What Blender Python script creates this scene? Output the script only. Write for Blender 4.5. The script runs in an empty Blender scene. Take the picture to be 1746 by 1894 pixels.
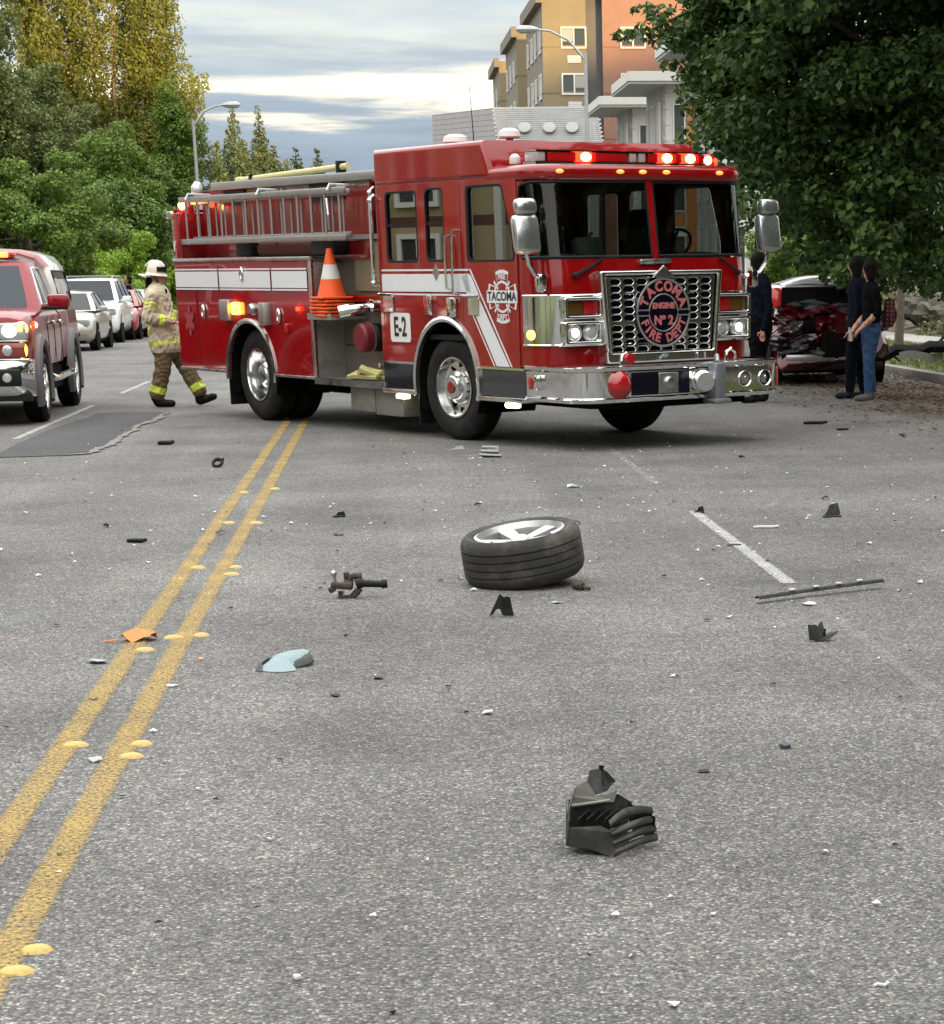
import bpy, bmesh, math, random
import numpy as np
from math import sin, cos, pi, radians, sqrt, atan2
from mathutils import Vector, Matrix, Euler
from mathutils.geometry import tessellate_polygon
random.seed(7); RNG = np.random.default_rng(7)
scene = bpy.context.scene
COL = scene.collection

# ------------------------------------------------------------------ camera
cam = bpy.data.cameras.new('camera'); cam_o = bpy.data.objects.new('camera', cam); COL.objects.link(cam_o)
CAM_H, PITCH, ROLL = 1.58, 0.3004, 0.0114
cam.sensor_fit = 'HORIZONTAL'; cam.sensor_width = 36.0
cam.lens = 36.0 * 3990.6 / 1746.0
cam.shift_x = (873.0 - 1198.9) / 1746.0
cam.shift_y = (1748.5 - 947.0) / 1746.0
cam.clip_start = 0.1; cam.clip_end = 4000.0
_fw = Vector((0, cos(PITCH), -sin(PITCH))); _up = Vector((0, sin(PITCH), cos(PITCH))); _rt = Vector((1, 0, 0))
_R = _rt * cos(ROLL) - _up * sin(ROLL); _U = _up * cos(ROLL) + _rt * sin(ROLL)
cam_o.matrix_world = Matrix(((_R.x, _U.x, -_fw.x, 0), (_R.y, _U.y, -_fw.y, 0), (_R.z, _U.z, -_fw.z, CAM_H), (0, 0, 0, 1)))
scene.camera = cam_o

# ------------------------------------------------------------------ sky and sun
SUN_EL, SUN_AZ = radians(4.5), (0.5, -0.866)          # low evening sun, behind the photographer to the right
world = bpy.data.worlds.new('World'); scene.world = world; world.use_nodes = True
wn = world.node_tree.nodes; wl = world.node_tree.links
for n in list(wn): wn.remove(n)
w_out = wn.new('ShaderNodeOutputWorld'); w_bg = wn.new('ShaderNodeBackground'); wl.new(w_bg.outputs[0], w_out.inputs[0])
sky = wn.new('ShaderNodeTexSky'); sky.sky_type = 'NISHITA'; sky.sun_disc = False
sky.sun_elevation = SUN_EL; sky.sun_rotation = atan2(SUN_AZ[0], SUN_AZ[1]); sky.air_density = 1.0; sky.dust_density = 1.0
def wmath(op, a, b=None, clamp=False):
    n = wn.new('ShaderNodeMath'); n.operation = op; n.use_clamp = clamp
    for i, v in enumerate((a, b)):
        if v is None: continue
        if isinstance(v, (int, float)): n.inputs[i].default_value = v
        else: wl.new(v, n.inputs[i])
    return n.outputs[0]
tc = wn.new('ShaderNodeTexCoord'); sep = wn.new('ShaderNodeSeparateXYZ'); wl.new(tc.outputs['Generated'], sep.inputs[0])
zc = wmath('MAXIMUM', sep.outputs[2], 0.0)
den = wmath('ADD', zc, 0.035)
cmb = wn.new('ShaderNodeCombineXYZ'); wl.new(wmath('DIVIDE', sep.outputs[0], den), cmb.inputs[0]); wl.new(wmath('DIVIDE', sep.outputs[1], den), cmb.inputs[1])
nz = wn.new('ShaderNodeTexNoise'); nz.inputs['Scale'].default_value = 0.5; nz.inputs['Detail'].default_value = 8; nz.inputs['Roughness'].default_value = 0.56
nz.inputs['Distortion'].default_value = 0.25
wl.new(cmb.outputs[0], nz.inputs['Vector'])
# cloud deck: layered greys, paler breaks; a clear pale strip low down and a slate bank under it
elev = wmath('ADD', zc, wmath('MULTIPLY', wmath('SUBTRACT', nz.outputs['Fac'], 0.5), 0.075))
ramp = wn.new('ShaderNodeValToRGB'); wl.new(wmath('MULTIPLY', elev, 4.0), ramp.inputs[0])
cr = ramp.color_ramp; cr.interpolation = 'EASE'
STOPS = [(0.0, (.40, .46, .54)), (0.18, (.26, .33, .43)), (0.262, (.30, .37, .46)), (0.297, (1.15, 1.02, .78)), (0.335, (.86, .82, .70)), (0.37, (.36, .42, .48)),
         (0.41, (.56, .59, .58)), (0.46, (.46, .53, .58)), (0.56, (.66, .68, .66)), (1.0, (.78, .78, .76))]
cr.elements[0].position = STOPS[0][0]; cr.elements[0].color = (*STOPS[0][1], 1)
cr.elements[1].position = STOPS[-1][0]; cr.elements[1].color = (*STOPS[-1][1], 1)
for p_, c_ in STOPS[1:-1]:
    e_ = cr.elements.new(p_); e_.color = (*c_, 1)
# overcast luminance law: an even cloud deck is brighter overhead than at the horizon
nz2 = wn.new('ShaderNodeTexNoise'); nz2.inputs['Scale'].default_value = 1.15; nz2.inputs['Detail'].default_value = 9; nz2.inputs['Roughness'].default_value = 0.6; nz2.inputs['Distortion'].default_value = 0.6
wl.new(cmb.outputs[0], nz2.inputs['Vector'])
puff = wmath('ADD', 0.70, wmath('MULTIPLY', nz2.outputs['Fac'], 0.66))
lum = wmath('MULTIPLY', puff, wmath('ADD', 1.0, wmath('MULTIPLY', zc, 3.4)))
sc_ = wn.new('ShaderNodeVectorMath'); sc_.operation = 'SCALE'; wl.new(ramp.outputs[0], sc_.inputs[0]); wl.new(lum, sc_.inputs[3])
sk = wn.new('ShaderNodeVectorMath'); sk.operation = 'SCALE'; wl.new(sky.outputs[0], sk.inputs[0]); sk.inputs[3].default_value = 0.10
mixs = wn.new('ShaderNodeMix'); mixs.data_type = 'RGBA'; mixs.inputs['Factor'].default_value = 0.88
wl.new(sk.outputs[0], mixs.inputs['A']); wl.new(sc_.outputs[0], mixs.inputs['B'])
wl.new(mixs.outputs['Result'], w_bg.inputs[0]); w_bg.inputs[1].default_value = 1.0

sun_d = bpy.data.lights.new('sun', 'SUN'); sun_d.energy = 5.0; sun_d.angle = radians(0.6); sun_d.color = (1.0, .66, .27)
sun_o = bpy.data.objects.new('sun', sun_d); COL.objects.link(sun_o)
_sd = Vector((-SUN_AZ[0] * cos(SUN_EL), -SUN_AZ[1] * cos(SUN_EL), -sin(SUN_EL)))
sun_o.rotation_euler = _sd.to_track_quat('-Z', 'Y').to_euler(); sun_o.location = (40, -70, 40)
vs = scene.view_settings; vs.view_transform = 'Standard'; vs.look = 'None'; vs.exposure = 0.2; vs.gamma = 1.0; vs.use_curve_mapping = False
scene.cycles.use_denoising = True; scene.cycles.use_adaptive_sampling = True; scene.cycles.adaptive_threshold = 0.025
scene.cycles.max_bounces = 5; scene.cycles.diffuse_bounces = 3; scene.cycles.glossy_bounces = 3; scene.cycles.transmission_bounces = 3; scene.cycles.transparent_max_bounces = 8; scene.cycles.caustics_reflective = False; scene.cycles.caustics_refractive = False
scene.cycles.sample_clamp_indirect = 6.0

# ------------------------------------------------------------------ placing
ROAD_A = radians(6.48)
RD = Vector((-sin(ROAD_A), cos(ROAD_A), 0)); RN = Vector((cos(ROAD_A), sin(ROAD_A), 0))
def rp(s, t, z=0.0):                       # road frame: s metres to the right, t metres along
    v = RN * s + RD * t; return Vector((v.x, v.y, z))
def px_ray(px, py): return _fw + _R * ((px - 1198.9) / 3990.6) - _U * ((py - 1748.5) / 3990.6)
def gp(px, py, z=0.0):                     # photo pixel -> the spot on the ground that it shows
    d = px_ray(px, py); k = (z - CAM_H) / d.z; return Vector((d.x * k, d.y * k, z))
def at(px, py, Y):                         # photo pixel at a known distance
    d = px_ray(px, py); k = Y / d.y; return Vector((d.x * k, Y, CAM_H + d.z * k))
ROAD_YAW = ROAD_A                          # local +y runs along the road

# ------------------------------------------------------------------ materials
MATS = {}
def nt(m):
    m.use_nodes = True; return m.node_tree.nodes, m.node_tree.links, m.node_tree.nodes['Principled BSDF']
def mat(name, col, rough=.5, metal=0., coat=0., emit=None, estr=0., var=0., vscale=8., bump=0., bscale=60., trans=0., alpha=1., spec=.5, ior=1.45, dirt=None, dscale=3., damt=.5, rvar=0.):
    if name in MATS: return MATS[name]
    m = bpy.data.materials.new(name); N, L, b = nt(m)
    b.inputs['Base Color'].default_value = (*col, 1); b.inputs['Roughness'].default_value = rough; b.inputs['Metallic'].default_value = metal
    b.inputs['Coat Weight'].default_value = coat; b.inputs['Coat Roughness'].default_value = .04
    b.inputs['Specular IOR Level'].default_value = spec; b.inputs['IOR'].default_value = ior
    b.inputs['Transmission Weight'].default_value = trans; b.inputs['Alpha'].default_value = alpha
    if emit: b.inputs['Emission Color'].default_value = (*emit, 1); b.inputs['Emission Strength'].default_value = estr
    if var or bump or dirt or rvar:
        t = N.new('ShaderNodeTexCoord')
    if var or rvar:
        n = N.new('ShaderNodeTexNoise'); n.inputs['Scale'].default_value = vscale; n.inputs['Detail'].default_value = 6; L.new(t.outputs['Object'], n.inputs['Vector'])
    if rvar:
        mr = N.new('ShaderNodeMapRange'); mr.inputs[1].default_value = .3; mr.inputs[2].default_value = .7; mr.inputs[3].default_value = max(.02, rough - rvar); mr.inputs[4].default_value = rough + rvar
        L.new(n.outputs['Fac'], mr.inputs[0]); L.new(mr.outputs[0], b.inputs['Roughness'])
    last = None
    if var:
        x = N.new('ShaderNodeMix'); x.data_type = 'RGBA'
        x.inputs['A'].default_value = (*[c * (1 - var) for c in col], 1); x.inputs['B'].default_value = (*[min(1, c * (1 + var)) for c in col], 1)
        L.new(n.outputs['Fac'], x.inputs['Factor']); last = x.outputs['Result']; L.new(last, b.inputs['Base Color'])
    if dirt:
        n3 = N.new('ShaderNodeTexNoise'); n3.inputs['Scale'].default_value = dscale; n3.inputs['Detail'].default_value = 8; n3.inputs['Roughness'].default_value = .7; L.new(t.outputs['Object'], n3.inputs['Vector'])
        r3 = N.new('ShaderNodeMapRange'); r3.inputs[1].default_value = .48; r3.inputs[2].default_value = .7; r3.inputs[4].default_value = damt; L.new(n3.outputs['Fac'], r3.inputs[0])
        x2 = N.new('ShaderNodeMix'); x2.data_type = 'RGBA'; x2.inputs['A'].default_value = (*col, 1); x2.inputs['B'].default_value = (*dirt, 1)
        if last: L.new(last, x2.inputs['A'])
        L.new(r3.outputs[0], x2.inputs['Factor']); L.new(x2.outputs['Result'], b.inputs['Base Color'])
    if bump:
        n2 = N.new('ShaderNodeTexNoise'); n2.inputs['Scale'].default_value = bscale; n2.inputs['Detail'].default_value = 4; L.new(t.outputs['Object'], n2.inputs['Vector'])
        bp = N.new('ShaderNodeBump'); bp.inputs['Strength'].default_value = bump; bp.inputs['Distance'].default_value = .02; L.new(n2.outputs['Fac'], bp.inputs['Height']); L.new(bp.outputs[0], b.inputs['Normal'])
    MATS[name] = m; return m
def leafmat(name, c1, c2, trans=.35, rough=.5):
    if name in MATS: return MATS[name]
    m = bpy.data.materials.new(name); N, L, b = nt(m)
    g = N.new('ShaderNodeNewGeometry'); r = N.new('ShaderNodeValToRGB'); L.new(g.outputs['Random Per Island'], r.inputs[0])
    r.color_ramp.elements[0].color = (*c1, 1); r.color_ramp.elements[1].color = (*c2, 1)
    b.inputs['Roughness'].default_value = rough; b.inputs['Specular IOR Level'].default_value = .35
    L.new(r.outputs[0], b.inputs['Base Color'])
    tr = N.new('ShaderNodeBsdfTranslucent'); L.new(r.outputs[0], tr.inputs[0])
    mx = N.new('ShaderNodeMixShader'); mx.inputs[0].default_value = trans; L.new(b.outputs[0], mx.inputs[1]); L.new(tr.outputs[0], mx.inputs[2])
    L.new(mx.outputs[0], N['Material Output'].inputs[0]); MATS[name] = m; return m
def glassmat(name, tint=(.5, .55, .55), mixf=.55, rough=.0):
    # tinted vehicle glass: real see-through with a mirror-like surface
    if name in MATS: return MATS[name]
    m = bpy.data.materials.new(name); N, L, b = nt(m)
    t = N.new('ShaderNodeBsdfTransparent'); t.inputs[0].default_value = (*tint, 1)
    g = N.new('ShaderNodeBsdfGlossy'); g.inputs['Roughness'].default_value = rough
    f = N.new('ShaderNodeFresnel'); f.inputs[0].default_value = 1.5
    ml = N.new('ShaderNodeMath'); ml.operation = 'MULTIPLY_ADD'; L.new(f.outputs[0], ml.inputs[0]); ml.inputs[1].default_value = 1.0; ml.inputs[2].default_value = mixf
    ml.use_clamp = True
    x = N.new('ShaderNodeMixShader'); L.new(ml.outputs[0], x.inputs[0]); L.new(t.outputs[0], x.inputs[1]); L.new(g.outputs[0], x.inputs[2])
    L.new(x.outputs[0], N['Material Output'].inputs[0]); MATS[name] = m; return m

# ------------------------------------------------------------------ objects
def tag(o, label=None, cat=None, group=None, kind=None):
    if label: o['label'] = label
    if cat: o['category'] = cat
    if group: o['group'] = group
    if kind: o['kind'] = kind
    return o
def thing(name, label, cat, loc=(0, 0, 0), rot=(0, 0, 0), group=None):
    o = bpy.data.objects.new(name, None); o.empty_display_size = .2; COL.objects.link(o); o.location = loc; o.rotation_euler = rot
    return tag(o, label, cat, group)
def link(name, me, parent=None, m=None):
    o = bpy.data.objects.new(name, me); COL.objects.link(o)
    if parent: o.parent = parent
    if m is not None:
        me.materials.clear(); me.materials.append(m)
    return o
def smooth_mesh(me, ang=35):
    n = len(me.polygons)
    if not n: return
    me.polygons.foreach_set('use_smooth', np.ones(n, bool))
    try: me.set_sharp_from_angle(angle=radians(ang))
    except Exception: pass
class MB:
    """collects shapes into one mesh"""
    def __init__(s): s.v = []; s.f = []; s.mi = []; s.m = 0
    def add(s, vs, fs, M=None):
        k = len(s.v)
        s.v += [tuple(M @ Vector(v)) for v in vs] if M is not None else [tuple(v) for v in vs]
        s.f += [tuple(i + k for i in f) for f in fs]; s.mi += [s.m] * len(fs); return s
    def box(s, c, d, rot=None, bev=0.):
        hx, hy, hz = d[0] / 2, d[1] / 2, d[2] / 2
        M = Matrix.Translation(c) @ (Euler(rot).to_matrix().to_4x4() if rot else Matrix())
        if bev <= 0:
            vs = [(x, y, z) for x in (-hx, hx) for y in (-hy, hy) for z in (-hz, hz)]
            fs = [(0, 1, 3, 2), (4, 6, 7, 5), (0, 4, 5, 1), (2, 3, 7, 6), (0, 2, 6, 4), (1, 5, 7, 3)]
        else:
            bm = bmesh.new(); bmesh.ops.create_cube(bm, size=1); bmesh.ops.scale(bm, vec=d, verts=bm.verts)
            bmesh.ops.bevel(bm, geom=bm.edges[:], offset=min(bev, min(d) * .49), segments=2, affect='EDGES', profile=.5)
            bm.verts.index_update(); vs = [v.co[:] for v in bm.verts]; fs = [[v.index for v in f.verts] for f in bm.faces]; bm.free()
        return s.add(vs, fs, M)
    def b2(s, a, b, bev=0.):               # box between two corners
        return s.box([(a[i] + b[i]) / 2 for i in range(3)], [abs(b[i] - a[i]) for i in range(3)], None, bev)
    def cyl(s, a, b, r0, r1=None, n=14, cap=True):
        r1 = r0 if r1 is None else r1; a = Vector(a); b = Vector(b); q = (b - a).to_track_quat('Z', 'Y')
        vs = []; fs = []
        for i in range(n):
            t = 2 * pi * i / n; d = q @ Vector((cos(t), sin(t), 0)); vs += [a + d * r0, b + d * r1]
        for i in range(n):
            j = (i + 1) % n; fs.append((2 * i, 2 * j, 2 * j + 1, 2 * i + 1))
        if cap: fs.append(tuple(range(2 * n - 2, -1, -2))); fs.append(tuple(range(1, 2 * n, 2)))
        return s.add(vs, fs)
    def tube(s, pts, r, n=8, cap=True):
        pts = [Vector(p) for p in pts]; rs = r if isinstance(r, (list, tuple)) else [r] * len(pts); vs = []; fs = []
        prev = None
        for i, p in enumerate(pts):
            d = (pts[min(i + 1, len(pts) - 1)] - pts[max(i - 1, 0)])
            d = d.normalized() if d.length > 1e-9 else Vector((0, 0, 1))
            if prev is None:
                u = d.orthogonal().normalized()
            else:
                u = prev - d * prev.dot(d); u = u.normalized() if u.length > 1e-6 else d.orthogonal().normalized()
            prev = u; w = d.cross(u)
            vs += [p + (u * cos(2 * pi * k / n) + w * sin(2 * pi * k / n)) * rs[i] for k in range(n)]
        for i in range(len(pts) - 1):
            for k in range(n):
                a = i * n + k; b = i * n + (k + 1) % n; fs.append((a, b, b + n, a + n))
        if cap: fs.append(tuple(range(n - 1, -1, -1))); fs.append(tuple(range((len(pts) - 1) * n, len(pts) * n)))
        return s.add(vs, fs)
    def lathe(s, prof, c=(0, 0, 0), axis=(0, 0, 1), n=32, M=None):   # prof: (radius, height along axis)
        q = Vector(axis).to_track_quat('Z', 'Y'); c = Vector(c); vs = []; fs = []
        for r, hh in prof:
            for k in range(n): vs.append(c + q @ Vector((r * cos(2 * pi * k / n), r * sin(2 * pi * k / n), hh)))
        for i in range(len(prof) - 1):
            for k in range(n):
                a = i * n + k; b = i * n + (k + 1) % n; fs.append((a, b, b + n, a + n))
        return s.add(vs, fs, M)
    def ball(s, c, r, n=12, m=8):
        r = (r, r, r) if isinstance(r, (int, float)) else r; vs = [(c[0], c[1], c[2] - r[2])]; fs = []
        for i in range(1, m):
            p = -pi / 2 + pi * i / m
            for k in range(n): vs.append((c[0] + r[0] * cos(p) * cos(2 * pi * k / n), c[1] + r[1] * cos(p) * sin(2 * pi * k / n), c[2] + r[2] * sin(p)))
        vs.append((c[0], c[1], c[2] + r[2])); e = len(vs) - 1
        for k in range(n): fs.append((0, 1 + (k + 1) % n, 1 + k)); fs.append((e, e - n + k, e - n + (k + 1) % n))
        for i in range(m - 2):
            for k in range(n):
                a = 1 + i * n + k; b = 1 + i * n + (k + 1) % n; fs.append((a, b, b + n, a + n))
        return s.add(vs, fs)
    def grid(s, fn, nu, nv, us=None, vs_=None):
        us = us or [i / nu for i in range(nu + 1)]; vv = vs_ or [j / nv for j in range(nv + 1)]
        P = [fn(u, v) for v in vv for u in us]; w = len(us)
        return s.add(P, [(j * w + i, j * w + i + 1, (j + 1) * w + i + 1, (j + 1) * w + i) for j in range(len(vv) - 1) for i in range(w - 1)])
    def prism(s, poly, M, thick, holes=()):  # polygon in local xy, thickness along local z
        loops = [poly] + list(holes); pts = [p for l in loops for p in l]
        tri = tessellate_polygon([[Vector((p[0], p[1], 0)) for p in l] for l in loops]); k = len(pts)
        vs = [(p[0], p[1], 0) for p in pts] + [(p[0], p[1], thick) for p in pts]
        fs = [tuple(reversed(t)) for t in tri] + [tuple(i + k for i in t) for t in tri]; o = 0
        for l in loops:
            for i in range(len(l)):
                a, b = o + i, o + (i + 1) % len(l); fs.append((a, b, b + k, a + k))
            o += len(l)
        return s.add(vs, fs, M)
    def mesh(s, name, sm=True, ang=35, fix=True):
        me = bpy.data.meshes.new(name); me.from_pydata(s.v, [], s.f)
        if any(s.mi): me.polygons.foreach_set('material_index', s.mi)
        if fix:
            bm = bmesh.new(); bm.from_mesh(me); bmesh.ops.recalc_face_normals(bm, faces=bm.faces); bm.to_mesh(me); bm.free()
        if sm: smooth_mesh(me, ang)
        return me
    def build(s, name, m, parent=None, sm=True, ang=35, fix=True):
        me = s.mesh(name, sm, ang, fix); o = link(name, me, parent)
        for x in (m if isinstance(m, (list, tuple)) else [m]): me.materials.append(x)
        return o
def rrect(u0, v0, u1, v1, r, n=5):
    out = []
    for (cx, cy, a0) in ((u1 - r, v1 - r, 0), (u0 + r, v1 - r, 90), (u0 + r, v0 + r, 180), (u1 - r, v0 + r, 270)):
        for i in range(n + 1):
            a = radians(a0 + 90 * i / n); out.append((cx + r * cos(a), cy + r * sin(a)))
    return out
def rpoly(pts, r, n=5):                     # rounded polygon
    out = []; k = len(pts)
    for i in range(k):
        p = Vector(pts[i]); a = Vector(pts[i - 1]) - p; b = Vector(pts[(i + 1) % k]) - p
        d = min(r, a.length * .45, b.length * .45); A = p + a.normalized() * d; B = p + b.normalized() * d
        for j in range(n + 1):
            t = j / n; q = A * (1 - t) ** 2 + p * 2 * t * (1 - t) + B * t * t; out.append((q.x, q.y))
    return out
def circ(cx, cy, r, n=24, a0=0., a1=360.):
    full = abs(a1 - a0) >= 359.9
    return [(cx + r * cos(radians(a0 + (a1 - a0) * i / (n if full else n - 1))), cy + r * sin(radians(a0 + (a1 - a0) * i / (n if full else n - 1)))) for i in range(n)]
def plate(mb, loops, M, thick, bev=.004, brs=2):
    """filled 2-D outlines (outer + holes) with thickness and rounded edges, put through M (or a mapping function)"""
    cu = bpy.data.curves.new('tmp', 'CURVE'); cu.dimensions = '2D'; cu.fill_mode = 'BOTH'
    cu.extrude = max(0, thick / 2 - bev); cu.bevel_depth = bev; cu.bevel_resolution = brs; cu.offset = -bev
    for l in loops:
        sp = cu.splines.new('POLY'); sp.points.add(len(l) - 1); sp.use_cyclic_u = True
        for i, p in enumerate(l): sp.points[i].co = (p[0], p[1], 0, 1)
    o = bpy.data.objects.new('tmp', cu); COL.objects.link(o); dg = bpy.context.evaluated_depsgraph_get(); me = o.evaluated_get(dg).to_mesh()
    vs = [v.co.copy() for v in me.vertices]; fs = [tuple(p.vertices) for p in me.polygons]
    o.evaluated_get(dg).to_mesh_clear(); bpy.data.objects.remove(o); bpy.data.curves.remove(cu)
    if callable(M): vs = [M(v) for v in vs]; M = None
    mb.add(vs, fs, M); return mb
def text(mb, s, size, M, thick=.004, align='CENTER', sx=1., bold=0.):
    cu = bpy.data.curves.new('tmp', 'FONT'); cu.body = s; cu.size = size; cu.align_x = align; cu.align_y = 'CENTER'; cu.extrude = thick; cu.resolution_u = 3; cu.offset = bold
    o = bpy.data.objects.new('tmp', cu); COL.objects.link(o); dg = bpy.context.evaluated_depsgraph_get(); me = o.evaluated_get(dg).to_mesh()
    vs = [Vector((v.co.x * sx, v.co.y, v.co.z)) for v in me.vertices]; fs = [tuple(p.vertices) for p in me.polygons]
    o.evaluated_get(dg).to_mesh_clear(); bpy.data.objects.remove(o); bpy.data.curves.remove(cu)
    mb.add(vs, fs, M); return mb
def frame(o, u, v):                         # matrix taking local x,y,z to u,v,u x v at o
    u = Vector(u).normalized(); v = Vector(v).normalized(); w = u.cross(v)
    return Matrix(((u.x, v.x, w.x, o[0]), (u.y, v.y, w.y, o[1]), (u.z, v.z, w.z, o[2]), (0, 0, 0, 1)))
def copy_tree(o, parent=None):
    c = o.copy(); COL.objects.link(c); c.parent = parent
    for ch in list(o.children): copy_tree(ch, c)
    return c
# ------------------------------------------------------------------ ground, road and kerbs
def asphalt(name, dark, mid, light, scale=112., bump=.5, stain=.35):
    m = bpy.data.materials.new(name); N, L, b = nt(m); t = N.new('ShaderNodeTexCoord')
    mp = N.new('ShaderNodeMapping'); L.new(t.outputs['Object'], mp.inputs[0])
    v = N.new('ShaderNodeTexVoronoi'); v.inputs['Scale'].default_value = scale; L.new(mp.outputs[0], v.inputs['Vector'])
    sp = N.new('ShaderNodeSeparateColor'); L.new(v.outputs['Color'], sp.inputs[0])
    r = N.new('ShaderNodeValToRGB'); L.new(sp.outputs[0], r.inputs[0]); e = r.color_ramp.elements
    e[0].position = .0; e[0].color = (*dark, 1); e[1].position = 1.; e[1].color = (*light, 1)
    for p, c in ((.45, mid), (.80, [x * 1.15 for x in mid]), (.93, [x * .75 for x in light])):
        k = e.new(p); k.color = (*c, 1)
    d = N.new('ShaderNodeMapRange'); d.inputs[1].default_value = .25; d.inputs[2].default_value = .75; d.inputs[3].default_value = 1.; d.inputs[4].default_value = .45
    L.new(v.outputs['Distance'], d.inputs[0])
    n1 = N.new('ShaderNodeTexNoise'); n1.inputs['Scale'].default_value = .55; n1.inputs['Detail'].default_value = 9; n1.inputs['Roughness'].default_value = .65; L.new(mp.outputs[0], n1.inputs['Vector'])
    # wheel-path and wear streaks run along the road
    mp2 = N.new('ShaderNodeMapping'); mp2.inputs['Scale'].default_value = (1.1, .05, 1); L.new(t.outputs['Object'], mp2.inputs[0])
    n2 = N.new('ShaderNodeTexNoise'); n2.inputs['Scale'].default_value = 1.; n2.inputs['Detail'].default_value = 5; L.new(mp2.outputs[0], n2.inputs['Vector'])
    n3 = N.new('ShaderNodeTexNoise'); n3.inputs['Scale'].default_value = 14.; n3.inputs['Detail'].default_value = 6; n3.inputs['Roughness'].default_value = .7; L.new(mp.outputs[0], n3.inputs['Vector'])
    def mul(a, c2):
        x = N.new('ShaderNodeVectorMath'); x.operation = 'SCALE'; L.new(a, x.inputs[0]); L.new(c2, x.inputs[3]); return x.outputs[0]
    def mr(s_, lo, hi):
        x = N.new('ShaderNodeMapRange'); x.inputs[1].default_value = .3; x.inputs[2].default_value = .7; x.inputs[3].default_value = lo; x.inputs[4].default_value = hi; L.new(s_, x.inputs[0]); return x.outputs[0]
    c = mul(r.outputs[0], d.outputs[0]); c = mul(c, mr(n1.outputs['Fac'], 1 - stain, 1 + stain)); c = mul(c, mr(n2.outputs['Fac'], .80, 1.16)); c = mul(c, mr(n3.outputs['Fac'], .8, 1.2))
    L.new(c, b.inputs['Base Color']); b.inputs['Roughness'].default_value = .82; b.inputs['Specular IOR Level'].default_value = .35
    bp = N.new('ShaderNodeBump'); bp.inputs['Strength'].default_value = bump; bp.inputs['Distance'].default_value = .006; bp.invert = True
    L.new(v.outputs['Distance'], bp.inputs['Height']); L.new(bp.outputs[0], b.inputs['Normal'])
    return m
def paint(name, col, hw, edge=.35, wear=.52, soft=.12):
    # worn road paint: real gaps where it has flaked off and the road shows
    m = bpy.data.materials.new(name); N, L, b = nt(m); t = N.new('ShaderNodeTexCoord'); sx = N.new('ShaderNodeSeparateXYZ'); L.new(t.outputs['Object'], sx.inputs[0])
    n = N.new('ShaderNodeTexNoise'); n.inputs['Scale'].default_value = 70.; n.inputs['Detail'].default_value = 5; n.inputs['Roughness'].default_value = .7; L.new(t.outputs['Object'], n.inputs['Vector'])
    n2 = N.new('ShaderNodeTexNoise'); n2.inputs['Scale'].default_value = 3.; n2.inputs['Detail'].default_value = 4; L.new(t.outputs['Object'], n2.inputs['Vector'])
    def M_(op, a, c=None):
        x = N.new('ShaderNodeMath'); x.operation = op
        for i, q in enumerate((a, c)):
            if q is None: continue
            if isinstance(q, (int, float)): x.inputs[i].default_value = q
            else: L.new(q, x.inputs[i])
        return x.outputs[0]
    ed = M_('POWER', M_('DIVIDE', M_('ABSOLUTE', sx.outputs[0]), hw), 5.0)
    val = M_('SUBTRACT', M_('ADD', n.outputs['Fac'], M_('MULTIPLY', M_('SUBTRACT', n2.outputs['Fac'], .5), .25)), M_('MULTIPLY', ed, edge))
    mr = N.new('ShaderNodeMapRange'); mr.inputs[1].default_value = 1 - wear - soft; mr.inputs[2].default_value = 1 - wear + soft; L.new(val, mr.inputs[0])
    v = N.new('ShaderNodeTexVoronoi'); v.inputs['Scale'].default_value = 95.; L.new(t.outputs['Object'], v.inputs['Vector'])
    x = N.new('ShaderNodeMix'); x.data_type = 'RGBA'; x.inputs['A'].default_value = (*col, 1); x.inputs['B'].default_value = (*[c * .62 for c in col], 1)
    L.new(v.outputs['Distance'], x.inputs['Factor']); L.new(x.outputs['Result'], b.inputs['Base Color']); b.inputs['Roughness'].default_value = .7
    tr = N.new('ShaderNodeBsdfTransparent'); ms = N.new('ShaderNodeMixShader'); L.new(mr.outputs[0], ms.inputs[0]); L.new(tr.outputs[0], ms.inputs[1]); L.new(b.outputs[0], ms.inputs[2])
    L.new(ms.outputs[0], N['Material Output'].inputs[0]); return m
M_ASPH = asphalt('asphalt', (.082, .082, .082), (.166, .164, .159), (.45, .435, .395))
M_PATCH = asphalt('patch_asphalt', (.042, .043, .047), (.075, .076, .082), (.15, .15, .15), scale=140, bump=.2, stain=.15)
M_GRASS = mat('grass_ground', (.085, .11, .03), .9, var=.45, vscale=2.5, bump=.8, bscale=40, dirt=(.16, .13, .07), dscale=1.2, damt=.7)
M_EARTH = mat('earth_ground', (.09, .075, .05), .95, var=.4, vscale=1.5, bump=.6, bscale=12, dirt=(.06, .08, .025), dscale=.6, damt=.8)
M_CONC = mat('concrete', (.30, .29, .27), .85, var=.25, vscale=5, bump=.3, bscale=80, dirt=(.14, .13, .11), dscale=2., damt=.6)

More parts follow.
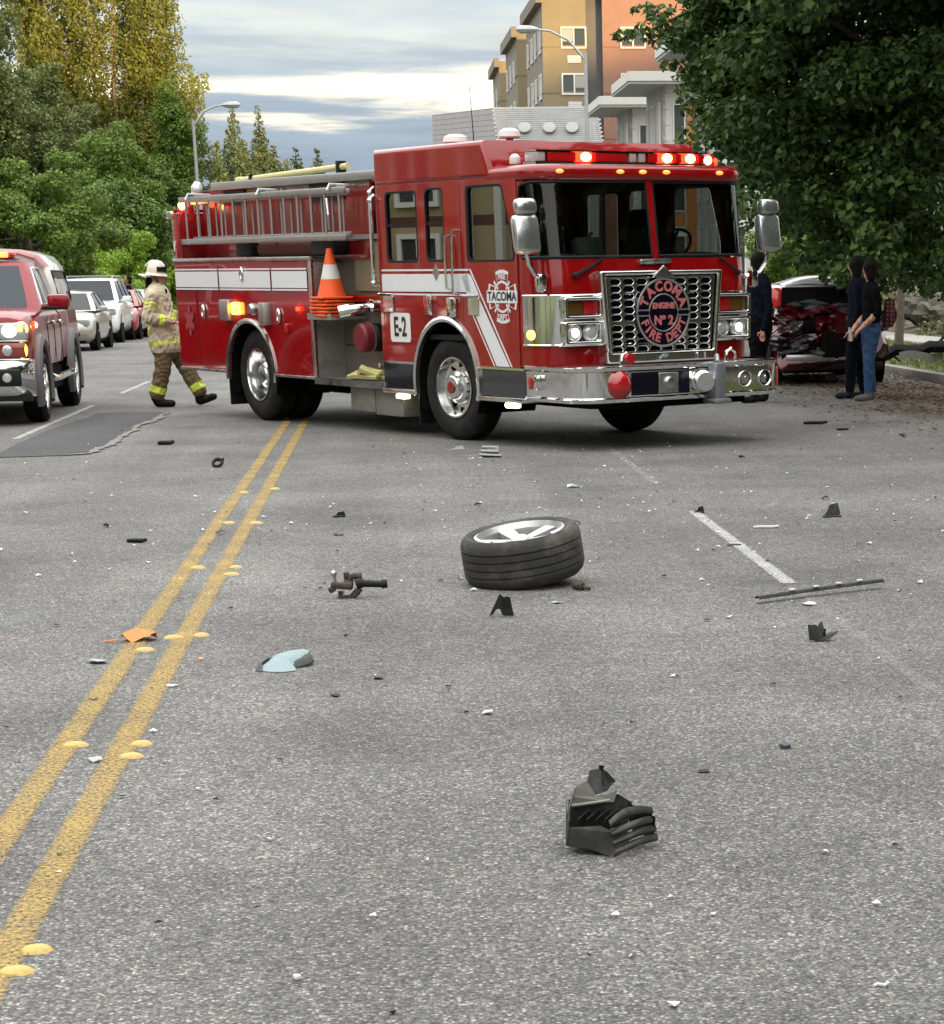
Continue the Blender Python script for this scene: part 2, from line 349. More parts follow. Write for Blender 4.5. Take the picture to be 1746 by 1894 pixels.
def sheet(name, pts, z, m, kind='structure', tri=None):
    me = bpy.data.meshes.new(name); me.from_pydata([(p[0], p[1], z) for p in pts], [], [tuple(range(len(pts)))] if tri is None else tri)
    return tag(link(name, me, None, m), kind=kind)
sheet('ground', [(-2000, -2000), (2000, -2000), (2000, 2000), (-2000, 2000)], -.06, M_EARTH)
S_L, S_R = -9.3, 8.2
def rsheet(name, s0, s1, t0, t1, z, m, kind='structure'):
    # lies in the road frame, so that its own y axis runs along the road
    mb = MB(); mb.add([(s0, t0, z), (s1, t0, z), (s1, t1, z), (s0, t1, z)], [(0, 1, 2, 3)])
    o = mb.build(name, m, None, sm=False, fix=False); o.rotation_euler = (0, 0, ROAD_YAW); return tag(o, kind=kind)
rsheet('road', S_L, S_R, -60, 128, 0, M_ASPH)
rsheet('cross_street', -160, 160, 128, 141, -.004, M_ASPH)
def kerb(name, s0, s1, t0, t1):
    mb = MB(); n = int((t1 - t0) / 3)
    for i in range(n):
        a = t0 + (t1 - t0) * i / n; b = t0 + (t1 - t0) * (i + 1) / n - .012
        mb.box(((s0 + s1) / 2, (a + b) / 2, .04), (abs(s1 - s0), b - a, .20), None, .02)
    o = mb.build(name, M_CONC); o.rotation_euler = (0, 0, ROAD_YAW); return tag(o, kind='structure')
kerb('kerb_right', S_R, S_R + .16, 8, 127); kerb('kerb_left', S_L - .16, S_L, 14, 127)
rsheet('verge_right', S_R + .16, 11.5, -60, 127, .125, M_GRASS)
rsheet('verge_left', -70, S_L - .16, -60, 127, .125, M_GRASS)
mb = MB()
for i in range(64):                                       # footpath slabs with joints
    a = 10 + i * 1.8; mb.box((12.25, a + .89, .10), (1.5, 1.785, .10), None, .01)
o = mb.build('footpath', M_CONC); o.rotation_euler = (0, 0, ROAD_YAW); tag(o, kind='structure')
def bank(u, v):
    t = -10 + 137 * v; s = 13.0 + 26 * u; k = min(1., u * 4.2)
    z = .10 + 2.6 * (k * k * (3 - 2 * k)) + .25 * sin(t * .7) * k + .15 * sin(t * 2.1 + s) * k
    return (s, t, z)
mb = MB(); mb.grid(bank, 26, 70); o = mb.build('bank_right', M_EARTH, None); o.rotation_euler = (0, 0, ROAD_YAW); tag(o, kind='structure')

# painted lines (each its own sheet, 4 mm above the road)
def stripe(name, s, t0, t1, hw, m, label, cat='road marking', group=None):
    mb = MB(); L = t1 - t0; n = max(2, int(L / 1.5))
    mb.grid(lambda u, v: (hw * (2 * u - 1), L * (v - .5), 0), 1, n)
    o = mb.build(name, m, None, sm=False, fix=False); o.location = rp(s, (t0 + t1) / 2, .005); o.rotation_euler = (0, 0, ROAD_YAW)
    return tag(o, kind='structure')
M_YEL = paint('yellow_paint', (.47, .315, .085), .062, .36, .53)
M_WHT = paint('white_paint', (.62, .62, .59), .056, .42, .52)
M_WHT3 = paint('worn_white_paint', (.44, .43, .40), .056, .5, .37, .2)
M_WHT2 = paint('faded_white_paint', (.50, .50, .47), .056, .35, .44)
stripe('yellow_line_left', -1.205, 1.5, 118, .062, M_YEL, '')
stripe('yellow_line_right', -.997, 1.5, 118, .062, M_YEL, '')
for i, (a, b, m_) in enumerate(((8.3, 11.3, M_WHT3), (11.45, 15.25, M_WHT), (17.4, 24.0, M_WHT2), (33, 37, M_WHT), (45, 48, M_WHT), (57, 60, M_WHT), (69, 72, M_WHT))):
    stripe('white_dash_right', 2.085, a, b, .056, m_, '')
for (a, b) in ((2, 6), (14, 17.5), (24.2, 30.6), (34.0, 38.0), (47, 50), (59, 62), (71, 74)):
    stripe('white_dash_left', -3.98, a, b, .05, M_WHT, '')
# darker asphalt repair with a broken edge
pp = [(-40, 852), (0, 847), (60, 845), (120, 843), (165, 840), (178, 832), (200, 826), (215, 815), (228, 806), (248, 797), (252, 788), (285, 778), (300, 768), (316, 763), (280, 762), (230, 763), (180, 765), (165, 772), (120, 786), (80, 800), (40, 818), (0, 838), (-40, 846)]
P = [gp(*p) for p in pp]; me = bpy.data.meshes.new('asphalt_patch'); me.from_pydata([(p.x, p.y, .006) for p in P], [], [tuple(range(len(P)))])
tag(link('asphalt_patch', me, None, M_PATCH), kind='structure')
# crack sealing beads round the repair
M_SEAL = mat('seal_paint', (.185, .18, .168), .85, var=.4, vscale=14, bump=.4, bscale=60)
mb = MB(); g_ = random.Random(4); EL = []
for i in range(3, 13):
    for k in range(5): EL.append(P[i].lerp(P[i + 1], k / 5))
V = []
for i, q in enumerate(EL):
    t_ = (EL[min(i + 1, len(EL) - 1)] - EL[max(0, i - 1)]).normalized(); n_ = Vector((t_.y, -t_.x, 0)); V += [q - n_ * g_.uniform(.01, .05), q + n_ * g_.uniform(.01, .09)]
mb.add([(v.x, v.y, .011) for v in V], [(2 * i, 2 * i + 1, 2 * i + 3, 2 * i + 2) for i in range(len(EL) - 1)]); tag(mb.build('patch_seal', M_SEAL, None, False, 30, False), kind='structure')

# raised yellow buttons along the centre lines
M_BUT = mat('yellow_ceramic', (.58, .38, .10), .5, var=.25, vscale=30, dirt=(.20, .16, .10), dscale=22, damt=.75)
mbB = MB(); mbB.lathe([(.0001, .018), (.02, .0175), (.036, .013), (.046, .006), (.05, .0)], n=20); ME_BUT = mbB.mesh('button', True, 60)
for i, (x, y, k) in enumerate(((68, 1758, 'first from the bottom edge of the photo'), (30, 1798, 'lowest, half worn away'), (140, 1379, 'beside the left yellow line in the foreground'), (262, 1377, 'beside the right yellow line in the foreground'), (243, 1400, 'just nearer than its neighbour on the right yellow line'),
        (366, 1051, 'on the left line level with the loose wheel'), (436, 1050, 'on the right line level with the loose wheel'), (268, 1203, 'just below the orange scrap'), (322, 1180, 'between the lines beside the orange scrap'), (372, 1176, 'right of the right line level with the orange scrap'),
        (424, 968, 'on the left line in the middle distance'), (474, 968, 'on the right line in the middle distance'), (452, 912, 'far one on the left line'), (508, 905, 'far one on the right line'), (428, 1063, 'second of a pair on the right line'))):
    o = link('road_button', ME_BUT); o.location = gp(x, y, .0); o.scale = (.82 + .08 * (i % 3), .72, .8)
    tag(o, 'yellow raised road button ' + k, 'road marker', 'yellow road buttons on the centre lines')
ME_BUT.materials.append(M_BUT)

# dry needles and leaf litter in the gutter on the right
def flakes(name, spots, size, m, z=.012, elong=3., tilt=.5, label=None, cat=None):
    n = len(spots); V = np.zeros((n, 4, 3)); sp = np.array(spots)
    a = RNG.uniform(0, 2 * pi, n); L = size * RNG.uniform(.4, 1.6, n); Wd = L / elong * RNG.uniform(.5, 1.5, n)
    d = np.stack([np.cos(a), np.sin(a), RNG.uniform(-tilt, tilt, n) * .5], 1); q = np.stack([-np.sin(a), np.cos(a), RNG.uniform(-tilt, tilt, n)], 1)
    V[:, 0] = -d * L[:, None] / 2; V[:, 1] = q * Wd[:, None] / 2; V[:, 2] = d * L[:, None] / 2; V[:, 3] = -q * Wd[:, None] / 2
    V += sp[:, None, :]; V[:, :, 2] = np.maximum(V[:, :, 2], .004) + 0.
    me = bpy.data.meshes.new(name); me.from_pydata(V.reshape(-1, 3).tolist(), [], [(4 * i, 4 * i + 1, 4 * i + 2, 4 * i + 3) for i in range(n)])
    o = link(name, me, None, m); return tag(o, label, cat, kind='stuff')
sp_ = []
while len(sp_) < 60000:
    t = RNG.uniform(17, 46); s = S_R - abs(RNG.normal(0, 1.25)) * (1.0 if t > 24 else .8)
    if s < S_R - 3.4 or (RNG.random() > .62 + .38 * sin(t * 1.7 + s * 2.2)): continue
    p = rp(s, t, RNG.uniform(.006, .03)); sp_.append(p[:])
flakes('leaf_litter', sp_, .06, leafmat('litter', (.075, .045, .028), (.20, .125, .075), .1), elong=4., label='brown dry needles and leaves in the right gutter', cat='leaf litter')
# grass blades on the right verge
sp_ = []
for i in range(15000):
    t = RNG.uniform(18, 60); s = RNG.uniform(S_R + .25, 11.4); sp_.append(rp(s, t, .13)[:])
n = len(sp_); V = np.zeros((n, 3, 3)); a = RNG.uniform(0, 6.28, n); hh = RNG.uniform(.03, .10, n); w = .012
V[:, 0, :2] = np.stack([np.cos(a), np.sin(a)], 1) * w; V[:, 1, :2] = -V[:, 0, :2]; V[:, 2, 0] = RNG.normal(0, .03, n); V[:, 2, 1] = RNG.normal(0, .03, n); V[:, 2, 2] = hh
V += np.array(sp_)[:, None, :]
me = bpy.data.meshes.new('grass'); me.from_pydata(V.reshape(-1, 3).tolist(), [], [(3 * i, 3 * i + 1, 3 * i + 2) for i in range(n)])
tag(link('grass', me, None, leafmat('blade', (.09, .14, .03), (.24, .24, .09), .3)), 'short patchy grass on the right verge', 'grass', kind='stuff')

# unseen ridge added behind the photographer, its height shaped to shade the street
HP = [(-400, 30), (-60, 31), (15, 32), (30, 34.5), (42, 31), (52, 31.5), (64, 34.5), (72, 38.), (82, 41.5), (100, 43), (400, 40)]
def hprof(w): return float(np.interp(w, [h_[0] for h_ in HP], [h_[1] for h_ in HP]))
def shading_ridge(u, v):
    w = -400 + 800 * u; d = 80 + 150 * v; prof = sin(min(1., v * 2.1) * pi / 2) if v < .476 else max(.55, 1 - (v - .476) * .8)
    z = -1 + hprof(w) * prof + (.35 * sin(w * .9) + .3 * sin(w * 2.3 + 1)) * min(1, v * 3)
    return (w * .866 + d * .5, w * .5 - d * .866, z)
mb = MB(); mb.grid(shading_ridge, 260, 14); tag(mb.build('shading_ridge', mat('ridge_green', (.035, .05, .02), .9, var=.5, vscale=.15), None), kind='structure')

# ------------------------------------------------------------------ trees
def leaf_mesh(name, clusters, n, size, shell=.75, flat=.7, up=.6, aspect=1.45, gap=.0):
    C = np.array([c[0] for c in clusters], float); Rr = np.array([c[1] for c in clusters], float); w = Rr ** 2.2; w /= w.sum()
    k = RNG.choice(len(C), n, p=w); d = RNG.normal(size=(n, 3)); d /= np.linalg.norm(d, axis=1)[:, None]
    rad = Rr[k] * (RNG.random(n) ** (1 / 3.)) ** (1 - shell * .6) * RNG.uniform(.8, 1.12, n)
    P = C[k] + d * rad[:, None] * np.array([1, 1, flat])
    nn = d * .55 + RNG.normal(size=(n, 3)) * .55 + np.array([0, 0, up]); nn /= np.linalg.norm(nn, axis=1)[:, None]
    t = RNG.normal(size=(n, 3)) + np.array([0, 0, -.5]); t -= nn * (t * nn).sum(1)[:, None]; t /= np.linalg.norm(t, axis=1)[:, None] + 1e-9
    b = np.cross(nn, t); s = size * RNG.uniform(.55, 1.35, n)[:, None]
    V = np.zeros((n, 4, 3)); V[:, 0] = P - t * s * .5; V[:, 1] = P + b * s * .5 / aspect + nn * s * .12; V[:, 2] = P + t * s * .5; V[:, 3] = P - b * s * .5 / aspect + nn * s * .12
    me = bpy.data.meshes.new(name); me.vertices.add(4 * n); me.vertices.foreach_set('co', V.reshape(-1)); me.loops.add(6 * n); me.polygons.add(2 * n)
    base = np.arange(n) * 4; li = np.stack([base, base + 1, base + 2, base, base + 2, base + 3], 1).reshape(-1)
    me.loops.foreach_set('vertex_index', li.astype(np.int32)); me.polygons.foreach_set('loop_start', (np.arange(2 * n) * 3).astype(np.int32))
    me.update(calc_edges=True); return me
M_BARK = mat('bark', (.12, .095, .07), .9, var=.4, vscale=10, bump=.6, bscale=25)
M_BARK_P = mat('pale_bark', (.30, .25, .19), .85, var=.35, vscale=6, bump=.4, bscale=25)
def limbs(mb, base, top, r, clusters, nl, wob=.35):
    base = Vector(base); top = Vector(top); mid = base.lerp(top, .5) + Vector((random.uniform(-wob, wob), random.uniform(-wob, wob), 0)) * .4
    pts = [base, base.lerp(mid, .5), mid, mid.lerp(top, .5), top]; mb.tube(pts, [r * 1.25, r, r * .85, r * .7, r * .5], 10)
    for c in random.sample(clusters, min(nl, len(clusters))):
        e = Vector(c[0]); k = random.uniform(.35, .95); a = base.lerp(top, k); m_ = a.lerp(e, .55) + Vector((0, 0, random.uniform(.1, .6)))
        mb.tube([a, a.lerp(m_, .5), m_, e], [r * .42, r * .32, r * .2, r * .07], 6)
def tree(name, label, base, top, r, clusters, n, size, m, bark=None, nl=24, group=None, **kw):
    base = Vector(base); root = thing(name, label, 'tree', base, (0, 0, 0), group)
    cl = [((Vector(c) - base)[:], rr) for c, rr in clusters]
    mb = MB(); limbs(mb, (0, 0, -.3), Vector(top) - base, r, cl, nl); mb.build('trunk', bark or M_BARK, root)
    me = leaf_mesh('crown', cl, n, size, **kw); link('crown', me, root, m); return root
def blob(c, R, n, rr, seed, hollow=.55, taper=0.):     # cluster centres spread through an uneven ellipsoid
    g = np.random.default_rng(seed); out = []
    while len(out) < n:
        d = g.normal(size=3); d /= np.linalg.norm(d); k = g.uniform(hollow, 1.) ** .6
        lump = 1 + .16 * sin(3 * d[0] * 2 + seed) + .14 * sin(5 * d[1] + 2 * d[2] * 3 + seed * 1.7)
        tz = 1 - taper * max(0, d[2] * k)
        out.append(((c[0] + d[0] * R[0] * k * lump * tz, c[1] + d[1] * R[1] * k * lump * tz, c[2] + d[2] * R[2] * k * lump), rr * g.uniform(.6, 1.3)))
    return out
LF_MAPLE = leafmat('leaf_broad_dark', (.018, .05, .013), (.15, .25, .065), .3, .5)
LF_MAPLE2 = leafmat('leaf_broad_mid', (.055, .11, .015), (.21, .30, .045), .3)
LF_COTTON = leafmat('leaf_grey_green', (.085, .115, .032), (.25, .28, .09), .25)
LF_POPLAR = leafmat('leaf_poplar', (.145, .17, .03), (.36, .345, .07), .45)
LF_BRIGHT = leafmat('leaf_bright', (.11, .21, .015), (.32, .45, .045), .35)
LF_DEEP = leafmat('leaf_deep', (.04, .085, .013), (.15, .23, .035), .25)
LF_CONIF = leafmat('leaf_conifer', (.07, .10, .035), (.17, .21, .08), .2)

# left side of the street
b = at(60, 545, 66); b.z = .1
tree('broadleaf_tree', 'low spreading bright green tree at the far left, behind the red pickup', b, b + Vector((0, 0, 3.2)), .16, blob((b.x - .6, b.y, 2.9), (2.6, 2.6, 2.6), 130, .46, 3, .3), 50000, .12, LF_MAPLE2)
b = at(-20, 545, 98); b.z = .1
tree('cottonwood_tree', 'tall grey green tree filling the upper left corner', b, b + Vector((0, 0, 13)), .35, blob((b.x - .6, b.y, 9.6), (3.5, 3., 8.), 240, .8, 5, .3), 70000, .17, LF_COTTON, nl=40)
for i, (x, y, Y, R, H, lab, lm, nn) in enumerate(((120, 345, 100, 2.5, 3.4, 'olive green tree below the left half of the golden poplar', LF_COTTON, 34000), (205, 375, 88, 1.9, 2.5, 'mid green tree below the golden poplar, left of its trunk', LF_MAPLE2, 30000), (62, 262, 108, 2.4, 4.2, 'shaded tree between the corner tree and the golden poplar', LF_COTTON, 26000),
        (292, 420, 92, 1.3, 2.2, 'dark green tree right behind the end of the fire engine', LF_DEEP, 20000), (225, 440, 78, 1.5, 1.7, 'dark tree above the parked white car', LF_DEEP, 20000), (325, 285, 114, 1.0, 3.2, 'narrow dark tree left of the far street lamp', LF_MAPLE2, 22000))):
    c = at(x, y, Y); b = Vector((c.x, c.y, .1))
    cz = max(c.z, H + .4)
    root = tree('roadside_tree', lab, b, Vector((c.x, c.y, cz + H * .5)), .18, blob((c.x, c.y, cz), (R, R, H), 120, .5, 11 + i, .35), nn, .14, lm)
    if cz - H > 1.5:
        cl = blob((c.x, c.y, (cz - H) * .55), (R * .9, R * .9, (cz - H) * .6), 44, .6, 40 + i)
        link('lower_crown', leaf_mesh('lower_crown', [((Vector(p) - b)[:], r_) for p, r_ in cl], 14000, .15), root, lm)
# the golden poplar: many upright stems with gaps of sky between them
b = at(245, 545, 118); b.z = .1; cl = []; g = np.random.default_rng(21)
stems = [(-4.6, .2, 5.0, 22), (-3.2, -.6, 5.2, 24), (-2.2, .8, 4.8, 25), (-1.15, -.5, 5.4, 26), (.75, .4, 5.6, 26), (1.7, -.6, 4.6, 25), (2.7, .6, 4.0, 23), (3.35, -.2, 6.2, 11.5), (-3.9, 1.2, 3.6, 20)]
for (dx, dy, z0, z1) in stems:
    z = z0
    while z < z1:
        k = (z - z0) / (z1 - z0); wd = 1.3 * (1 - .4 * k)
        cl.append(((b.x + dx * (.72 + .5 * k) + g.normal(0, .33), b.y + dy + g.normal(0, .5), z), wd * g.uniform(.45, .95))); z += g.uniform(.35, .6)
root = tree('poplar_tree', 'tall upright poplar with its top lit golden by the sun', b, b + Vector((-.3, 0, 9)), .42, cl, 120000, .18, LF_POPLAR, M_BARK_P, nl=10, flat=1.25, up=.1, shell=.5)
mb = MB()
for (dx, dy, z0, z1) in stems:
    mb.tube([(dx * .12, 0, 3.2 + random.random()), (dx * .5, dy * .5, z0 + 1.2), (dx * .8, dy, z0 + 4), (dx * 1.05, dy, min(z1, z0 + 12))], [.17, .14, .1, .03], 7)
mb.build('stems', M_BARK_P, root)
cl = blob((b.x + 2.9, b.y - 1.5, 5.6), (1.7, 1.5, 3.6), 60, .7, 91); link('lower_crown', leaf_mesh('lower_crown', [((Vector(p) - b)[:], r_) for p, r_ in cl], 20000, .15), root, LF_COTTON)  # shaded lower part of the poplar, its shade put into a greyer leaf colour
# shrubs behind the parked cars
for i, (x, y, Y, R, H, lab) in enumerate(((170, 500, 72, 1.5, 1.15, 'pale green shrub above the parked white car'), (225, 490, 76, 1.6, 1.5, 'bright green shrub left of the firefighter helmet'), (272, 495, 80, 1.4, 1.4, 'bright green shrub right behind the firefighter'), (128, 505, 68, 1.2, 1.0, 'grey green shrub between the pickup and the parked white car'), (310, 480, 88, 1.5, 1.6, 'shrub half hidden by the end of the fire engine'))):
    c = at(x, y, Y); root = thing('shrub', lab, 'shrub', (c.x, c.y, .1)); cl = blob((0, 0, H * .95), (R, R, H), 34, .42, 61 + i, .3)
    mb = MB(); limbs(mb, (0, 0, -.1), (0, 0, H), .05, cl, 10, .1); mb.build('stem', M_BARK, root); link('foliage', leaf_mesh('foliage', cl, 14000, .11), root, LF_BRIGHT if i != 3 else LF_COTTON)
# understorey on the left bank: one continuous mass of leaves
cl = []
for i in range(150):
    t = RNG.uniform(58, 126); s = -12.5 - abs(RNG.normal(0, 3.5)); p = rp(s, t, RNG.uniform(.3, 3.6)); cl.append((p[:], RNG.uniform(.7, 1.3)))
tag(link('undergrowth', leaf_mesh('undergrowth', cl, 50000, .2), None, LF_DEEP), 'dense green undergrowth on the left bank', 'undergrowth', kind='stuff')
# distant conifers
def conifer(px, py, Y, wbase, lab, n=20000, tilt=0):
    c = at(px, py, Y); root = thing('conifer_tree', lab, 'tree', (c.x, c.y, 0)); H = c.z; cl = []
    for i in range(70):
        k = (i + .5) / 70; z = H * (.12 + .88 * k); R = wbase * (1 - k) ** .85 + .08; a = i * 2.4
        cl.append(((R * .6 * cos(a), R * .6 * sin(a), z), max(.2, R * .62)))
    mb = MB(); mb.tube([(0, 0, -.2), (0, 0, H * .5), (0, 0, H * .98)], [.28, .16, .02], 8); mb.build('trunk', M_BARK, root)
    link('crown', leaf_mesh('crown', cl, n, .3, up=.1, flat=.8), root, LF_CONIF); return root
for a in ((428, 196, 205, 2.9, 'distant conifer right of the far street lamp'), (476, 196, 210, 2.6, 'distant pointed conifer with its tip in the sun'), (505, 268, 200, 2.6, 'low round conifer beside the pointed one'), (400, 262, 190, 2.2, 'short distant conifer just right of the far lamp post'), (546, 274, 215, 3.4, 'small distant conifer behind the yellow pole'), (586, 276, 225, 2.6, 'small sunlit conifer tip behind the fire engine ladder'), (450, 260, 200, 2.6, 'distant conifer between the two pointed ones'), (530, 296, 190, 2.4, 'low dark distant conifer above the ladder rack')):
    conifer(*a)
# right side: the big dark street tree hanging over the kerb
b = rp(10.2, 34.0, .1)
cl = []
for (px, py, Y, R, n_, rr) in ((1560, 60, 33, (2.6, 2.6, 1.7), 40, .62), (1390, 70, 33.5, (1.6, 1.6, .95), 22, .5), (1690, 180, 32, (1.9, 2.2, 2.1), 36, .62), (1430, 200, 34, (1.45, 1.5, .9), 28, .5), (1560, 300, 33, (1.7, 1.8, 1.25), 34, .55), (1450, 345, 35, (1.05, 1.2, .75), 20, .42), (1690, 430, 31.5, (1.3, 1.6, .9), 28, .45), (1560, 440, 34, (1.2, 1.2, .62), 22, .4), (1335, 100, 34, (.75, .8, .42), 12, .34), (1235, 40, 34, (.6, .6, .3), 9, .26), (1680, -60, 32, (3.2, 3.0, 2.), 40, .7), (1420, -60, 33, (2.6, 2.2, 1.1), 30, .6)):
    c = at(px, py, Y); cl += blob(c, R, n_, rr, int(px + py), .25)
bo_ = []
for (c, R, n_, rr) in (((4.4, 26.0, 7.6), (4.2, 3.4, 1.6), 46, .9), ((2.8, 31.0, 8.8), (3.6, 2.8, 1.6), 40, .9), ((6.5, 30.0, 7.4), (3.4, 3.8, 2.0), 40, .9)):
    bo_ += blob(c, R, n_, rr, int(c[0] * 10), .0)         # unseen boughs added overhead to shade the onlookers and the wreck
for (px, py) in ((1150, 68), (1180, 60), (1205, 75), (1238, 120), (1215, 30), (1270, 60), (1300, 160), (1260, 150)):
    cl.append((at(px, py, 33.8)[:], .17))
ST = tree('street_tree', 'big dark green broadleaf tree overhanging the kerb on the right', b, b + Vector((-.6, -.2, 6.5)), .26, cl, 84000, .122, LF_MAPLE, nl=46, shell=.6, flat=.5, up=.75)
link('shading_boughs', leaf_mesh('shading_boughs', [((Vector(p) - Vector(b))[:], r_) for p, r_ in bo_], 26000, .26), ST, LF_MAPLE)
# slim tree on the verge with a low crown
b = gp(1661, 655, .12); c = at(1650, 545, 46.2); cl = blob((c.x, c.y, 2.6), (1.25, 1.2, 1.15), 40, .38, 77, .2) + blob((c.x + .2, c.y, 4.6), (1.7, 1.6, 1.5), 40, .5, 78, .3)
tree('verge_tree', 'slim young tree standing on the verge right of the two onlookers', b, b + Vector((.05, 0, 3.2)), .085, cl, 26000, .10, LF_MAPLE, nl=16)
# lighter growth on the bank behind the wrecked car
for i, (x, y, Y, R, H, lab) in enumerate(((1490, 470, 58, 1.3, 1.1, 'light green shrub above the wrecked car'), (1440, 445, 62, .9, 1.5, 'pale shrub beside the fire engine mirror'), (1560, 500, 56, 1.1, .9, 'shrub behind the onlookers'))):
    c = at(x, y, Y); root = thing('bank_shrub', lab, 'shrub', (c.x, c.y, .1)); cl = blob((0, 0, c.z - .1), (R, R, H), 36, .4, 161 + i, .3) + blob((0, 0, max(.6, (c.z - H) * .5)), (R * .8, R * .8, max(.5, (c.z - H) * .6)), 18, .4, 171 + i, .2)
    mb = MB(); limbs(mb, (0, 0, -.1), (0, 0, c.z), .06, cl, 12, .1); mb.build('stem', M_BARK, root); link('foliage', leaf_mesh('foliage', cl, 15000, .10), root, LF_MAPLE2 if i != 3 else LF_MAPLE)
# boulders of the rockery behind the footpath
def rock(mb, c, r, seed, n=2):
    g = random.Random(seed); bm = bmesh.new(); bmesh.ops.create_icosphere(bm, subdivisions=n, radius=1)
    for v in bm.verts:
        k = 1 + .20 * sin(v.co.x * 3 + seed) + .16 * sin(v.co.y * 4 + seed * 2) + .12 * sin(v.co.z * 7 + v.co.x * 5 + seed) + g.uniform(-.07, .07); v.co = Vector((v.co.x * r[0] * k, v.co.y * r[1] * k, v.co.z * r[2] * k)) + Vector(c)
    mb.add([v.co[:] for v in bm.verts], [[v.index for v in f.verts] for f in bm.faces]); bm.free(); return mb
M_ROCK = mat('rock', (.13, .12, .10), .95, var=.5, vscale=4, bump=1., bscale=18, dirt=(.05, .055, .03), dscale=3, damt=.9, spec=.2)
for i, (s, t, z, r) in enumerate(((13.6, 46, .5, .7), (13.9, 48.5, .9, .8), (13.7, 51, .5, .75), (14.2, 53, 1.2, .8), (13.8, 55.5, .6, .8), (14.3, 46.8, 1.5, .7), (14.5, 50, 1.7, .8), (14.1, 44, .9, .75), (13.7, 41.8, .5, .7), (14.6, 43, 1.6, .8), (13.8, 58, .7, .8), (14.4, 57, 1.5, .9))):
    r *= .72; mb = MB(); rock(mb, (0, 0, 0), (r, r * .8, r * .7), 3 * i + 1, 3); o = mb.build('boulder', M_ROCK, None, True, 24); o.location = rp(s, t, z)
    tag(o, 'grey boulder of the rockery on the right bank', 'boulder', 'rockery boulders on the right bank')

cl = []
for i in range(130):
    t = RNG.uniform(38, 75); s = 13.3 + RNG.uniform(0, 1) ** 1.3 * 5; q_ = bank((s - 13.) / 26, (t + 10) / 137); cl.append((rp(s, t, q_[2] + RNG.uniform(0, .35))[:], RNG.uniform(.2, .55)))
tag(link('bank_plants', leaf_mesh('bank_plants', cl, 34000, .10), None, leafmat('leaf_dry', (.07, .085, .03), (.20, .18, .09), .25)), 'low mixed ground plants covering the right bank', 'ground cover', kind='stuff')

# ------------------------------------------------------------------ street lamps
M_GALV = mat('galvanised_steel', (.42, .43, .43), .5, .6, var=.12, vscale=5)
def street_lamp(label, base, H, arm, hook, r=.1):
    root = thing('street_lamp', label, 'street lamp', base); base = Vector(base)
    MB().tube([(0, 0, 0), (0, 0, H * .5), (0, 0, H)], [r, r * .85, r * .62], 10).build('pole', M_GALV, root)
    a = Vector(arm)
    mb = MB(); mb.tube([(0, 0, H - .25), a * .35 + Vector((0, 0, H + hook * .55)), a * .7 + Vector((0, 0, H + hook * .92)), a + Vector((0, 0, H + hook))], [r * .5, r * .45, r * .4, r * .36], 8); mb.build('arm', M_GALV, root)
    e = a + Vector((0, 0, H + hook)); d = a.normalized(); mb = MB(); mb.tube([e - d * .1, e + d * .15, e + d * .55, e + d * .72], [.06, .13, .15, .05], 8); mb.build('lamp_head', M_GALV, root)
    MB().box((0, 0, .15), (.34, .34, .3), None, .02).build('base', M_CONC, root); return root
tp = at(357, 222, 104)
street_lamp('curved steel street lamp left of the fire engine', (tp.x, tp.y, .1), tp.z - .1, (at(415, 197, 104) - tp) * Vector((1, 0, 0)), .62)
tp = at(1083, 98, 88)
street_lamp('straight armed street lamp in front of the apartment block', (tp.x, tp.y, .1), tp.z - .1, (at(990, 58, 88) - tp) * Vector((1, 0, 0)), .85)
# ------------------------------------------------------------------ buildings
def siding(name, col, pitch, rough=.75, depth=.5):
    m = bpy.data.materials.new(name); N, L, b = nt(m); t = N.new('ShaderNodeTexCoord'); w = N.new('ShaderNodeTexWave'); w.wave_type = 'BANDS'; w.bands_direction = 'Z'; w.wave_profile = 'SAW'
    w.inputs['Scale'].default_value = 1 / pitch * .5; L.new(t.outputs['Object'], w.inputs['Vector'])
    bp = N.new('ShaderNodeBump'); bp.inputs['Strength'].default_value = depth; bp.inputs['Distance'].default_value = .03; L.new(w.outputs['Fac'], bp.inputs['Height']); L.new(bp.outputs[0], b.inputs['Normal'])
    n = N.new('ShaderNodeTexNoise'); n.inputs['Scale'].default_value = .8; n.inputs['Detail'].default_value = 6; L.new(t.outputs['Object'], n.inputs['Vector'])
    x = N.new('ShaderNodeMix'); x.data_type = 'RGBA'; x.inputs['A'].default_value = (*[c * .85 for c in col], 1); x.inputs['B'].default_value = (*[c * 1.12 for c in col], 1); L.new(n.outputs['Fac'], x.inputs['Factor'])
    L.new(x.outputs['Result'], b.inputs['Base Color']); b.inputs['Roughness'].default_value = rough; return m
M_OLIVE = siding('olive_siding', (.27, .215, .13), .16); M_TAUPE = siding('taupe_siding', (.23, .20, .165), .16); M_GREY = siding('grey_siding', (.17, .165, .165), .16); M_SALMON = siding('salmon_siding', (.35, .19, .135), .16)
M_WHITE = mat('white_trim', (.74, .73, .70), .6, var=.06, vscale=3); M_WALLW = siding('white_siding', (.66, .65, .64), .22); M_WALLG = siding('pale_grey_siding', (.42, .41, .43), .2)
M_FASCIA = mat('pale_fascia', (.60, .60, .56), .6, var=.08, vscale=2); M_ORANGE = mat('orange_panel', (.52, .20, .06), .6, var=.1, vscale=4); M_SOFFIT = mat('grey_soffit', (.36, .37, .36), .7, var=.1, vscale=2)
M_PANE = mat('window_pane', (.05, .06, .065), .06, 0, spec=.8); M_BLIND = mat('window_blind', (.34, .34, .32), .6, var=.15, vscale=9)
M_DARKROOF = mat('flat_roof', (.10, .10, .10), .9)
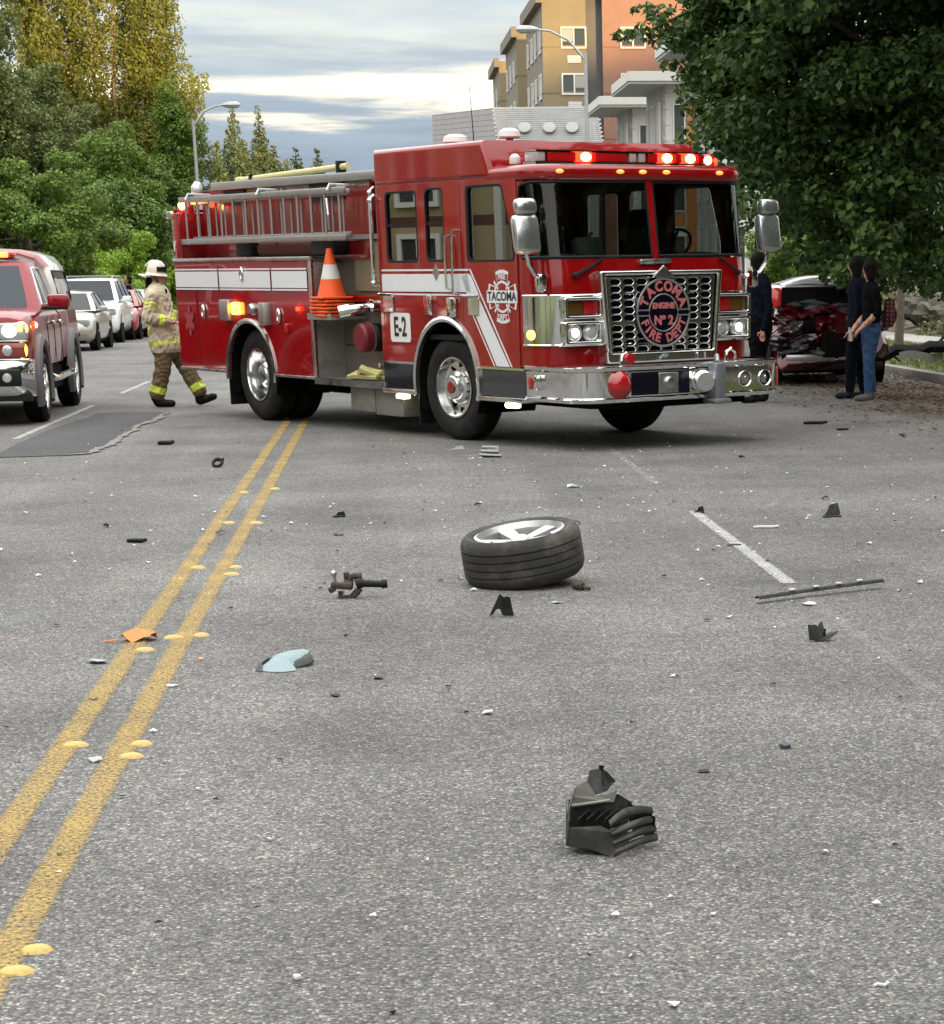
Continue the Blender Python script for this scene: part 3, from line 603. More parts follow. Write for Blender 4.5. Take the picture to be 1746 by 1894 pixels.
def wall_frame(A, d):            # local x along d on the wall, local y up, local z out of the wall
    d = Vector(d).normalized(); return frame(A, d, (0, 0, 1))
def window(parent, M, u, v, w, h, mullions=1, frm=M_WHITE, rail=.10, ac=False, blind=None):
    mb = MB(); hole = [rrect(u + rail, v + rail, u + w - rail, v + h - rail, .01, 1)]
    if mullions:
        hole = []; cw = (w - rail * (mullions + 2)) / (mullions + 1)
        for i in range(mullions + 1):
            a = u + rail + i * (cw + rail); hole.append([(a, v + rail), (a + cw, v + rail), (a + cw, v + h - rail), (a, v + h - rail)])
    mb.prism([(u, v), (u + w, v), (u + w, v + h), (u, v + h)], M @ Matrix.Translation((0, 0, .012)), .09, hole); fr = mb.build('window', frm, parent, sm=False)
    for i, hl in enumerate(hole or [None]):
        q = hl or [(u + rail, v + rail), (u + w - rail, v + rail), (u + w - rail, v + h - rail), (u + rail, v + h - rail)]
        x0, y0 = min(p[0] for p in q), min(p[1] for p in q); x1, y1 = max(p[0] for p in q), max(p[1] for p in q)
        MB().prism([(x0, y0), (x1, y0), (x1, y1), (x0, y1)], M @ Matrix.Translation((0, 0, .02)), .012).build('pane', M_PANE, fr, sm=False)
        if blind is not None and (i + blind) % 2 == 0:
            k = y0 + (y1 - y0) * .3
            MB().prism([(x0 + .03, k), (x1 - .03, k), (x1 - .03, y1), (x0 + .03, y1)], M @ Matrix.Translation((0, 0, .0335)), .006).build('blind', M_BLIND, fr, sm=False)
    if ac:
        mb = MB()
        for j in range(5): mb.prism([(u + w * .25, v - .95 + j * .1), (u + w * .78, v - .95 + j * .1), (u + w * .78, v - .88 + j * .1), (u + w * .25, v - .88 + j * .1)], M @ Matrix.Translation((0, 0, .012)), .05)
        mb.build('air_grille', M_WHITE, parent, sm=False)
def block(name, parent, plan, z0, z1, mats):    # mats: one per wall of the plan
    for i in range(len(plan)):
        a, b_ = plan[i], plan[(i + 1) % len(plan)]
        mb = MB(); mb.add([(a.x, a.y, z0), (b_.x, b_.y, z0), (b_.x, b_.y, z1), (a.x, a.y, z1)], [(0, 1, 2, 3)]); mb.build(name, mats[i % len(mats)], parent, sm=False, fix=False)
    mb = MB(); mb.add([(p.x, p.y, z1 - .003) for p in plan], [tuple(range(len(plan)))]); mb.build('roof', M_DARKROOF, parent, sm=False, fix=False)
V2 = lambda v: Vector((v.x, v.y, 0))
HT = 21.0
root = thing('apartment_building', 'tall olive and salmon apartment block with sunlit top floors', 'building', V2(at(1003, 300, 168)))
O = V2(at(1003, 300, 168))
def wing(pxA, YA, pxB, YB, width, H, fm, sm_, segs, fl):
    A = V2(at(pxA, 60, YA)) - O; B = V2(at(pxB, 60, YB)) - O
    dl = (B - A).normalized(); dr = Vector((dl.y, -dl.x, 0)); Cc = A + dr * width; D = B + dr * width
    # walls: A->Cc front, Cc->D right, D->B back, B->A left
    x = 0
    for (wd, m_, setb) in segs:
        a = A + dr * x + dl * setb; b_ = A + dr * (x + wd) + dl * setb; mb = MB()
        mb.add([(a.x, a.y, 0), (b_.x, b_.y, 0), (b_.x, b_.y, H), (a.x, a.y, H)], [(0, 1, 2, 3)])
        if setb:
            for q in (A + dr * x, A + dr * (x + wd)): e = q + dl * setb; mb.add([(q.x, q.y, 0), (e.x, e.y, 0), (e.x, e.y, H), (q.x, q.y, H)], [(0, 1, 2, 3)])
        mb.build('wall', m_, root, sm=False, fix=False); x += wd
    mb = MB(); mb.add([(B.x, B.y, 0), (A.x, A.y, 0), (A.x, A.y, H), (B.x, B.y, H)], [(0, 1, 2, 3)]); mb.build('wall', sm_, root, sm=False, fix=False)
    mb = MB(); mb.add([(p.x, p.y, 0 if k < 2 else H) for k, p in enumerate((D, B, B, D))], [(0, 1, 2, 3)]); mb.add([(p.x, p.y, 0 if k < 2 else H) for k, p in enumerate((Cc, D, D, Cc))], [(0, 1, 2, 3)]); mb.build('wall', sm_, root, sm=False, fix=False)
    mb = MB(); mb.add([(p.x, p.y, H - .01) for p in (A, Cc, D, B)], [(0, 1, 2, 3)]); mb.build('roof', M_DARKROOF, root, sm=False, fix=False)
    # cornice along the left wall and front, floor bands
    ML = frame((B.x, B.y, 0), A - B, (0, 0, 1)); LL = (A - B).length; MF = frame((A.x, A.y, 0), dr, (0, 0, 1))
    mb = MB(); mb.prism([(-.2, H - .55), (LL + .3, H - .55), (LL + .3, H + .25), (-.2, H + .25)], ML @ Matrix.Translation((0, 0, .0)), .45); mb.build('cornice', M_TAUPE, root, sm=False)
    for k in range(1, fl):
        mb = MB(); zz = H - .35 - 3.12 * k
        mb.prism([(0, zz), (LL - .0, zz), (LL, zz + .14), (0, zz + .14)], ML, .05); mb.build('floor_band', M_GREY, root, sm=False)
        x = 0
        for (wd, m_, setb) in segs:
            if not setb: MB().prism([(x + .02, zz), (x + wd - .02, zz), (x + wd - .02, zz + .1), (x + .02, zz + .1)], MF, .04).build('floor_band', m_, root, sm=False)
            x += wd
    return ML, LL, MF
ML, LL, MF = wing(1003, 168, 973, 183, 13.5, HT, M_OLIVE, M_TAUPE, ((3.15, M_OLIVE, 0), (1.2, M_GREY, .9), (9.15, M_SALMON, 0)), 6)
for k in range(4):
    zz = 17.42 - 3.12 * k
    window(root, MF, 1.32, zz, 1.85, 1.45, 1, ac=True, blind=k)
    for j in range(3): window(root, MF, 5.65 + j * 3.0, zz, 1.85, 1.45, 1, blind=k + j)
    for j in range(4): window(root, ML, 1.2 + j * 3.6, zz - .2, 1.3 + .7 * (j % 2), 1.7, 1, blind=j)
ML, LL, MF = wing(955, 191, 934, 205, 8, HT, M_OLIVE, M_TAUPE, ((8, M_OLIVE, 0),), 6)
for k in range(4):
    for j in range(3): window(root, ML, 1.4 + j * 4.2, 17.2 - 3.12 * k, 1.6, 1.7, 1, blind=j)
ML, LL, MF = wing(921, 217, 909, 230, 8, HT, M_OLIVE, M_TAUPE, ((8, M_OLIVE, 0),), 6)
for k in range(4):
    for j in range(2): window(root, ML, 2. + j * 5.2, 17.2 - 3.12 * k, 1.6, 1.7, 1)

# low building with a slate clad mansard and round vents
def shingle_mat():
    m = bpy.data.materials.new('slate_shingle'); N, L, b = nt(m); t = N.new('ShaderNodeTexCoord'); n = N.new('ShaderNodeTexNoise'); n.inputs['Scale'].default_value = 2.; n.inputs['Detail'].default_value = 6
    L.new(t.outputs['Object'], n.inputs['Vector']); r = N.new('ShaderNodeValToRGB'); r.color_ramp.elements[0].color = (.23, .23, .23, 1); r.color_ramp.elements[1].color = (.36, .36, .35, 1); L.new(n.outputs['Fac'], r.inputs[0]); L.new(r.outputs[0], b.inputs['Base Color']); b.inputs['Roughness'].default_value = .85; return m
M_SHIN = shingle_mat()
root = thing('mansard_building', 'low grey building with shingled mansard and round vents behind the fire engine roof', 'building', V2(at(917, 230, 152))); O = V2(at(917, 230, 152))
tl = at(917, 199, 154); tr = at(1092, 203, 154); bl = at(929, 268, 152); br = at(1106, 268, 152); ll = at(800, 213, 172); lb = at(800, 268, 172)
zt, zb = tl.z, bl.z
ux = V2(tr - tl).normalized()
# shingles: overlapping rows of real tabs on the slope
top0 = V2(tl) - O; W_ = V2(tr - tl).length; sl = Vector((0, -2.0, -(zt - zb))); rows = 18; mb = MB(); Lr = sl.length / rows; dn = sl.normalized(); nrm = ux.cross(-dn).normalized()
if nrm.y > 0: nrm = -nrm
for r_ in range(rows):
    x = -.15 - .12 * (r_ % 2)
    while x < W_ + .4:
        w_ = .27; a = Vector((top0.x, top0.y, zt)) + ux * (x + r_ * .022) + dn * (Lr * r_) + nrm * .02; c_ = a + ux * (w_ - .015)
        lift = nrm * .035; mb.add([a, c_, c_ + dn * Lr * 1.12 + lift, a + dn * Lr * 1.12 + lift], [(0, 1, 2, 3)]); x += w_
mb.build('shingles', M_SHIN, root, sm=False, fix=False)['kind'] = 'stuff'
mb = MB(); a = Vector((top0.x, top0.y, zt)); b_ = a + ux * W_
mb.add([a, b_, b_ + sl + ux * .35, a + sl + ux * .1], [(0, 1, 2, 3)]); mb.add([a, b_, b_ + Vector((0, 14, 0)), a + Vector((0, 14, 0))], [(0, 1, 2, 3)])
base_a = a + sl; base_b = b_ + sl + ux * .35
mb.add([base_a, base_b, Vector((base_b.x, base_b.y, 0)), Vector((base_a.x, base_a.y, 0))], [(0, 1, 2, 3)]); mb.add([b_, base_b, Vector((base_b.x, base_b.y, 0)), base_b + Vector((0, 14, 0)), b_ + Vector((0, 14, 0))], [(0, 1, 2, 3, 4)])
mb.build('mansard', M_SHIN, root, sm=False)
for px in (970, 1016, 1058):
    c_ = at(px, 235, 152.6) - O; c_ = Vector((c_.x, c_.y, at(px, 235, 152.6).z)); MB().lathe([(.0001, .03), (.34, .03), (.42, .02), (.42, -.1)], c_, nrm, 24).build('round_vent', mat('vent_grey', (.34, .34, .33), .7), root)
L0 = V2(ll) - O; mb = MB(); Wl = (V2(tl) - V2(ll)).length; dW = (V2(tl) - V2(ll)).normalized(); Mw = frame((L0.x, L0.y, 0), dW, (0, 0, 1)); zl = ll.z
mb.prism([(0, 0), (Wl, 0), (Wl, zt), (0, zl)], Mw @ Matrix.Translation((0, 0, -.3)), .3); wl_ = mb.build('wall', M_TAUPE, root, sm=False)
for i in range(9):                                       # clapboards
    z0_ = zl - .05 - .34 * (i + 1); dz = (zt - zl)
    MB().prism([(0, z0_), (Wl, z0_ + dz), (Wl, z0_ + .32 + dz), (0, z0_ + .32)], Mw @ Matrix.Rotation(radians(-.0), 4, 'X'), .05 + .0).build('clapboard', M_WALLG, root, sm=False)

# white modern townhouses stepping along the right side
for i, (t0, lab, wz) in enumerate(((91.5, 'white townhouse with flat canopy, nearest of the row, half behind the tree', 1), (110, 'white townhouse with orange strip, middle one of the row', 0), (124.5, 'white townhouse with flat canopy, farthest of the row', 2))):
    root = thing('townhouse', lab, 'building', rp(13.6, t0), (0, 0, ROAD_YAW)); H = 10.3
    # local x to the right of the road, y along it
    Ms = frame((0, 0, 0), (1, 0, 0), (0, 0, 1)); Mr = frame((0, 6.2, 0), (0, -1, 0), (0, 0, 1))
    mb = MB(); mb.prism([(0, 0), (8, 0), (8, H), (0, H)], Ms @ Matrix.Translation((0, 0, -.2)), .2); mb.build('wall', M_WALLW, root, sm=False)
    mb = MB(); mb.prism([(0, 0), (6.2, 0), (6.2, H), (0, H)], Mr @ Matrix.Translation((0, 0, -.19)), .19); mb.build('wall', M_WALLG, root, sm=False)
    MB().b2((.2, 6.0, 0), (8, 6.2, H)).build('wall', M_WALLW, root, sm=False); MB().b2((7.8, .0, 0), (8, 6.0, H)).build('wall', M_WALLW, root, sm=False)
    cn = MB(); cn.b2((-1.7, -1.3, H), (6, 6.5, H + .12)); cn.build('canopy_soffit', M_SOFFIT, root, sm=False)
    MB().b2((-1.75, -1.36, H + .122), (6.05, 6.55, H + .55), .01).build('canopy', M_FASCIA, root, sm=False)
    for k in range(3):
        window(root, Ms, .55, 1.6 + 3.0 * k, .58, 1.9, 0, rail=.05); window(root, Ms, 3.4, 1.6 + 3.0 * k, 1.2, 1.6, 1, rail=.06)
        for j in range(3): window(root, Mr, .6 + j * 2.4, 1.6 + 3.0 * k, .55, 2.0, 0, rail=.06)
        MB().prism([(.57, .95 + 3.0 * k), (1.11, .95 + 3.0 * k), (1.11, 1.5 + 3.0 * k), (.57, 1.5 + 3.0 * k)], Ms, .03).build('spandrel', M_ORANGE if wz == 0 and k < 2 else M_PANE, root, sm=False)
    if wz == 0: MB().prism([(1.2, .2), (1.72, .2), (1.72, H - .6), (1.2, H - .6)], Ms, .06).build('orange_strip', M_ORANGE, root, sm=False)
    for k in range(14): MB().prism([(0, .6 + .72 * k), (.35, .6 + .72 * k), (.35, .64 + .72 * k), (0, .64 + .72 * k)], Ms, .02).build('trim_joint', M_SOFFIT, root, sm=False)
# ------------------------------------------------------------------ vehicle materials
M_RED = mat('fire_red', (.26, .003, .0045), .16, 0, 1., var=.06, vscale=1.5, rvar=.04, spec=.28, bump=.02, bscale=2.2, dirt=(.16, .06, .05), dscale=2.2, damt=.14)
M_DKRED = mat('deep_red_paint', (.22, .006, .008), .3, 0, .8)
M_CHROME = mat('chrome', (.82, .82, .82), .06, 1., rvar=.03, vscale=20)
M_STEEL = mat('brushed_steel', (.52, .52, .51), .32, 1., var=.12, vscale=8, rvar=.1)
M_ALU = mat('polished_aluminium', (.78, .78, .78), .16, 1., var=.08, vscale=12, rvar=.06)
M_ALUD = mat('dull_aluminium', (.42, .42, .42), .45, .9, var=.15, vscale=12)
M_BLACK = mat('black_plastic', (.012, .012, .013), .5, var=.2, vscale=12, spec=.25)
M_RUB = mat('tyre_rubber', (.016, .016, .017), .75, spec=.2, var=.3, vscale=10, bump=.2, bscale=40, dirt=(.07, .065, .055), dscale=5, damt=.35)
M_UNDER = mat('chassis_black', (.006, .006, .006), .8, spec=.08)
M_WSTRIPE = mat('reflective_white', (.70, .72, .74), .35, var=.04, vscale=4)
M_GLASS = glassmat('vehicle_glass', (.60, .64, .62), .02); M_GLASSD = glassmat('side_glass', (.32, .34, .32), .28)
M_NAVY = mat('navy_enamel', (.003, .003, .011), .3, 0, .2, spec=.2); M_CORAL = mat('coral_letter', (.50, .14, .14), .45); M_SILV = mat('silver_edge', (.6, .58, .58), .3, .8)
M_SEAT = mat('seat_vinyl', (.02, .02, .022), .6, spec=.15); M_DASH = mat('dash_grey', (.05, .065, .065), .6, var=.2, vscale=5)
E_RED = mat('red_flash', (.6, .05, .02), .3, emit=(1., .012, .004), estr=13.); E_REDS = mat('red_flash_core', (1., .3, .1), .3, emit=(1., .30, .07), estr=28.)
E_AMB = mat('amber_lamp', (.7, .3, .02), .3, emit=(1., .42, .04), estr=9.); E_HEAD = mat('headlamp_lit', (.9, .9, .8), .2, emit=(1., .93, .70), estr=2.4); E_WARM = mat('step_lamp', (.9, .8, .6), .3, emit=(1., .80, .42), estr=7.)
E_AMBS = mat('marker_lamp_lit', (.8, .3, .05), .3, emit=(1., .28, .05), estr=1.5)
M_REDL = mat('red_lens', (.38, .008, .012), .12, 0, .8, spec=.6); M_AMBL = mat('amber_lens_off', (.10, .05, .008), .15, 0, .6); M_CLEAR = mat('clear_lens', (.55, .57, .58), .08, .3, 1.)
M_WHITEP = mat('white_plastic', (.72, .72, .70), .4); M_BLK_TXT = mat('black_letter', (.02, .02, .022), .4)
M_TREAD = mat('tread_plate', (.40, .40, .385), .42, .75, var=.2, vscale=6, bump=.5, bscale=55, dirt=(.16, .14, .11), dscale=4, damt=.6)
M_CONE = mat('cone_orange', (.85, .10, .012), .55, var=.1, vscale=8, dirt=(.35, .08, .03), dscale=10, damt=.5); M_CONEW = mat('cone_white_band', (.66, .66, .62), .5, dirt=(.4, .38, .34), dscale=12, damt=.5)
M_HOSE = mat('yellow_hose', (.45, .42, .17), .85, var=.3, vscale=14, bump=.3, bscale=80); M_POLE = mat('pole_fibreglass', (.62, .55, .27), .5, var=.15, vscale=6)

FE = thing('fire_engine', 'red fire engine with white stripe and chrome grille parked across the road', 'fire engine', (-.9736, 23.4201, 0), (.0069, .0059, -.9469))
HW = 1.25
SX = lambda y=-HW: Matrix(((1, 0, 0, 0), (0, 0, -1, y), (0, 1, 0, 0), (0, 0, 0, 1)))   # local (x,z) drawn on the right flank; thickness outwards (-y)
SLM = Matrix(((1, 0, 0, 0), (0, 0, 1, HW), (0, 1, 0, 0), (0, 0, 0, 1)))
FX = lambda x: Matrix(((0, 0, 1, x), (1, 0, 0, 0), (0, 1, 0, 0), (0, 0, 0, 1)))         # local (y,z) drawn on a front plane; thickness forwards
def flank(name, loops, m, th=.02, off=0., bev=.004, both=True, parent=FE):
    mb = MB(); plate(mb, loops, SX(-HW - off) @ Matrix.Translation((0, 0, th / 2 - .02)), th, bev); o = mb.build(name, m, parent)
    if both:
        mb = MB(); plate(mb, loops, SLM @ Matrix.Translation((0, 0, off + th / 2 - .02)), th, bev); mb.build(name, m, parent)
    return o
# ---- cab shell
AXF, AXR = .03, -4.44
def archpts(cx, cz, r, zb, n=22):
    a = math.asin((zb - cz) / r); return [(cx + r * cos(t), cz + r * sin(t)) for t in [pi - a + (2 * a - pi) * i / n for i in range(n + 1)]]
side = [(-1.27, .755)] + archpts(AXF, .58, .60, .755) + [(1.42, .755), (1.42, 2.515), (-1.27, 2.515)]
win1 = rrect(-1.077, 1.757, -.439, 2.442, .06); win2 = rrect(-.274, 1.762, .086, 2.455, .07); win3 = rpoly([(.516, 1.757), (1.372, 1.757), (1.372, 1.90), (1.17, 2.455), (.516, 2.455)], .06)
flank('cab_side', [side, win1, win2, win3], M_RED, .03)
for w_ in (win1, win2, win3):
    cx = sum(p[0] for p in w_) / len(w_); cz = sum(p[1] for p in w_) / len(w_)
    inn = [(cx + (p[0] - cx) * .93 if abs(p[0] - cx) > .02 else p[0], cz + (p[1] - cz) * .955) for p in w_]
    fr = flank('window_seal', [[(cx + (p[0] - cx) * 1.02, cz + (p[1] - cz) * 1.02) for p in w_], inn], M_BLACK, .02, .012, .003)
    for k, MM in ((-HW + .012, None), (HW - .012, None)):
        mb = MB(); mb.add([(p[0], k, p[1]) for p in inn], [tuple(range(len(inn)))]); mb.build('side_window', M_GLASSD, FE, sm=False, fix=False)
# sliding-window bars
for (xa, xb, z_) in ((-1.05, -.46, 2.12), (-.25, .06, 2.12)): MB().b2((xa, -HW - .004, z_ - .012), (xb, -HW + .008, z_ + .012)).build('window_bar', M_BLACK, FE)
# door seams as dark grooves
for pts in ([(-1.2, .80), (-1.2, 2.49)], [(-.398, 1.05), (-.398, 2.49)], [(.402, 1.2), (.402, 2.49)], [(1.415, .8), (1.415, 2.0)]):
    MB().b2((pts[0][0] - .006, -HW - .0125, pts[0][1]), (pts[0][0] + .006, -HW - .002, pts[1][1])).build('door_seam', M_DKRED, FE, sm=False)
# raised rear roof
mb = MB(); plate(mb, [[(-1.29, 2.50), (-1.29, 2.862), (.86, 2.862), (1.0, 2.55), (1.0, 2.50)]], Matrix(((1, 0, 0, 0), (0, 0, -1, 0), (0, 1, 0, 0), (0, 0, 0, 1))), 2 * HW + .04, .055, 4); mb.build('raised_roof', M_RED, FE)
MB().b2((-1.28, -1.23, .5), (-1.24, 1.23, 2.6)).build('cab_rear_wall', M_RED, FE, sm=False)
# front of the cab: a skin wrapped round the corners
def xf_(z): return float(np.interp(z, [.7, 1.5, 1.76, 2.46, 2.7], [1.93, 1.93, 1.89, 1.79, 1.77]))
def cabpt(u, z, off=0., x0=1.42):
    r = .31; xf = xf_(z) + off; hw = HW + off; r = r + off
    def half(u):
        if u <= 1: return (x0 + (xf - r - x0) * u, -hw)
        if u <= 2: a = (u - 1) * pi / 2; return (xf - r + r * sin(a), -hw + r - r * cos(a))
        y = (-hw + r) * (3 - u); return (xf + .03 * (1 - (y / (hw - r)) ** 2), y)
    if u <= 3: x, y = half(u)
    else: x, y = half(6 - u); y = -y
    return (x, y, z)
UC = [0, .5] + [1 + i / 8 for i in range(9)] + [2 + i / 8 for i in range(1, 17)] + [4 + i / 8 for i in range(1, 9)] + [5.5, 6]
def skin(name, z0, z1, m, off=0., us=None, nz_=3, parent=FE):
    us = us or UC; mb = MB(); mb.grid(lambda u, v: cabpt(us[int(round(u * (len(us) - 1)))], z0 + (z1 - z0) * v, off), len(us) - 1, nz_); return mb.build(name, m, parent, fix=False)
skin('front_panel_lower', .78, .98, M_RED); skin('front_panel_upper', 1.44, 1.765, M_RED)
UB = [.35, .7] + UC[2:-2] + [5.3, 5.65]
skin('chrome_band', .985, 1.438, M_CHROME, .006, UB); skin('front_panel_mid', .98, 1.44, M_RED)
for z_ in (.985, 1.438): mb = MB(); mb.tube([cabpt(u, z_, .008) for u in UB], .011, 6); mb.build('chrome_trim', M_CHROME, FE)
# windscreen with rounded corners, red frame round it
Z0, Z1 = 1.765, 2.47
def uL(v):
    c = 0
    if v > .66: c = 1.25 * (1 - sqrt(max(0, 1 - ((v - .66) / .34) ** 2)))
    if v < .06: c = .12 * (1 - sqrt(max(0, 1 - ((.06 - v) / .06) ** 2)))
    return .42 + c
VR = [i / 40 for i in range(41)]
def strip(name, fa, fb, m, n=8, off=0., v0=0., v1=1.):
    vv = [v0 + (v1 - v0) * q for q in VR]; mb = MB()
    mb.grid(lambda u, v: cabpt(fa(v) + (fb(v) - fa(v)) * u, Z0 + (Z1 - Z0) * v, off), n, 0, None, vv); return mb.build(name, m, FE, fix=False)
strip('windscreen_frame', lambda v: 0, uL, M_RED, 10); strip('windscreen_frame', lambda v: 6 - uL(v), lambda v: 6, M_RED, 10)
strip('windscreen', uL, lambda v: 2.965, M_GLASS, 24, -.008, .03, .985); strip('windscreen', lambda v: 3.035, lambda v: 6 - uL(v), M_GLASS, 24, -.008, .03, .985)
strip('centre_pillar', lambda v: 2.962, lambda v: 3.038, M_RED, 3, .006)
for s_ in (0, 1):
    fu = (lambda u: u) if s_ == 0 else (lambda u: 6 - u)
    loop = [cabpt(fu(uL(.03 + .955 * q)), Z0 + (Z1 - Z0) * (.03 + .955 * q), .003) for q in VR] + [cabpt(fu(uL(.985) + (2.955 - uL(.985)) * k / 12), Z0 + (Z1 - Z0) * .985, .003) for k in range(1, 13)] + [cabpt(fu(2.955), Z0 + (Z1 - Z0) * (.985 - .955 * k / 8), .003) for k in range(1, 9)] + [cabpt(fu(2.955 + (uL(.03) - 2.955) * k / 16), Z0 + (Z1 - Z0) * .03, .003) for k in range(1, 17)]
    MB().tube(loop, .013, 6).build('windscreen_seal', M_BLACK, FE)
# front roof with a rounded brow over the windscreen
plan = [(lambda p: (p[0] + .035 * min(1, max(0, (p[0] - 1.5) * 4)), p[1]))(cabpt(u, 2.55, .018, 1.0)) for u in UC]; plan = [(.9, -HW - .018)] + plan + [(.9, HW + .018)]
mb = MB(); plate(mb, [plan], Matrix.Translation((0, 0, 2.538)), .155, .068, 4); mb.build('front_roof', M_RED, FE)
# cab inside: floor, dash, seats, wheel, lining
MB().b2((-1.2, -1.2, 1.0), (1.75, 1.2, 1.05)).build('cab_floor', M_SEAT, FE)
mb = MB(); mb.grid(lambda u, v: (lambda p: (p[0], p[1], p[2]))((lambda q: (1.25 + (q[0] - 1.25) * (.2 + .78 * v), q[1] * .97, 1.70 + .10 * sin(v * pi) * (1 - .3 * cos(q[1] * 4)) - .02 * v))(cabpt(1 + 4 * u, 1.78, -.05))), 24, 6); mb.build('dashboard', M_DASH, FE)
MB().b2((1.2, -1.15, 1.05), (1.32, 1.15, 1.74), .03).build('dash_front', M_SEAT, FE)
MB().b2((-1.2, -1.2, 2.44), (1.6, 1.2, 2.47)).build('roof_lining', M_SEAT, FE)
mb = MB(); mb.b2((-.2, -.45, 1.05), (.9, .45, 1.62), .1); mb.build('engine_cover', M_SEAT, FE)
for (sx_, sy_) in ((.75, -.78), (.75, .78), (-.8, -.7), (-.8, .7)):
    mb = MB(); mb.box((sx_ + .2, sy_, 1.38), (.5, .5, .14), None, .05); mb.box((sx_ - .08, sy_, 1.75), (.14, .5, .66), (0, -.12, 0), .05); mb.box((sx_ - .12, sy_, 2.15), (.1, .28, .18), None, .04); mb.b2((sx_ - .1, sy_ - .2, 1.05), (sx_ + .35, sy_ + .2, 1.32)); mb.build('seat', M_SEAT, FE)
mb = MB(); c0 = Vector((1.27, .66, 1.86)); ax = Vector((-.75, 0, .66)).normalized(); u0 = Vector((0, 1, 0)); v0_ = ax.cross(u0)
mb.tube([c0 + (u0 * cos(2 * pi * i / 28) + v0_ * sin(2 * pi * i / 28)) * .23 for i in range(29)], .017, 7); mb.tube([c0, c0 - ax * .35], .03, 8)
for k in range(3): a_ = 2 * pi * k / 3 + .5; mb.tube([c0, c0 + (u0 * cos(a_) + v0_ * sin(a_)) * .22], .014, 6)
mb.build('steering_wheel', M_BLACK, FE)
mb = MB(); mb.tube([(1.55, -.45, 1.8), (1.5, -.5, 1.95), (1.45, -.42, 2.0)], .02, 6); mb.box((1.5, -.5, 1.86), (.1, .3, .2), (0, -.3, 0), .02); mb.build('dash_console', M_DASH, FE)
# ---- stripes, lettering, badges on the flank
def decal(name, loops, m, lift, parent=FE, th=.003):
    mb = MB()
    for lp in loops: plate(mb, lp, SX(-HW - .0125 - lift) @ Matrix.Translation((0, 0, th / 2)), th, .0006, 0)
    return mb.build(name, m, parent, sm=False)
decal('white_stripe', [[[(-1.205, 1.468), (.42, 1.468), (.42, 1.468), (.565, 1.468), (.515, 1.64), (-1.205, 1.64)]], [[(.52, 1.40), (.72, 1.40), (1.235, .775), (1.0, .775)]], [[(.535, 1.64), (.575, 1.62), (.73, 1.42), (.50, 1.42), (.40, 1.62)]]], M_WSTRIPE, .0)
decal('pinstripe', [[[(-1.205, 1.668), (.53, 1.668), (.53, 1.686), (-1.205, 1.686)]], [[(-1.205, 1.432), (.49, 1.432), (.49, 1.448), (-1.205, 1.448)]], [[(.545, 1.686), (.57, 1.686), (1.285, .775), (1.26, .775)]], [[(.95, .775), (.97, .775), (.51, 1.36), (.49, 1.36)]]], M_WSTRIPE, .0)
decal('diamond_badge', [[[(-.16, 1.655), (-.09, 1.735), (-.02, 1.655), (-.09, 1.575)]]], M_STEEL, .004)
E2 = decal('unit_plate', [[rrect(-1.07, .963, -.651, 1.256, .04)]], M_WHITEP, .001)
mb = MB(); text(mb, 'E-2', .27, SX(-HW - .020) @ Matrix.Translation((-.862, 1.108, 0)), .001, sx=.74, bold=.006); mb.build('unit_number', M_BLK_TXT, E2, sm=False)
# maltese cross
cx_, cz_ = 1.145, 1.428
def cross(k, w):
    pts = []
    for a in (0, 90, 180, 270):
        sc = 1.0 if a in (0, 180) else .92
        for (da, rr) in ((-28, .27), (-9, .262), (9, .262), (28, .27), (45, .115)):
            t = radians(a + da); pts.append((cx_ + cos(t) * rr * k * sc * 1.0, cz_ + sin(t) * rr * k * .96))
    return pts
CR = decal('fire_badge', [[cross(1., 0)]], M_WSTRIPE, .0005)
mb = MB(); plate(mb, [cross(.88, 0)], SX(-HW - .0165), .002, .0004, 0); mb.build('badge_field', M_RED, CR, sm=False)
for nm, r0, r1, m_ in (('badge_ring', .150, .128, M_WSTRIPE),):
    mb = MB(); plate(mb, [circ(cx_, cz_, r0, 32), circ(cx_, cz_, r1, 32)], SX(-HW - .0185), .002, .0004, 0); mb.build(nm, m_, CR, sm=False)
for a in (45, 135, 225, 315):
    t = radians(a); mb = MB(); plate(mb, [[(cx_ + cos(t) * .10 - sin(t) * .012, cz_ + sin(t) * .10 + cos(t) * .012), (cx_ + cos(t) * .20 - sin(t) * .012, cz_ + sin(t) * .20 + cos(t) * .012), (cx_ + cos(t) * .20 + sin(t) * .012, cz_ + sin(t) * .20 - cos(t) * .012), (cx_ + cos(t) * .10 + sin(t) * .012, cz_ + sin(t) * .10 - cos(t) * .012)]], SX(-HW - .0185), .002, .0004, 0); mb.build('badge_tool', M_WSTRIPE, CR, sm=False)
mb = MB(); plate(mb, [rrect(cx_ - .275, cz_ - .058, cx_ + .275, cz_ + .058, .008, 2)], SX(-HW - .021), .002, .0004, 0); mb.build('badge_banner', M_WSTRIPE, CR, sm=False)
mb = MB(); text(mb, 'TACOMA', .115, SX(-HW - .0235) @ Matrix.Translation((cx_, cz_, 0)), .0008, sx=1.05, bold=.003); mb.build('badge_letters', M_BLK_TXT, CR, sm=False)
mb = MB(); text(mb, 'FIRE', .075, SX(-HW - .0195) @ Matrix.Translation((cx_, cz_ + .185, 0)), .0008, bold=.002); text(mb, 'DEPT', .07, SX(-HW - .0195) @ Matrix.Translation((cx_, cz_ - .19, 0)), .0008, bold=.002); mb.build('badge_letters', M_WSTRIPE, CR, sm=False)
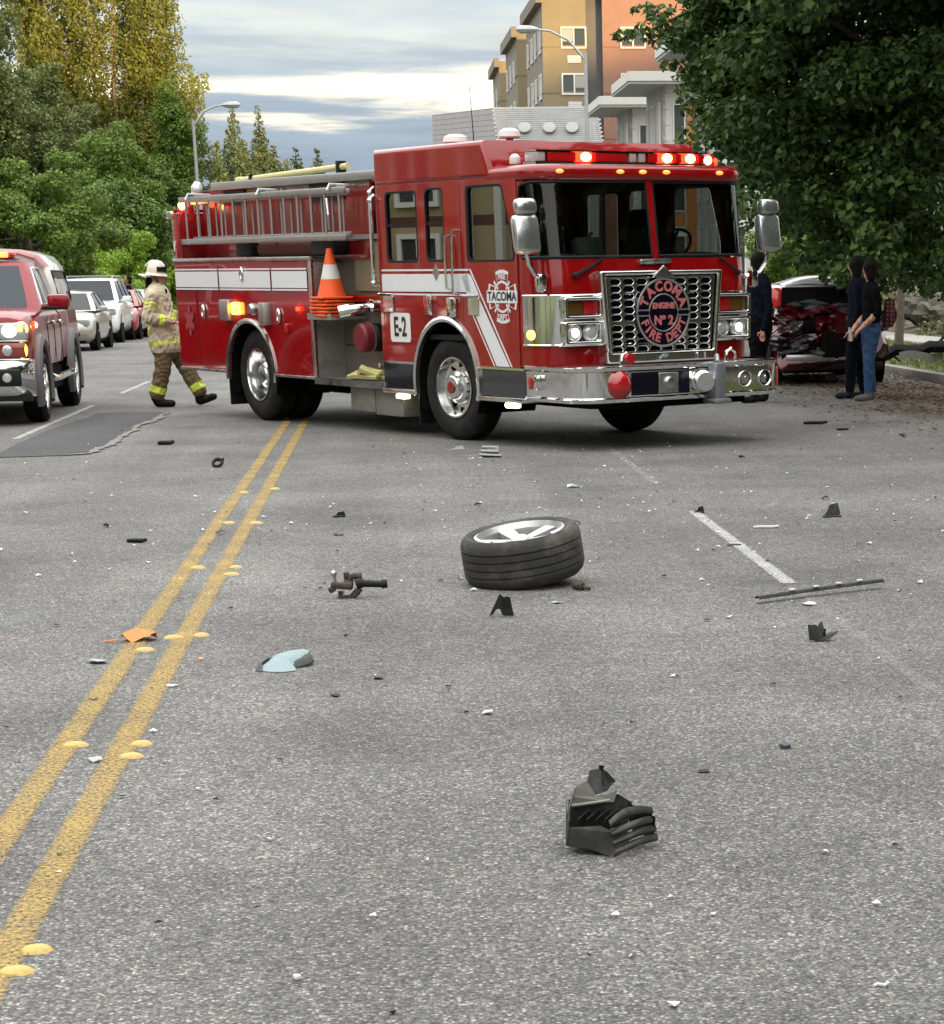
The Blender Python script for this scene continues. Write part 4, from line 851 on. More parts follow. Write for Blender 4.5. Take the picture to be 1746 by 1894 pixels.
# handles, rails, markers on the cab flank
for (x, z) in ((-1.08, 1.37), (.62, 1.36)):
    mb = MB(); plate(mb, [rrect(x - .10, z - .11, x + .10, z + .06, .02)], SX(-HW - .018), .02, .006); mb.tube([(x - .16, -HW - .045, z + .07), (x + .12, -HW - .045, z + .07)], .013, 6); mb.build('door_handle', M_CHROME, FE)
mb = MB(); mb.box((-.28, -HW - .02, 1.33), (.13, .04, .19), None, .02); mb.build('marker_lamp', M_REDL, FE); MB().box((-.20, -HW - .03, 1.34), (.05, .07, .2), None, .015).build('marker_lamp_cap', M_CHROME, FE)
MB().box((.22, -HW - .03, 1.32), (.15, .06, .2), None, .025).build('side_lamp', M_CHROME, FE)
for (x, za, zb_, m_) in ((.20, 1.50, 2.0, M_CHROME), (.33, 1.45, 2.05, M_ALU)):
    mb = MB(); mb.tube([(x, -HW, zb_), (x, -HW - .07, zb_), (x, -HW - .075, (za + zb_) / 2), (x, -HW - .07, za), (x, -HW, za)], .016, 8); mb.build('grab_rail', m_, FE)
for x, y_, z0_, z1_ in ((-1.42, -1.24, 1.55, 2.50), (-1.30, -HW - .06, 1.5, 2.42)):
    mb = MB(); mb.tube([(x, y_ + .05, z1_), (x, y_, z1_ - .03), (x, y_, z0_ + .03), (x, y_ + .05, z0_)], .02, 8); mb.ball((x, y_, z1_ - .05), .032, 8, 6); mb.ball((x, y_, z0_ + .05), .032, 8, 6); mb.build('grab_rail', M_ALU, FE)
# wheel-arch trims
def arch_trim(name, cx, cz, r, w, zb, out):
    pts = archpts(cx, cz, r, zb, 26)
    for sgn in (-1, 1):
        V = []; mb = MB()
        for (x, z) in pts:
            dx, dz = (x - cx), (z - cz); L_ = sqrt(dx * dx + dz * dz); ux_, uz_ = dx / L_, dz / L_
            for (rr, oo) in ((0, -.02), (0, out), (w * .5, out + .012), (w, out), (w, -.02)): V.append((x + ux_ * rr, sgn * (HW + oo), z + uz_ * rr))
        mb.add(V, [(5 * i + k, 5 * i + k + 1, 5 * i + k + 6, 5 * i + k + 5) for i in range(len(pts) - 1) for k in range(4)]); mb.build(name, M_ALU, FE)
arch_trim('wheel_arch_trim', AXF, .58, .60, .055, .44, .03); arch_trim('wheel_arch_trim', AXR, .50, .60, .055, .45, .03)
def liner(cx, cz, r):
    mb = MB(); pts = archpts(cx, cz, r, .3, 18)
    for sgn in (-1, 1): mb.add([(x, sgn * y, z) for (x, z) in pts for y in (HW - .01, .55)], [(2 * i, 2 * i + 1, 2 * i + 3, 2 * i + 2) for i in range(len(pts) - 1)])
    mb.build('wheel_housing', M_UNDER, FE)
liner(AXF, .58, .605); liner(AXR, .5, .605)
# lower steps: dark polished kick panels
for (xa, xb) in ((-1.27, -.60), (.67, 1.50)):
    flank('step_panel', [[(xa, .49), (xb, .49), (xb, .75), (xa, .75)]], mat('polished_black', (.03, .028, .035), .08, .2, 1.), .03, -.004)
    MB().b2((xa, -HW - .02, .745), (xb, -HW + .01, .768)).build('step_trim', M_CHROME, FE)
    MB().b2((xa + .02, -HW - .05, .44), (xb + (.0 if xa < 0 else .0), -HW + .3, .487), .01).build('step_edge', M_ALU, FE)
for x in (-.86, 1.28): MB().box((x, -HW - .02, .415), (.17, .09, .05), None, .015).build('step_lamp', E_WARM, FE)
# ---- grille
GX = 2.0
trap = rpoly([(-.655, .80), (.655, .80), (.73, 1.655), (-.73, 1.655)], .03)
mb = MB(); plate(mb, [trap, rpoly([(-.615, .90), (.615, .90), (.675, 1.61), (-.675, 1.61)], .015)], FX(GX - .02), .12, .02, 3); mb.build('grille_surround', M_CHROME, FE)
MB().b2((1.966, -.64, .82), (1.972, .64, 1.61)).build('grille_back', M_UNDER, FE)
def stad(cx, cy, w, h): return rpoly([(cx - w / 2, cy), (cx - w / 2 + h / 2, cy + h / 2), (cx + w / 2 - h / 2, cy + h / 2), (cx + w / 2, cy), (cx + w / 2 - h / 2, cy - h / 2), (cx - w / 2 + h / 2, cy - h / 2)], .012, 2)
holes = []
for c in range(8):
    for r_ in range(10):
        z_ = 1.552 - r_ * .066 - (.03 if r_ > 5 else 0); k = 1.0 + (z_ - 1.25) * .06
        holes.append(stad((-.532 + c * .152) * k, z_, .134, .053))
mb = MB(); plate(mb, [rpoly([(-.603, .905), (.603, .905), (.657, 1.597), (-.657, 1.597)], .01)] + holes, FX(GX - .004), .028, .006, 2); mb.build('grille_mesh', M_ALU, FE)
mb = MB(); plate(mb, [[(-.60, .815), (.60, .815), (.605, .90), (-.605, .90)], rrect(-.30, .835, .16, .885, .02), rrect(.22, .835, .46, .885, .02), rrect(-.56, .835, -.36, .885, .02)], FX(GX + .005), .02, .004); mb.build('grille_sill', M_STEEL, FE)
mb = MB(); plate(mb, [[(-.14, 1.585), (0, 1.70), (.14, 1.585)]], FX(GX + .045), .03, .008); mb.build('grille_crest', M_STEEL, FE)
# round emblem
EZ = 1.262; ER = .318; EX = GX + .03
EM = MB().lathe([(.0001, .012), (ER, .012), (ER, -.02)], (EX, 0, EZ), (1, 0, 0), 48).build('emblem', M_NAVY, FE)
for (ra, rb) in ((ER + .004, ER - .016), (.178, .166)):
    mb = MB(); plate(mb, [circ(0, 0, ra, 48), circ(0, 0, rb, 48)], FX(EX + .016) @ Matrix.Translation((0, EZ, 0)), .008, .002); mb.build('emblem_ring', M_SILV, EM)
mb = MB(); mb.b2((EX + .012, -ER, EZ - .014), (EX + .020, ER, EZ + .014)); mb.build('emblem_bar', M_NAVY, EM)
for sg in (1, -1):
    for s2 in (-1, 1): MB().b2((EX + .012, s2 * .17, EZ + sg * .026 - .006), (EX + .021, s2 * .31, EZ + sg * .026 + .006)).build('emblem_edge', M_SILV, EM)
R_T = .243
for i, ch in enumerate('TACOMA'):
    a = radians(90 + 66 - i * 26.4); mb = MB(); text(mb, ch, .128, FX(EX + .017) @ Matrix.Translation((R_T * cos(a), EZ + R_T * sin(a), 0)) @ Matrix.Rotation(a - pi / 2, 4, 'Z'), .004, bold=.005); mb.build('emblem_letter', M_CORAL, EM, sm=False)
for i, ch in enumerate('FIRE DEPT'):
    if ch == ' ': continue
    a = radians(-90 - 67 + i * 16.8); mb = MB(); text(mb, ch, .118, FX(EX + .017) @ Matrix.Translation((R_T * cos(a), EZ + R_T * sin(a), 0)) @ Matrix.Rotation(a + pi / 2, 4, 'Z'), .004, bold=.004); mb.build('emblem_letter', M_CORAL, EM, sm=False)
mb = MB(); text(mb, 'ENGINE', .075, FX(EX + .017) @ Matrix.Translation((0, EZ + .062, 0)), .004, bold=.004); mb.build('emblem_word', M_CORAL, EM, sm=False); mb = MB(); text(mb, 'Nº 2', .12, FX(EX + .017) @ Matrix.Translation((0, EZ - .075, 0)), .004, bold=.005)
mb.build('emblem_word', M_CORAL, EM, sm=False)
mb = MB(); mb.box((1.94, -.02, 1.735), (.05, .38, .055), None, .025); mb.build('nose_badge', M_STEEL, FE)
# headlamp clusters
for sg in (-1, 1):
    ya, yb = sg * .675, sg * 1.115; y0_, y1_ = min(ya, yb), max(ya, yb); yc = (ya + yb) / 2
    for (z0_, z1_, nm) in ((1.225, 1.425, 'signal_housing'), (.99, 1.205, 'headlamp_housing')):
        mb = MB(); plate(mb, [rrect(y0_, z0_, y1_, z1_, .025), rrect(y0_ + .035, z0_ + .03, y1_ - .035, z1_ - .03, .015)], FX(1.955), .09, .012); mb.b2((1.70, y0_ + .01, z0_ + .01), (1.92, y1_ - .01, z1_ - .01), .02); mb.build(nm, M_CHROME, FE)
    wi = (y1_ - y0_) - .07; inner = y1_ - .035 if sg < 0 else y0_ + .035
    # inner half red, outer half amber
    ra = (inner - wi * .46, inner) if sg < 0 else (inner, inner + wi * .46); am = (y0_ + .035, inner - wi * .48) if sg < 0 else (inner + wi * .48, y1_ - .035)
    MB().b2((1.93, ra[0], 1.257), (1.965, ra[1], 1.393), .01).build('signal_lens', M_REDL, FE); MB().b2((1.93, am[0], 1.257), (1.962, am[1], 1.393), .01).build('signal_lens', M_AMBL, FE)
    MB().b2((1.922, y0_ + .03, 1.015), (1.930, y1_ - .03, 1.18)).build('lamp_back', M_STEEL, FE)
    for k, (yy, rr, m_) in enumerate(((yc - sg * .10 if sg > 0 else yc - .085, .066, E_HEAD if sg < 0 else M_CLEAR), (yc + .095 if sg > 0 else yc + .10, .066, E_HEAD if sg > 0 else M_CLEAR))):
        MB().lathe([(.0001, .03), (rr * .6, .024), (rr, .006), (rr + .012, .012), (rr + .014, -.01)], (1.945, yy, 1.097), (1, 0, 0), 20).build('headlamp', M_CLEAR, FE)
        if m_ is E_HEAD: MB().ball((1.965, yy, 1.097), (.022, .046, .046), 14, 10).build('lamp_core', E_HEAD, FE)
    if sg < 0: MB().lathe([(.0001, .02), (.022, .014), (.03, 0)], (1.945, yc + .115, 1.10), (1, 0, 0), 12).build('lamp_core', E_HEAD, FE)
MB().ball((1.62, -HW - .015, 1.08), (.05, .03, .045), 10, 8).build('corner_marker', E_AMB, FE)
# wipers
for (y0_, y1_) in ((-.95, -.62), (1.0, .78)):
    mb = MB(); mb.tube([(1.945, y0_, 1.62), (1.95, (y0_ + y1_) / 2, 1.69), (1.92, y1_, 1.765)], [.02, .016, .012], 6); mb.ball((1.94, y0_, 1.62), .03, 8, 6); mb.build('wiper', M_BLACK, FE)
M_SATIN = mat('satin_chrome', (.72, .73, .75), .2, .9, rvar=.08, vscale=9)
# mirrors on stalks at both front corners
for sg in (-1, 1):
    yy = sg * 1.44; xx = 1.86
    mb = MB(); mb.box((xx, yy, 1.99), (.12, .27, .36), (0, -.16, 0), .05); mr_ = mb.build('mirror', M_SATIN, FE)
    MB().box((xx, yy, 2.235), (.11, .23, .15), (0, -.2, 0), .045).build('mirror_top', M_SATIN, mr_)
    MB().box((xx - .058, yy, 2.0), (.02, .23, .32), None, .008).build('mirror_back', M_BLACK, mr_)
    mb = MB(); mb.tube([(xx, yy, 1.83), (xx + .01, yy - sg * .02, 1.72), (xx, yy - sg * .10, 1.62), (1.80, sg * 1.2, 1.58)], .022, 8); mb.box((1.83, sg * 1.27, 1.56), (.1, .09, .17), None, .03); mb.build('mirror_arm', M_CHROME, mr_)
# ---- bumper
def bump_plan(inset=0.):
    pts = [(1.50, -HW + .0), (1.9, -HW), (2.08, -HW + .005)]
    for i in range(9): a = radians(90 * i / 8); pts.append((2.12 + .30 * sin(a) * 1., -HW + .34 - .34 * cos(a)))
    full = pts + [(p[0], -p[1]) for p in reversed(pts)]; return full
BP = bump_plan(); mb = MB()
prof = [(.0, .465), (.012, .47), (.018, .50), (.0, .515), (.0, .745), (.018, .76), (.022, .79), (.0, .80), (-.05, .80)]
def bpt(i, k):
    p = BP[i]; q0 = BP[max(0, i - 1)]; q1 = BP[min(len(BP) - 1, i + 1)]; t = Vector((q1[0] - q0[0], q1[1] - q0[1])).normalized(); n_ = Vector((t.y, -t.x))
    return (p[0] + n_.x * prof[k][0], p[1] + n_.y * prof[k][0], prof[k][1])
V = [bpt(i, k) for i in range(len(BP)) for k in range(len(prof))]; K = len(prof)
mb.add(V, [(i * K + k, i * K + k + 1, (i + 1) * K + k + 1, (i + 1) * K + k) for i in range(len(BP) - 1) for k in range(K - 1)]); mb.build('bumper', M_CHROME, FE, True, 28, False)
mb = MB(); mb.add([(p[0] - .01, p[1] * .992, .785) for p in BP], [tuple(range(len(BP)))]); mb.add([(p[0] - .01, p[1] * .992, .475) for p in BP], [tuple(range(len(BP)))]); mb.build('bumper_deck', M_TREAD, FE, sm=False)
BX = 2.42
mb = MB(); plate(mb, [rrect(-.66, .525, .02, .735, .01)], FX(BX + .006), .012, .003); mb.build('bumper_panel', M_NAVY, FE)
MB().lathe([(.0001, .085), (.05, .08), (.10, .055), (.128, .02), (.128, -.01)], (BX, -.80, .627), (1, 0, 0), 28).build('siren_cover', M_REDL, FE)
mb = MB(); plate(mb, [rrect(-.36, .535, -.13, .725, .01)], FX(BX + .02), .03, .006); mb.lathe([(.0001, .05), (.05, .045), (.062, .02), (.065, 0)], (BX + .03, -.245, .63), (1, 0, 0), 20); mb.build('siren_speaker', M_STEEL, FE)
mb = MB(); mb.lathe([(.0001, .19), (.085, .19), (.095, .18), (.095, .12), (.088, .11), (.1, .10), (.1, .05), (.09, .04), (.09, -.02)], (BX, .15, .632), (1, -.35, 0), 24); mb.build('front_intake', M_CHROME, FE)
mb = MB(); mb.b2((BX, .235, .45), (BX + .14, .37, .80), .03); mb.box((BX + .08, .30, .44), (.22, .2, .05), None, .02); mb.tube([(BX + .08, .3, .80), (BX + .02, .34, .86)], .025, 8); mb.build('intake_elbow', mat('cast_steel', (.30, .32, .35), .4, .7, var=.3, vscale=14), FE)
for yy in (.705, .955): MB().lathe([(.0001, -.05), (.04, -.045), (.062, -.005), (.074, .008), (.08, .004), (.08, -.01)], (BX + .004, yy, .628), (1, 0, 0), 24).build('air_horn', M_CHROME, FE); MB().lathe([(.0001, -.012), (.05, -.01), (.06, .0)], (BX + .004, yy, .628), (1, 0, 0), 20).build('horn_shade', M_UNDER, FE); MB().ball((BX - .005, yy + .012, .635), (.012, .02, .02), 8, 6).build('horn_glint', M_CHROME, FE)  # black disc and chrome ball put in for the horn's dark throat and glint
MB().box((2.40, 1.125, .63), (.012, .06, .20), (0, 0, .6), .003).build('end_reflector', M_REDL, FE)
mb = MB(); mb.box((1.66, -HW - .03, .64), (.08, .06, .12), None, .015); mb.build('bumper_marker', M_REDL, FE); MB().box((1.74, -HW - .03, .645), (.04, .07, .14), None, .012).build('marker_lamp_cap', M_CHROME, FE)
for yy in (-.62, .64): mb = MB(); mb.tube([(2.28, yy - .06, .80), (2.28, yy - .055, .88), (2.28, yy, .91), (2.28, yy + .055, .88), (2.28, yy + .06, .80)], .018, 8); mb.build('tow_eye', M_CHROME, FE)
mb = MB(); mb.lathe([(.0001, .05), (.05, .045), (.055, 0), (.055, -.05)], (2.32, -.62, .86), (1, 0, 0), 16); mb.build('bell', M_REDL, FE)
# ---- roof light bar
LB = 1.34; LBZ = 2.685
MB().b2((LB - .11, -1.04, LBZ - .06), (LB + .11, .98, LBZ - .035)).build('light_bar_base', M_ALU, FE)
MB().b2((LB - .11, -1.04, LBZ + .055), (LB + .12, .98, LBZ + .068)).build('light_bar_top', M_CHROME, FE)
cells = [(-1.03, -.92, M_CLEAR), (-.90, -.57, M_REDL), (-.55, -.38, E_RED), (-.36, .03, M_REDL), (.05, .14, M_CLEAR), (.16, .25, M_CLEAR), (.27, .40, M_REDL), (.42, .58, E_RED), (.60, .69, M_REDL), (.71, .86, E_RED), (.88, .97, M_REDL)]
for (ya, yb, m_) in cells:
    MB().b2((LB - .10, ya, LBZ - .034), (LB + .11, yb - .008, LBZ + .054), .012).build('light_bar_lens', m_, FE)
    if m_ is E_RED: MB().ball((LB + .10, (ya + yb) / 2, LBZ + .01), (.03, .068, .043), 12, 8).build('light_bar_bulb', E_REDS, FE)
mb = MB(); mb.lathe([(.0001, .13), (.07, .12), (.10, .08), (.105, 0)], (LB - .05, 1.10, LBZ - .06), (0, 0, 1), 18); mb.build('beacon', M_REDL, FE); MB().ball((LB + .05, 1.05, LBZ), (.03, .045, .04), 10, 8).build('beacon_bulb', E_REDS, FE); MB().ball((LB + .03, 1.15, LBZ - .01), (.03, .03, .035), 10, 8).build('beacon_bulb', E_RED, FE)
for yy in (-1.03, -.36, -.10, .18, .84):
    mb = MB(); mb.ball((1.872 - .028 * (yy / .94) ** 2, yy, 2.548), (.03, .042, .02), 10, 6); mb.build('clearance_lamp', E_AMBS, FE)
# antennas and domes on the roof
for (x, y, z, r) in ((.55, -.75, 2.865, .11), (-.55, -.7, 2.865, .13), (1.12, -1.06, 2.60, .055)):
    mb = MB(); mb.cyl((x, y, z - .01), (x, y, z + .04), r * .35, None, 10); mb.lathe([(r * .9, .035), (r, .05), (r * .92, .10), (r * .5, .125), (.0001, .13)], (x, y, z), (0, 0, 1), 18); mb.build('roof_antenna', M_WHITEP, FE)
MB().tube([(-1.0, -.2, 2.86), (-1.03, -.2, 3.2), (-1.06, -.2, 3.5)], [.006, .005, .002], 5).build('whip_antenna', M_BLACK, FE)
# ---- pump bay between cab and body
PY = -.88
MB().b2((-2.82, PY, .52), (-1.28, PY + .04, 2.0)).build('pump_panel', mat('pump_panel_steel', (.22, .20, .17), .5, .6, var=.2, vscale=3), FE)
MB().b2((-2.86, -HW + .02, .52), (-2.82, -.3, 1.80)).build('bay_wall', M_TREAD, FE); MB().b2((-2.82, -HW - .02, .49), (-1.26, -.5, .535), .006).build('running_board', M_TREAD, FE)
MB().b2((-2.82, -HW - .03, .47), (-1.26, -HW - .018, .545)).build('board_edge', M_ALU, FE)
MB().b2((-2.75, -1.0, 1.35), (-1.34, PY - .002, 1.42)).build('bay_rail', M_RED, FE); MB().b2((-2.45, PY - .02, 1.46), (-1.36, PY - .003, 1.98)).build('bay_panel', mat('tan_panel', (.30, .27, .18), .45, .4, var=.25, vscale=4), FE)
MB().tube([(-1.72 + .085 * cos(t * pi / 8), PY - .03, 1.56 + .10 * sin(t * pi / 8)) for t in range(17)], .014, 6).build('bay_ring', M_CHROME, FE)
mb = MB(); mb.b2((-2.78, -1.34, 1.165), (-2.24, -.9, 1.195)); mb.b2((-2.78, -1.345, 1.165), (-2.24, -1.335, 1.23)); mb.build('cone_shelf', M_TREAD, FE)
mb = MB(); mb.tube([(-1.98, PY, 1.30), (-2.0, -1.05, 1.29), (-2.08, -1.2, 1.27)], [.055, .05, .06], 12); mb.cyl((-2.08, -1.19, 1.27), (-2.14, -1.29, 1.25), .075, .07, 14); mb.tube([(-2.0, -1.0, 1.29), (-1.95, -1.02, 1.37)], .018, 6); mb.cyl((-1.72, PY, 1.31), (-1.75, -1.1, 1.31), .06, None, 14); mb.box((-1.85, -1.0, 1.32), (.2, .08, .07), None, .02); mb.build('discharge_valve', M_CHROME, FE)
mb = MB(); mb.lathe([(.13, 0), (.15, .05), (.15, .12), (.12, .16), (.12, .2)], (-1.93, PY, .98), (0, -1, 0), 22); mb.build('intake_pipe', M_BLACK, FE); MB().lathe([(.13, .18), (.155, .19), (.155, .27), (.13, .30), (.0001, .305)], (-1.93, PY, .98), (0, -1, 0), 26).build('intake_cap', mat('cap_red', (.16, .012, .02), .5, var=.2, vscale=10), FE); MB().lathe([(.12, .16), (.165, .165), (.165, .185), (.12, .19)], (-1.93, PY, .98), (0, -1, 0), 26).build('intake_collar', M_STEEL, FE)
for i in range(4): MB().lathe([(.0001, .03), (.03, .025), (.032, 0)], (-2.0 + i * .14, PY, .68), (0, -1, 0), 10).build('gauge', M_BLACK if i % 2 else M_CHROME, FE)
MB().b2((-1.56, -1.06, .535), (-1.48, -.98, .74)).build('reel_box', M_WHITEP, FE); MB().b2((-2.78, PY - .006, .87), (-1.3, PY - .002, .885)).build('panel_seam', M_BLACK, FE)
# under-board cabinets
mb = MB(); mb.b2((-2.3, -1.12, .20), (-1.75, -.5, .47), .015); mb.b2((-1.7, -1.14, .18), (-1.1, -.5, .46), .015); mb.build('under_cabinet', M_TREAD, FE)
# upper pump bay: crosslay tray, hoses and brace
MB().b2((-2.82, -.95, 2.0), (-1.28, .95, 2.05)).build('crosslay_tray', M_TREAD, FE); MB().b2((-1.9, -.7, 2.05), (-1.30, .7, 2.58)).build('crosslay_box', M_DKRED, FE)
MB().tube([(-2.0, -.9, 2.66), (-1.7, -1.0, 2.62), (-1.5, -1.05, 2.35), (-1.42, -1.06, 2.1)], .022, 8).build('red_hose', mat('hose_red', (.25, .04, .03), .6), FE)
MB().b2((-5.8, -.98, 2.60), (-1.33, -.93, 2.69), .008).build('bed_rail', M_ALUD, FE)
# ---- body with compartments
BB = [(-6.40, .54)] + archpts(AXR, .5, .60, .54) + [(-2.80, .54), (-2.80, 1.80), (-6.40, 1.80)]
flank('body_side', [BB], M_RED, .03)
MB().b2((-6.40, -HW + .02, .6), (-6.37, HW - .02, 2.4)).build('body_rear', M_RED, FE)
MB().b2((-6.38, -HW + .02, 1.765), (-2.82, HW - .02, 1.795)).build('body_deck', M_TREAD, FE)
MB().b2((-6.40, -HW - .035, 1.785), (-2.80, -HW + .06, 1.83), .012).build('deck_edge', M_STEEL, FE)
MB().b2((-6.41, -HW - .03, .515), (-5.06, -HW + .05, .545), .008).build('sill_trim', M_STEEL, FE); MB().b2((-3.82, -HW - .03, .515), (-2.80, -HW + .05, .545), .008).build('sill_trim', M_STEEL, FE)
MB().b2((-2.86, -HW - .02, .545), (-2.80, -HW + .02, 1.79), .006).build('body_edge', M_STEEL, FE)
for (xa, xb, za, zb_) in ((-6.37, -5.16, .57, 1.755), (-5.13, -3.78, 1.40, 1.755), (-3.75, -2.88, .57, 1.755)):
    flank('compartment_door', [rrect(xa, za, xb, zb_, .012, 2)], M_RED, .014, .014, .004, both=False)
for (xa, xb) in ((-6.365, -5.165), (-5.125, -3.785), (-3.745, -2.885)):
    decal('white_stripe', [[[(xa, 1.495), (xb, 1.495), (xb, 1.675), (xa, 1.675)]]], M_WSTRIPE, .008); decal('pinstripe', [[[(xa, 1.465), (xb, 1.465), (xb, 1.483), (xa, 1.483)]], [[(xa, 1.69), (xb, 1.69), (xb, 1.708), (xa, 1.708)]]], M_WSTRIPE, .008)
MB().b2((-5.82, -HW - .024, .6), (-5.81, -HW - .008, 1.45)).build('door_seam', M_DKRED, FE)
for (x, z) in ((-4.5, 1.645), (-5.62, 1.215), (-3.62, 1.19)):
    mb = MB(); plate(mb, [[(x + p[0] * .045, z + p[1] * .085) for p in circ(0, 0, 1, 20)]], SX(-HW - .014 - .012), .022, .006); mb.tube([(x + .028 * cos(t), -HW - .04, z + .06 * sin(t)) for t in [k * pi / 8 for k in range(17)]], .008, 5); mb.build('door_latch', M_CHROME, FE)
MB().box((-4.94, -HW - .045, 1.24), (.20, .09, .24), (0, 0, .1), .02).build('lamp_box', M_ALUD, FE); MB().box((-4.70, -HW - .03, 1.26), (.16, .07, .14), None, .02).build('amber_lamp', E_AMB, FE)
MB().box((-3.92, -HW - .05, 1.21), (.18, .11, .25), (0, 0, -.1), .02).build('lamp_box', M_ALUD, FE); MB().lathe([(.0001, .12), (.05, .12), (.07, .08), (.06, 0)], (-4.18, -HW + .0, 1.26), (0, -1, 0), 16).build('side_spotlight', M_STEEL, FE)
MB().box((-3.42, -HW - .03, 1.06), (.06, .05, .1), None, .015).build('side_reflector', M_REDL, FE); MB().box((-3.12, -HW - .03, 1.27), (.08, .03, .04), None, .01).build('side_flasher', E_RED, FE)
st = MB()
for k in range(3):
    a = radians(90 + 60 * k); dx, dz = cos(a) * .135, sin(a) * .17; nx, nz2 = -sin(a) * .032, cos(a) * .04
    plate(st, [[(-6.04 - dx - nx, 1.10 - dz - nz2), (-6.04 + dx - nx, 1.10 + dz - nz2), (-6.04 + dx + nx, 1.10 + dz + nz2), (-6.04 - dx + nx, 1.10 - dz + nz2)]], SX(-HW - .0222 - k * .0006), .002, .0004, 0)
st.build('medical_star', mat('star_pink', (.30, .05, .06), .5), FE, sm=False)
# rear post with beacons
MB().b2((-6.41, -HW, 1.83), (-6.20, -.9, 2.36), .015).build('rear_post', M_RED, FE); MB().b2((-6.52, -HW - .02, 2.29), (-6.38, -1.05, 2.38), .012).build('rear_bracket', M_STEEL, FE)
MB().lathe([(.0001, .15), (.07, .14), (.10, .09), (.11, 0)], (-6.28, -1.1, 2.37), (0, 0, 1), 18).build('beacon', M_REDL, FE); MB().ball((-6.22, -1.18, 2.45), (.045, .045, .06), 10, 8).build('beacon_bulb', E_REDS, FE); MB().ball((-5.72, -1.02, 2.44), (.03, .03, .035), 10, 8).build('beacon_bulb', E_RED, FE)
MB().lathe([(.0001, .0), (.09, .02), (.10, .09), (.05, .13)], (-6.1, -.95, 2.62), (-.6, -.8, 0), 16).build('deck_light', M_CLEAR, FE)
MB().ball((-6.50, -1.2, 2.33), (.03, .03, .03), 8, 6).build('marker_lamp', E_AMBS, FE)
# hose bed walls
MB().b2((-6.2, -.92, 1.795), (-2.0, -.88, 2.60)).build('hosebed_wall', M_DKRED, FE); MB().b2((-6.37, .88, 1.795), (-2.0, .92, 2.60)).build('hosebed_wall', M_DKRED, FE)
MB().b2((-6.2, -.9, 2.585), (-2.0, .9, 2.62)).build('hosebed_cover', mat('cover_grey', (.20, .21, .20), .8, var=.2, vscale=4), FE)
for (xa, xb) in ((-5.55, -5.0), (-3.35, -2.55)): MB().b2((xa, -.94, 2.42), (xb, -.921, 2.63)).build('bed_strap', M_BLACK, FE)
for (xa, xb) in ((-4.95, -4.55), (-3.05, -2.5)): MB().b2((xa, -1.12, 1.84), (xb, -.925, 2.0), .03).build('ladder_bracket', M_BLACK, FE)
mb = MB(); mb.tube([(-4.45, -1.0, 1.915), (-3.1, -1.0, 1.915)], .085, 14); mb.build('hose_tube', mat('suction_hose', (.13, .03, .025), .6), FE)
for x in (-5.9, -4.0, -2.3): MB().tube([(x, -.92, 2.55), (x, -1.24, 2.56), (x, -1.27, 2.50)], .018, 6).build('rack_arm', M_STEEL, FE)
for x in (-5.9, -4.0, -2.3): MB().b2((x - .03, -1.27, 1.985), (x + .03, -.92, 2.005)).build('rack_foot', M_STEEL, FE)
MB().tube([(-2.35, -1.24, 2.1), (-2.3, -1.27, 2.25), (-2.36, -1.25, 2.42)], .016, 6).build('rack_clip', M_STEEL, FE)
# ---- running gear
mb = MB(); mb.b2((-6.2, -.42, .45), (1.9, -.32, .72)); mb.b2((-6.2, .32, .45), (1.9, .42, .72)); mb.cyl((AXF, -1.0, .5), (AXF, 1.0, .5), .09); mb.cyl((AXR, -1.0, .5), (AXR, 1.0, .5), .12); mb.ball((AXR, 0, .5), .26); mb.b2((-1.2, -.5, .35), (1.5, .5, .9)); mb.b2((-3.7, -.9, .35), (-2.9, .9, .8)); mb.b2((-6.3, -1.1, .6), (-5.2, 1.1, .75)); mb.b2((1.5, -.8, .40), (2.3, .8, .5)); mb.build('chassis', M_UNDER, FE)
MB().b2((-5.15, -1.22, .14), (-5.13, -.62, .62)).build('mud_flap', M_BLACK, FE); MB().b2((-.66, -1.2, .14), (-.64, -.75, .55)).build('mud_flap', M_BLACK, FE)
def truck_tyre(R=.525, w=.30):
    mb = MB(); h_ = w / 2
    prof = [(.285, -h_ + .03), (.31, -h_ + .01), (.40, -h_ - .008), (.47, -h_ + .004), (R - .02, -h_ + .03), (R - .004, -h_ + .05)]
    for k in range(4): z = -h_ + .06 + k * (w - .12) / 4; prof += [(R, z), (R, z + .036), (R - .015, z + .038), (R - .015, z + .046)]
    prof += [(R, h_ - .06), (R - .004, h_ - .05), (R - .02, h_ - .03), (.47, h_ - .004), (.40, h_ + .008), (.31, h_ - .01), (.285, h_ - .03)]
    mb.lathe(prof, (0, 0, 0), (0, 1, 0), 56); return mb.mesh('tyre', True, 40)
ME_TY = truck_tyre(); ME_TY.materials.append(M_RUB)
def front_rim():
    mb = MB(); mb.lathe([(.300, -.13), (.302, -.150), (.285, -.152), (.278, -.11), (.262, -.07), (.20, -.045), (.16, -.05), (.158, -.10), (.12, -.115), (.118, -.17), (.105, -.18), (.0001, -.18)], (0, 0, 0), (0, 1, 0), 40); return mb.mesh('rim', True, 30)
def rear_rim():
    mb = MB(); mb.lathe([(.300, -.13), (.302, -.150), (.285, -.152), (.272, -.12), (.262, .02), (.25, .06), (.17, .075), (.15, .06), (.145, -.06), (.11, -.08), (.10, -.10), (.0001, -.10)], (0, 0, 0), (0, 1, 0), 40); return mb.mesh('rim', True, 30)
ME_RF, ME_RR = front_rim(), rear_rim()
for m_ in (ME_RF, ME_RR): m_.materials.append(M_ALU)
mbn = MB()
for k in range(10): a = 2 * pi * k / 10; mbn.cyl((cos(a) * .135, -.045, sin(a) * .135), (cos(a) * .135, -.105, sin(a) * .135), .017, .013, 6)
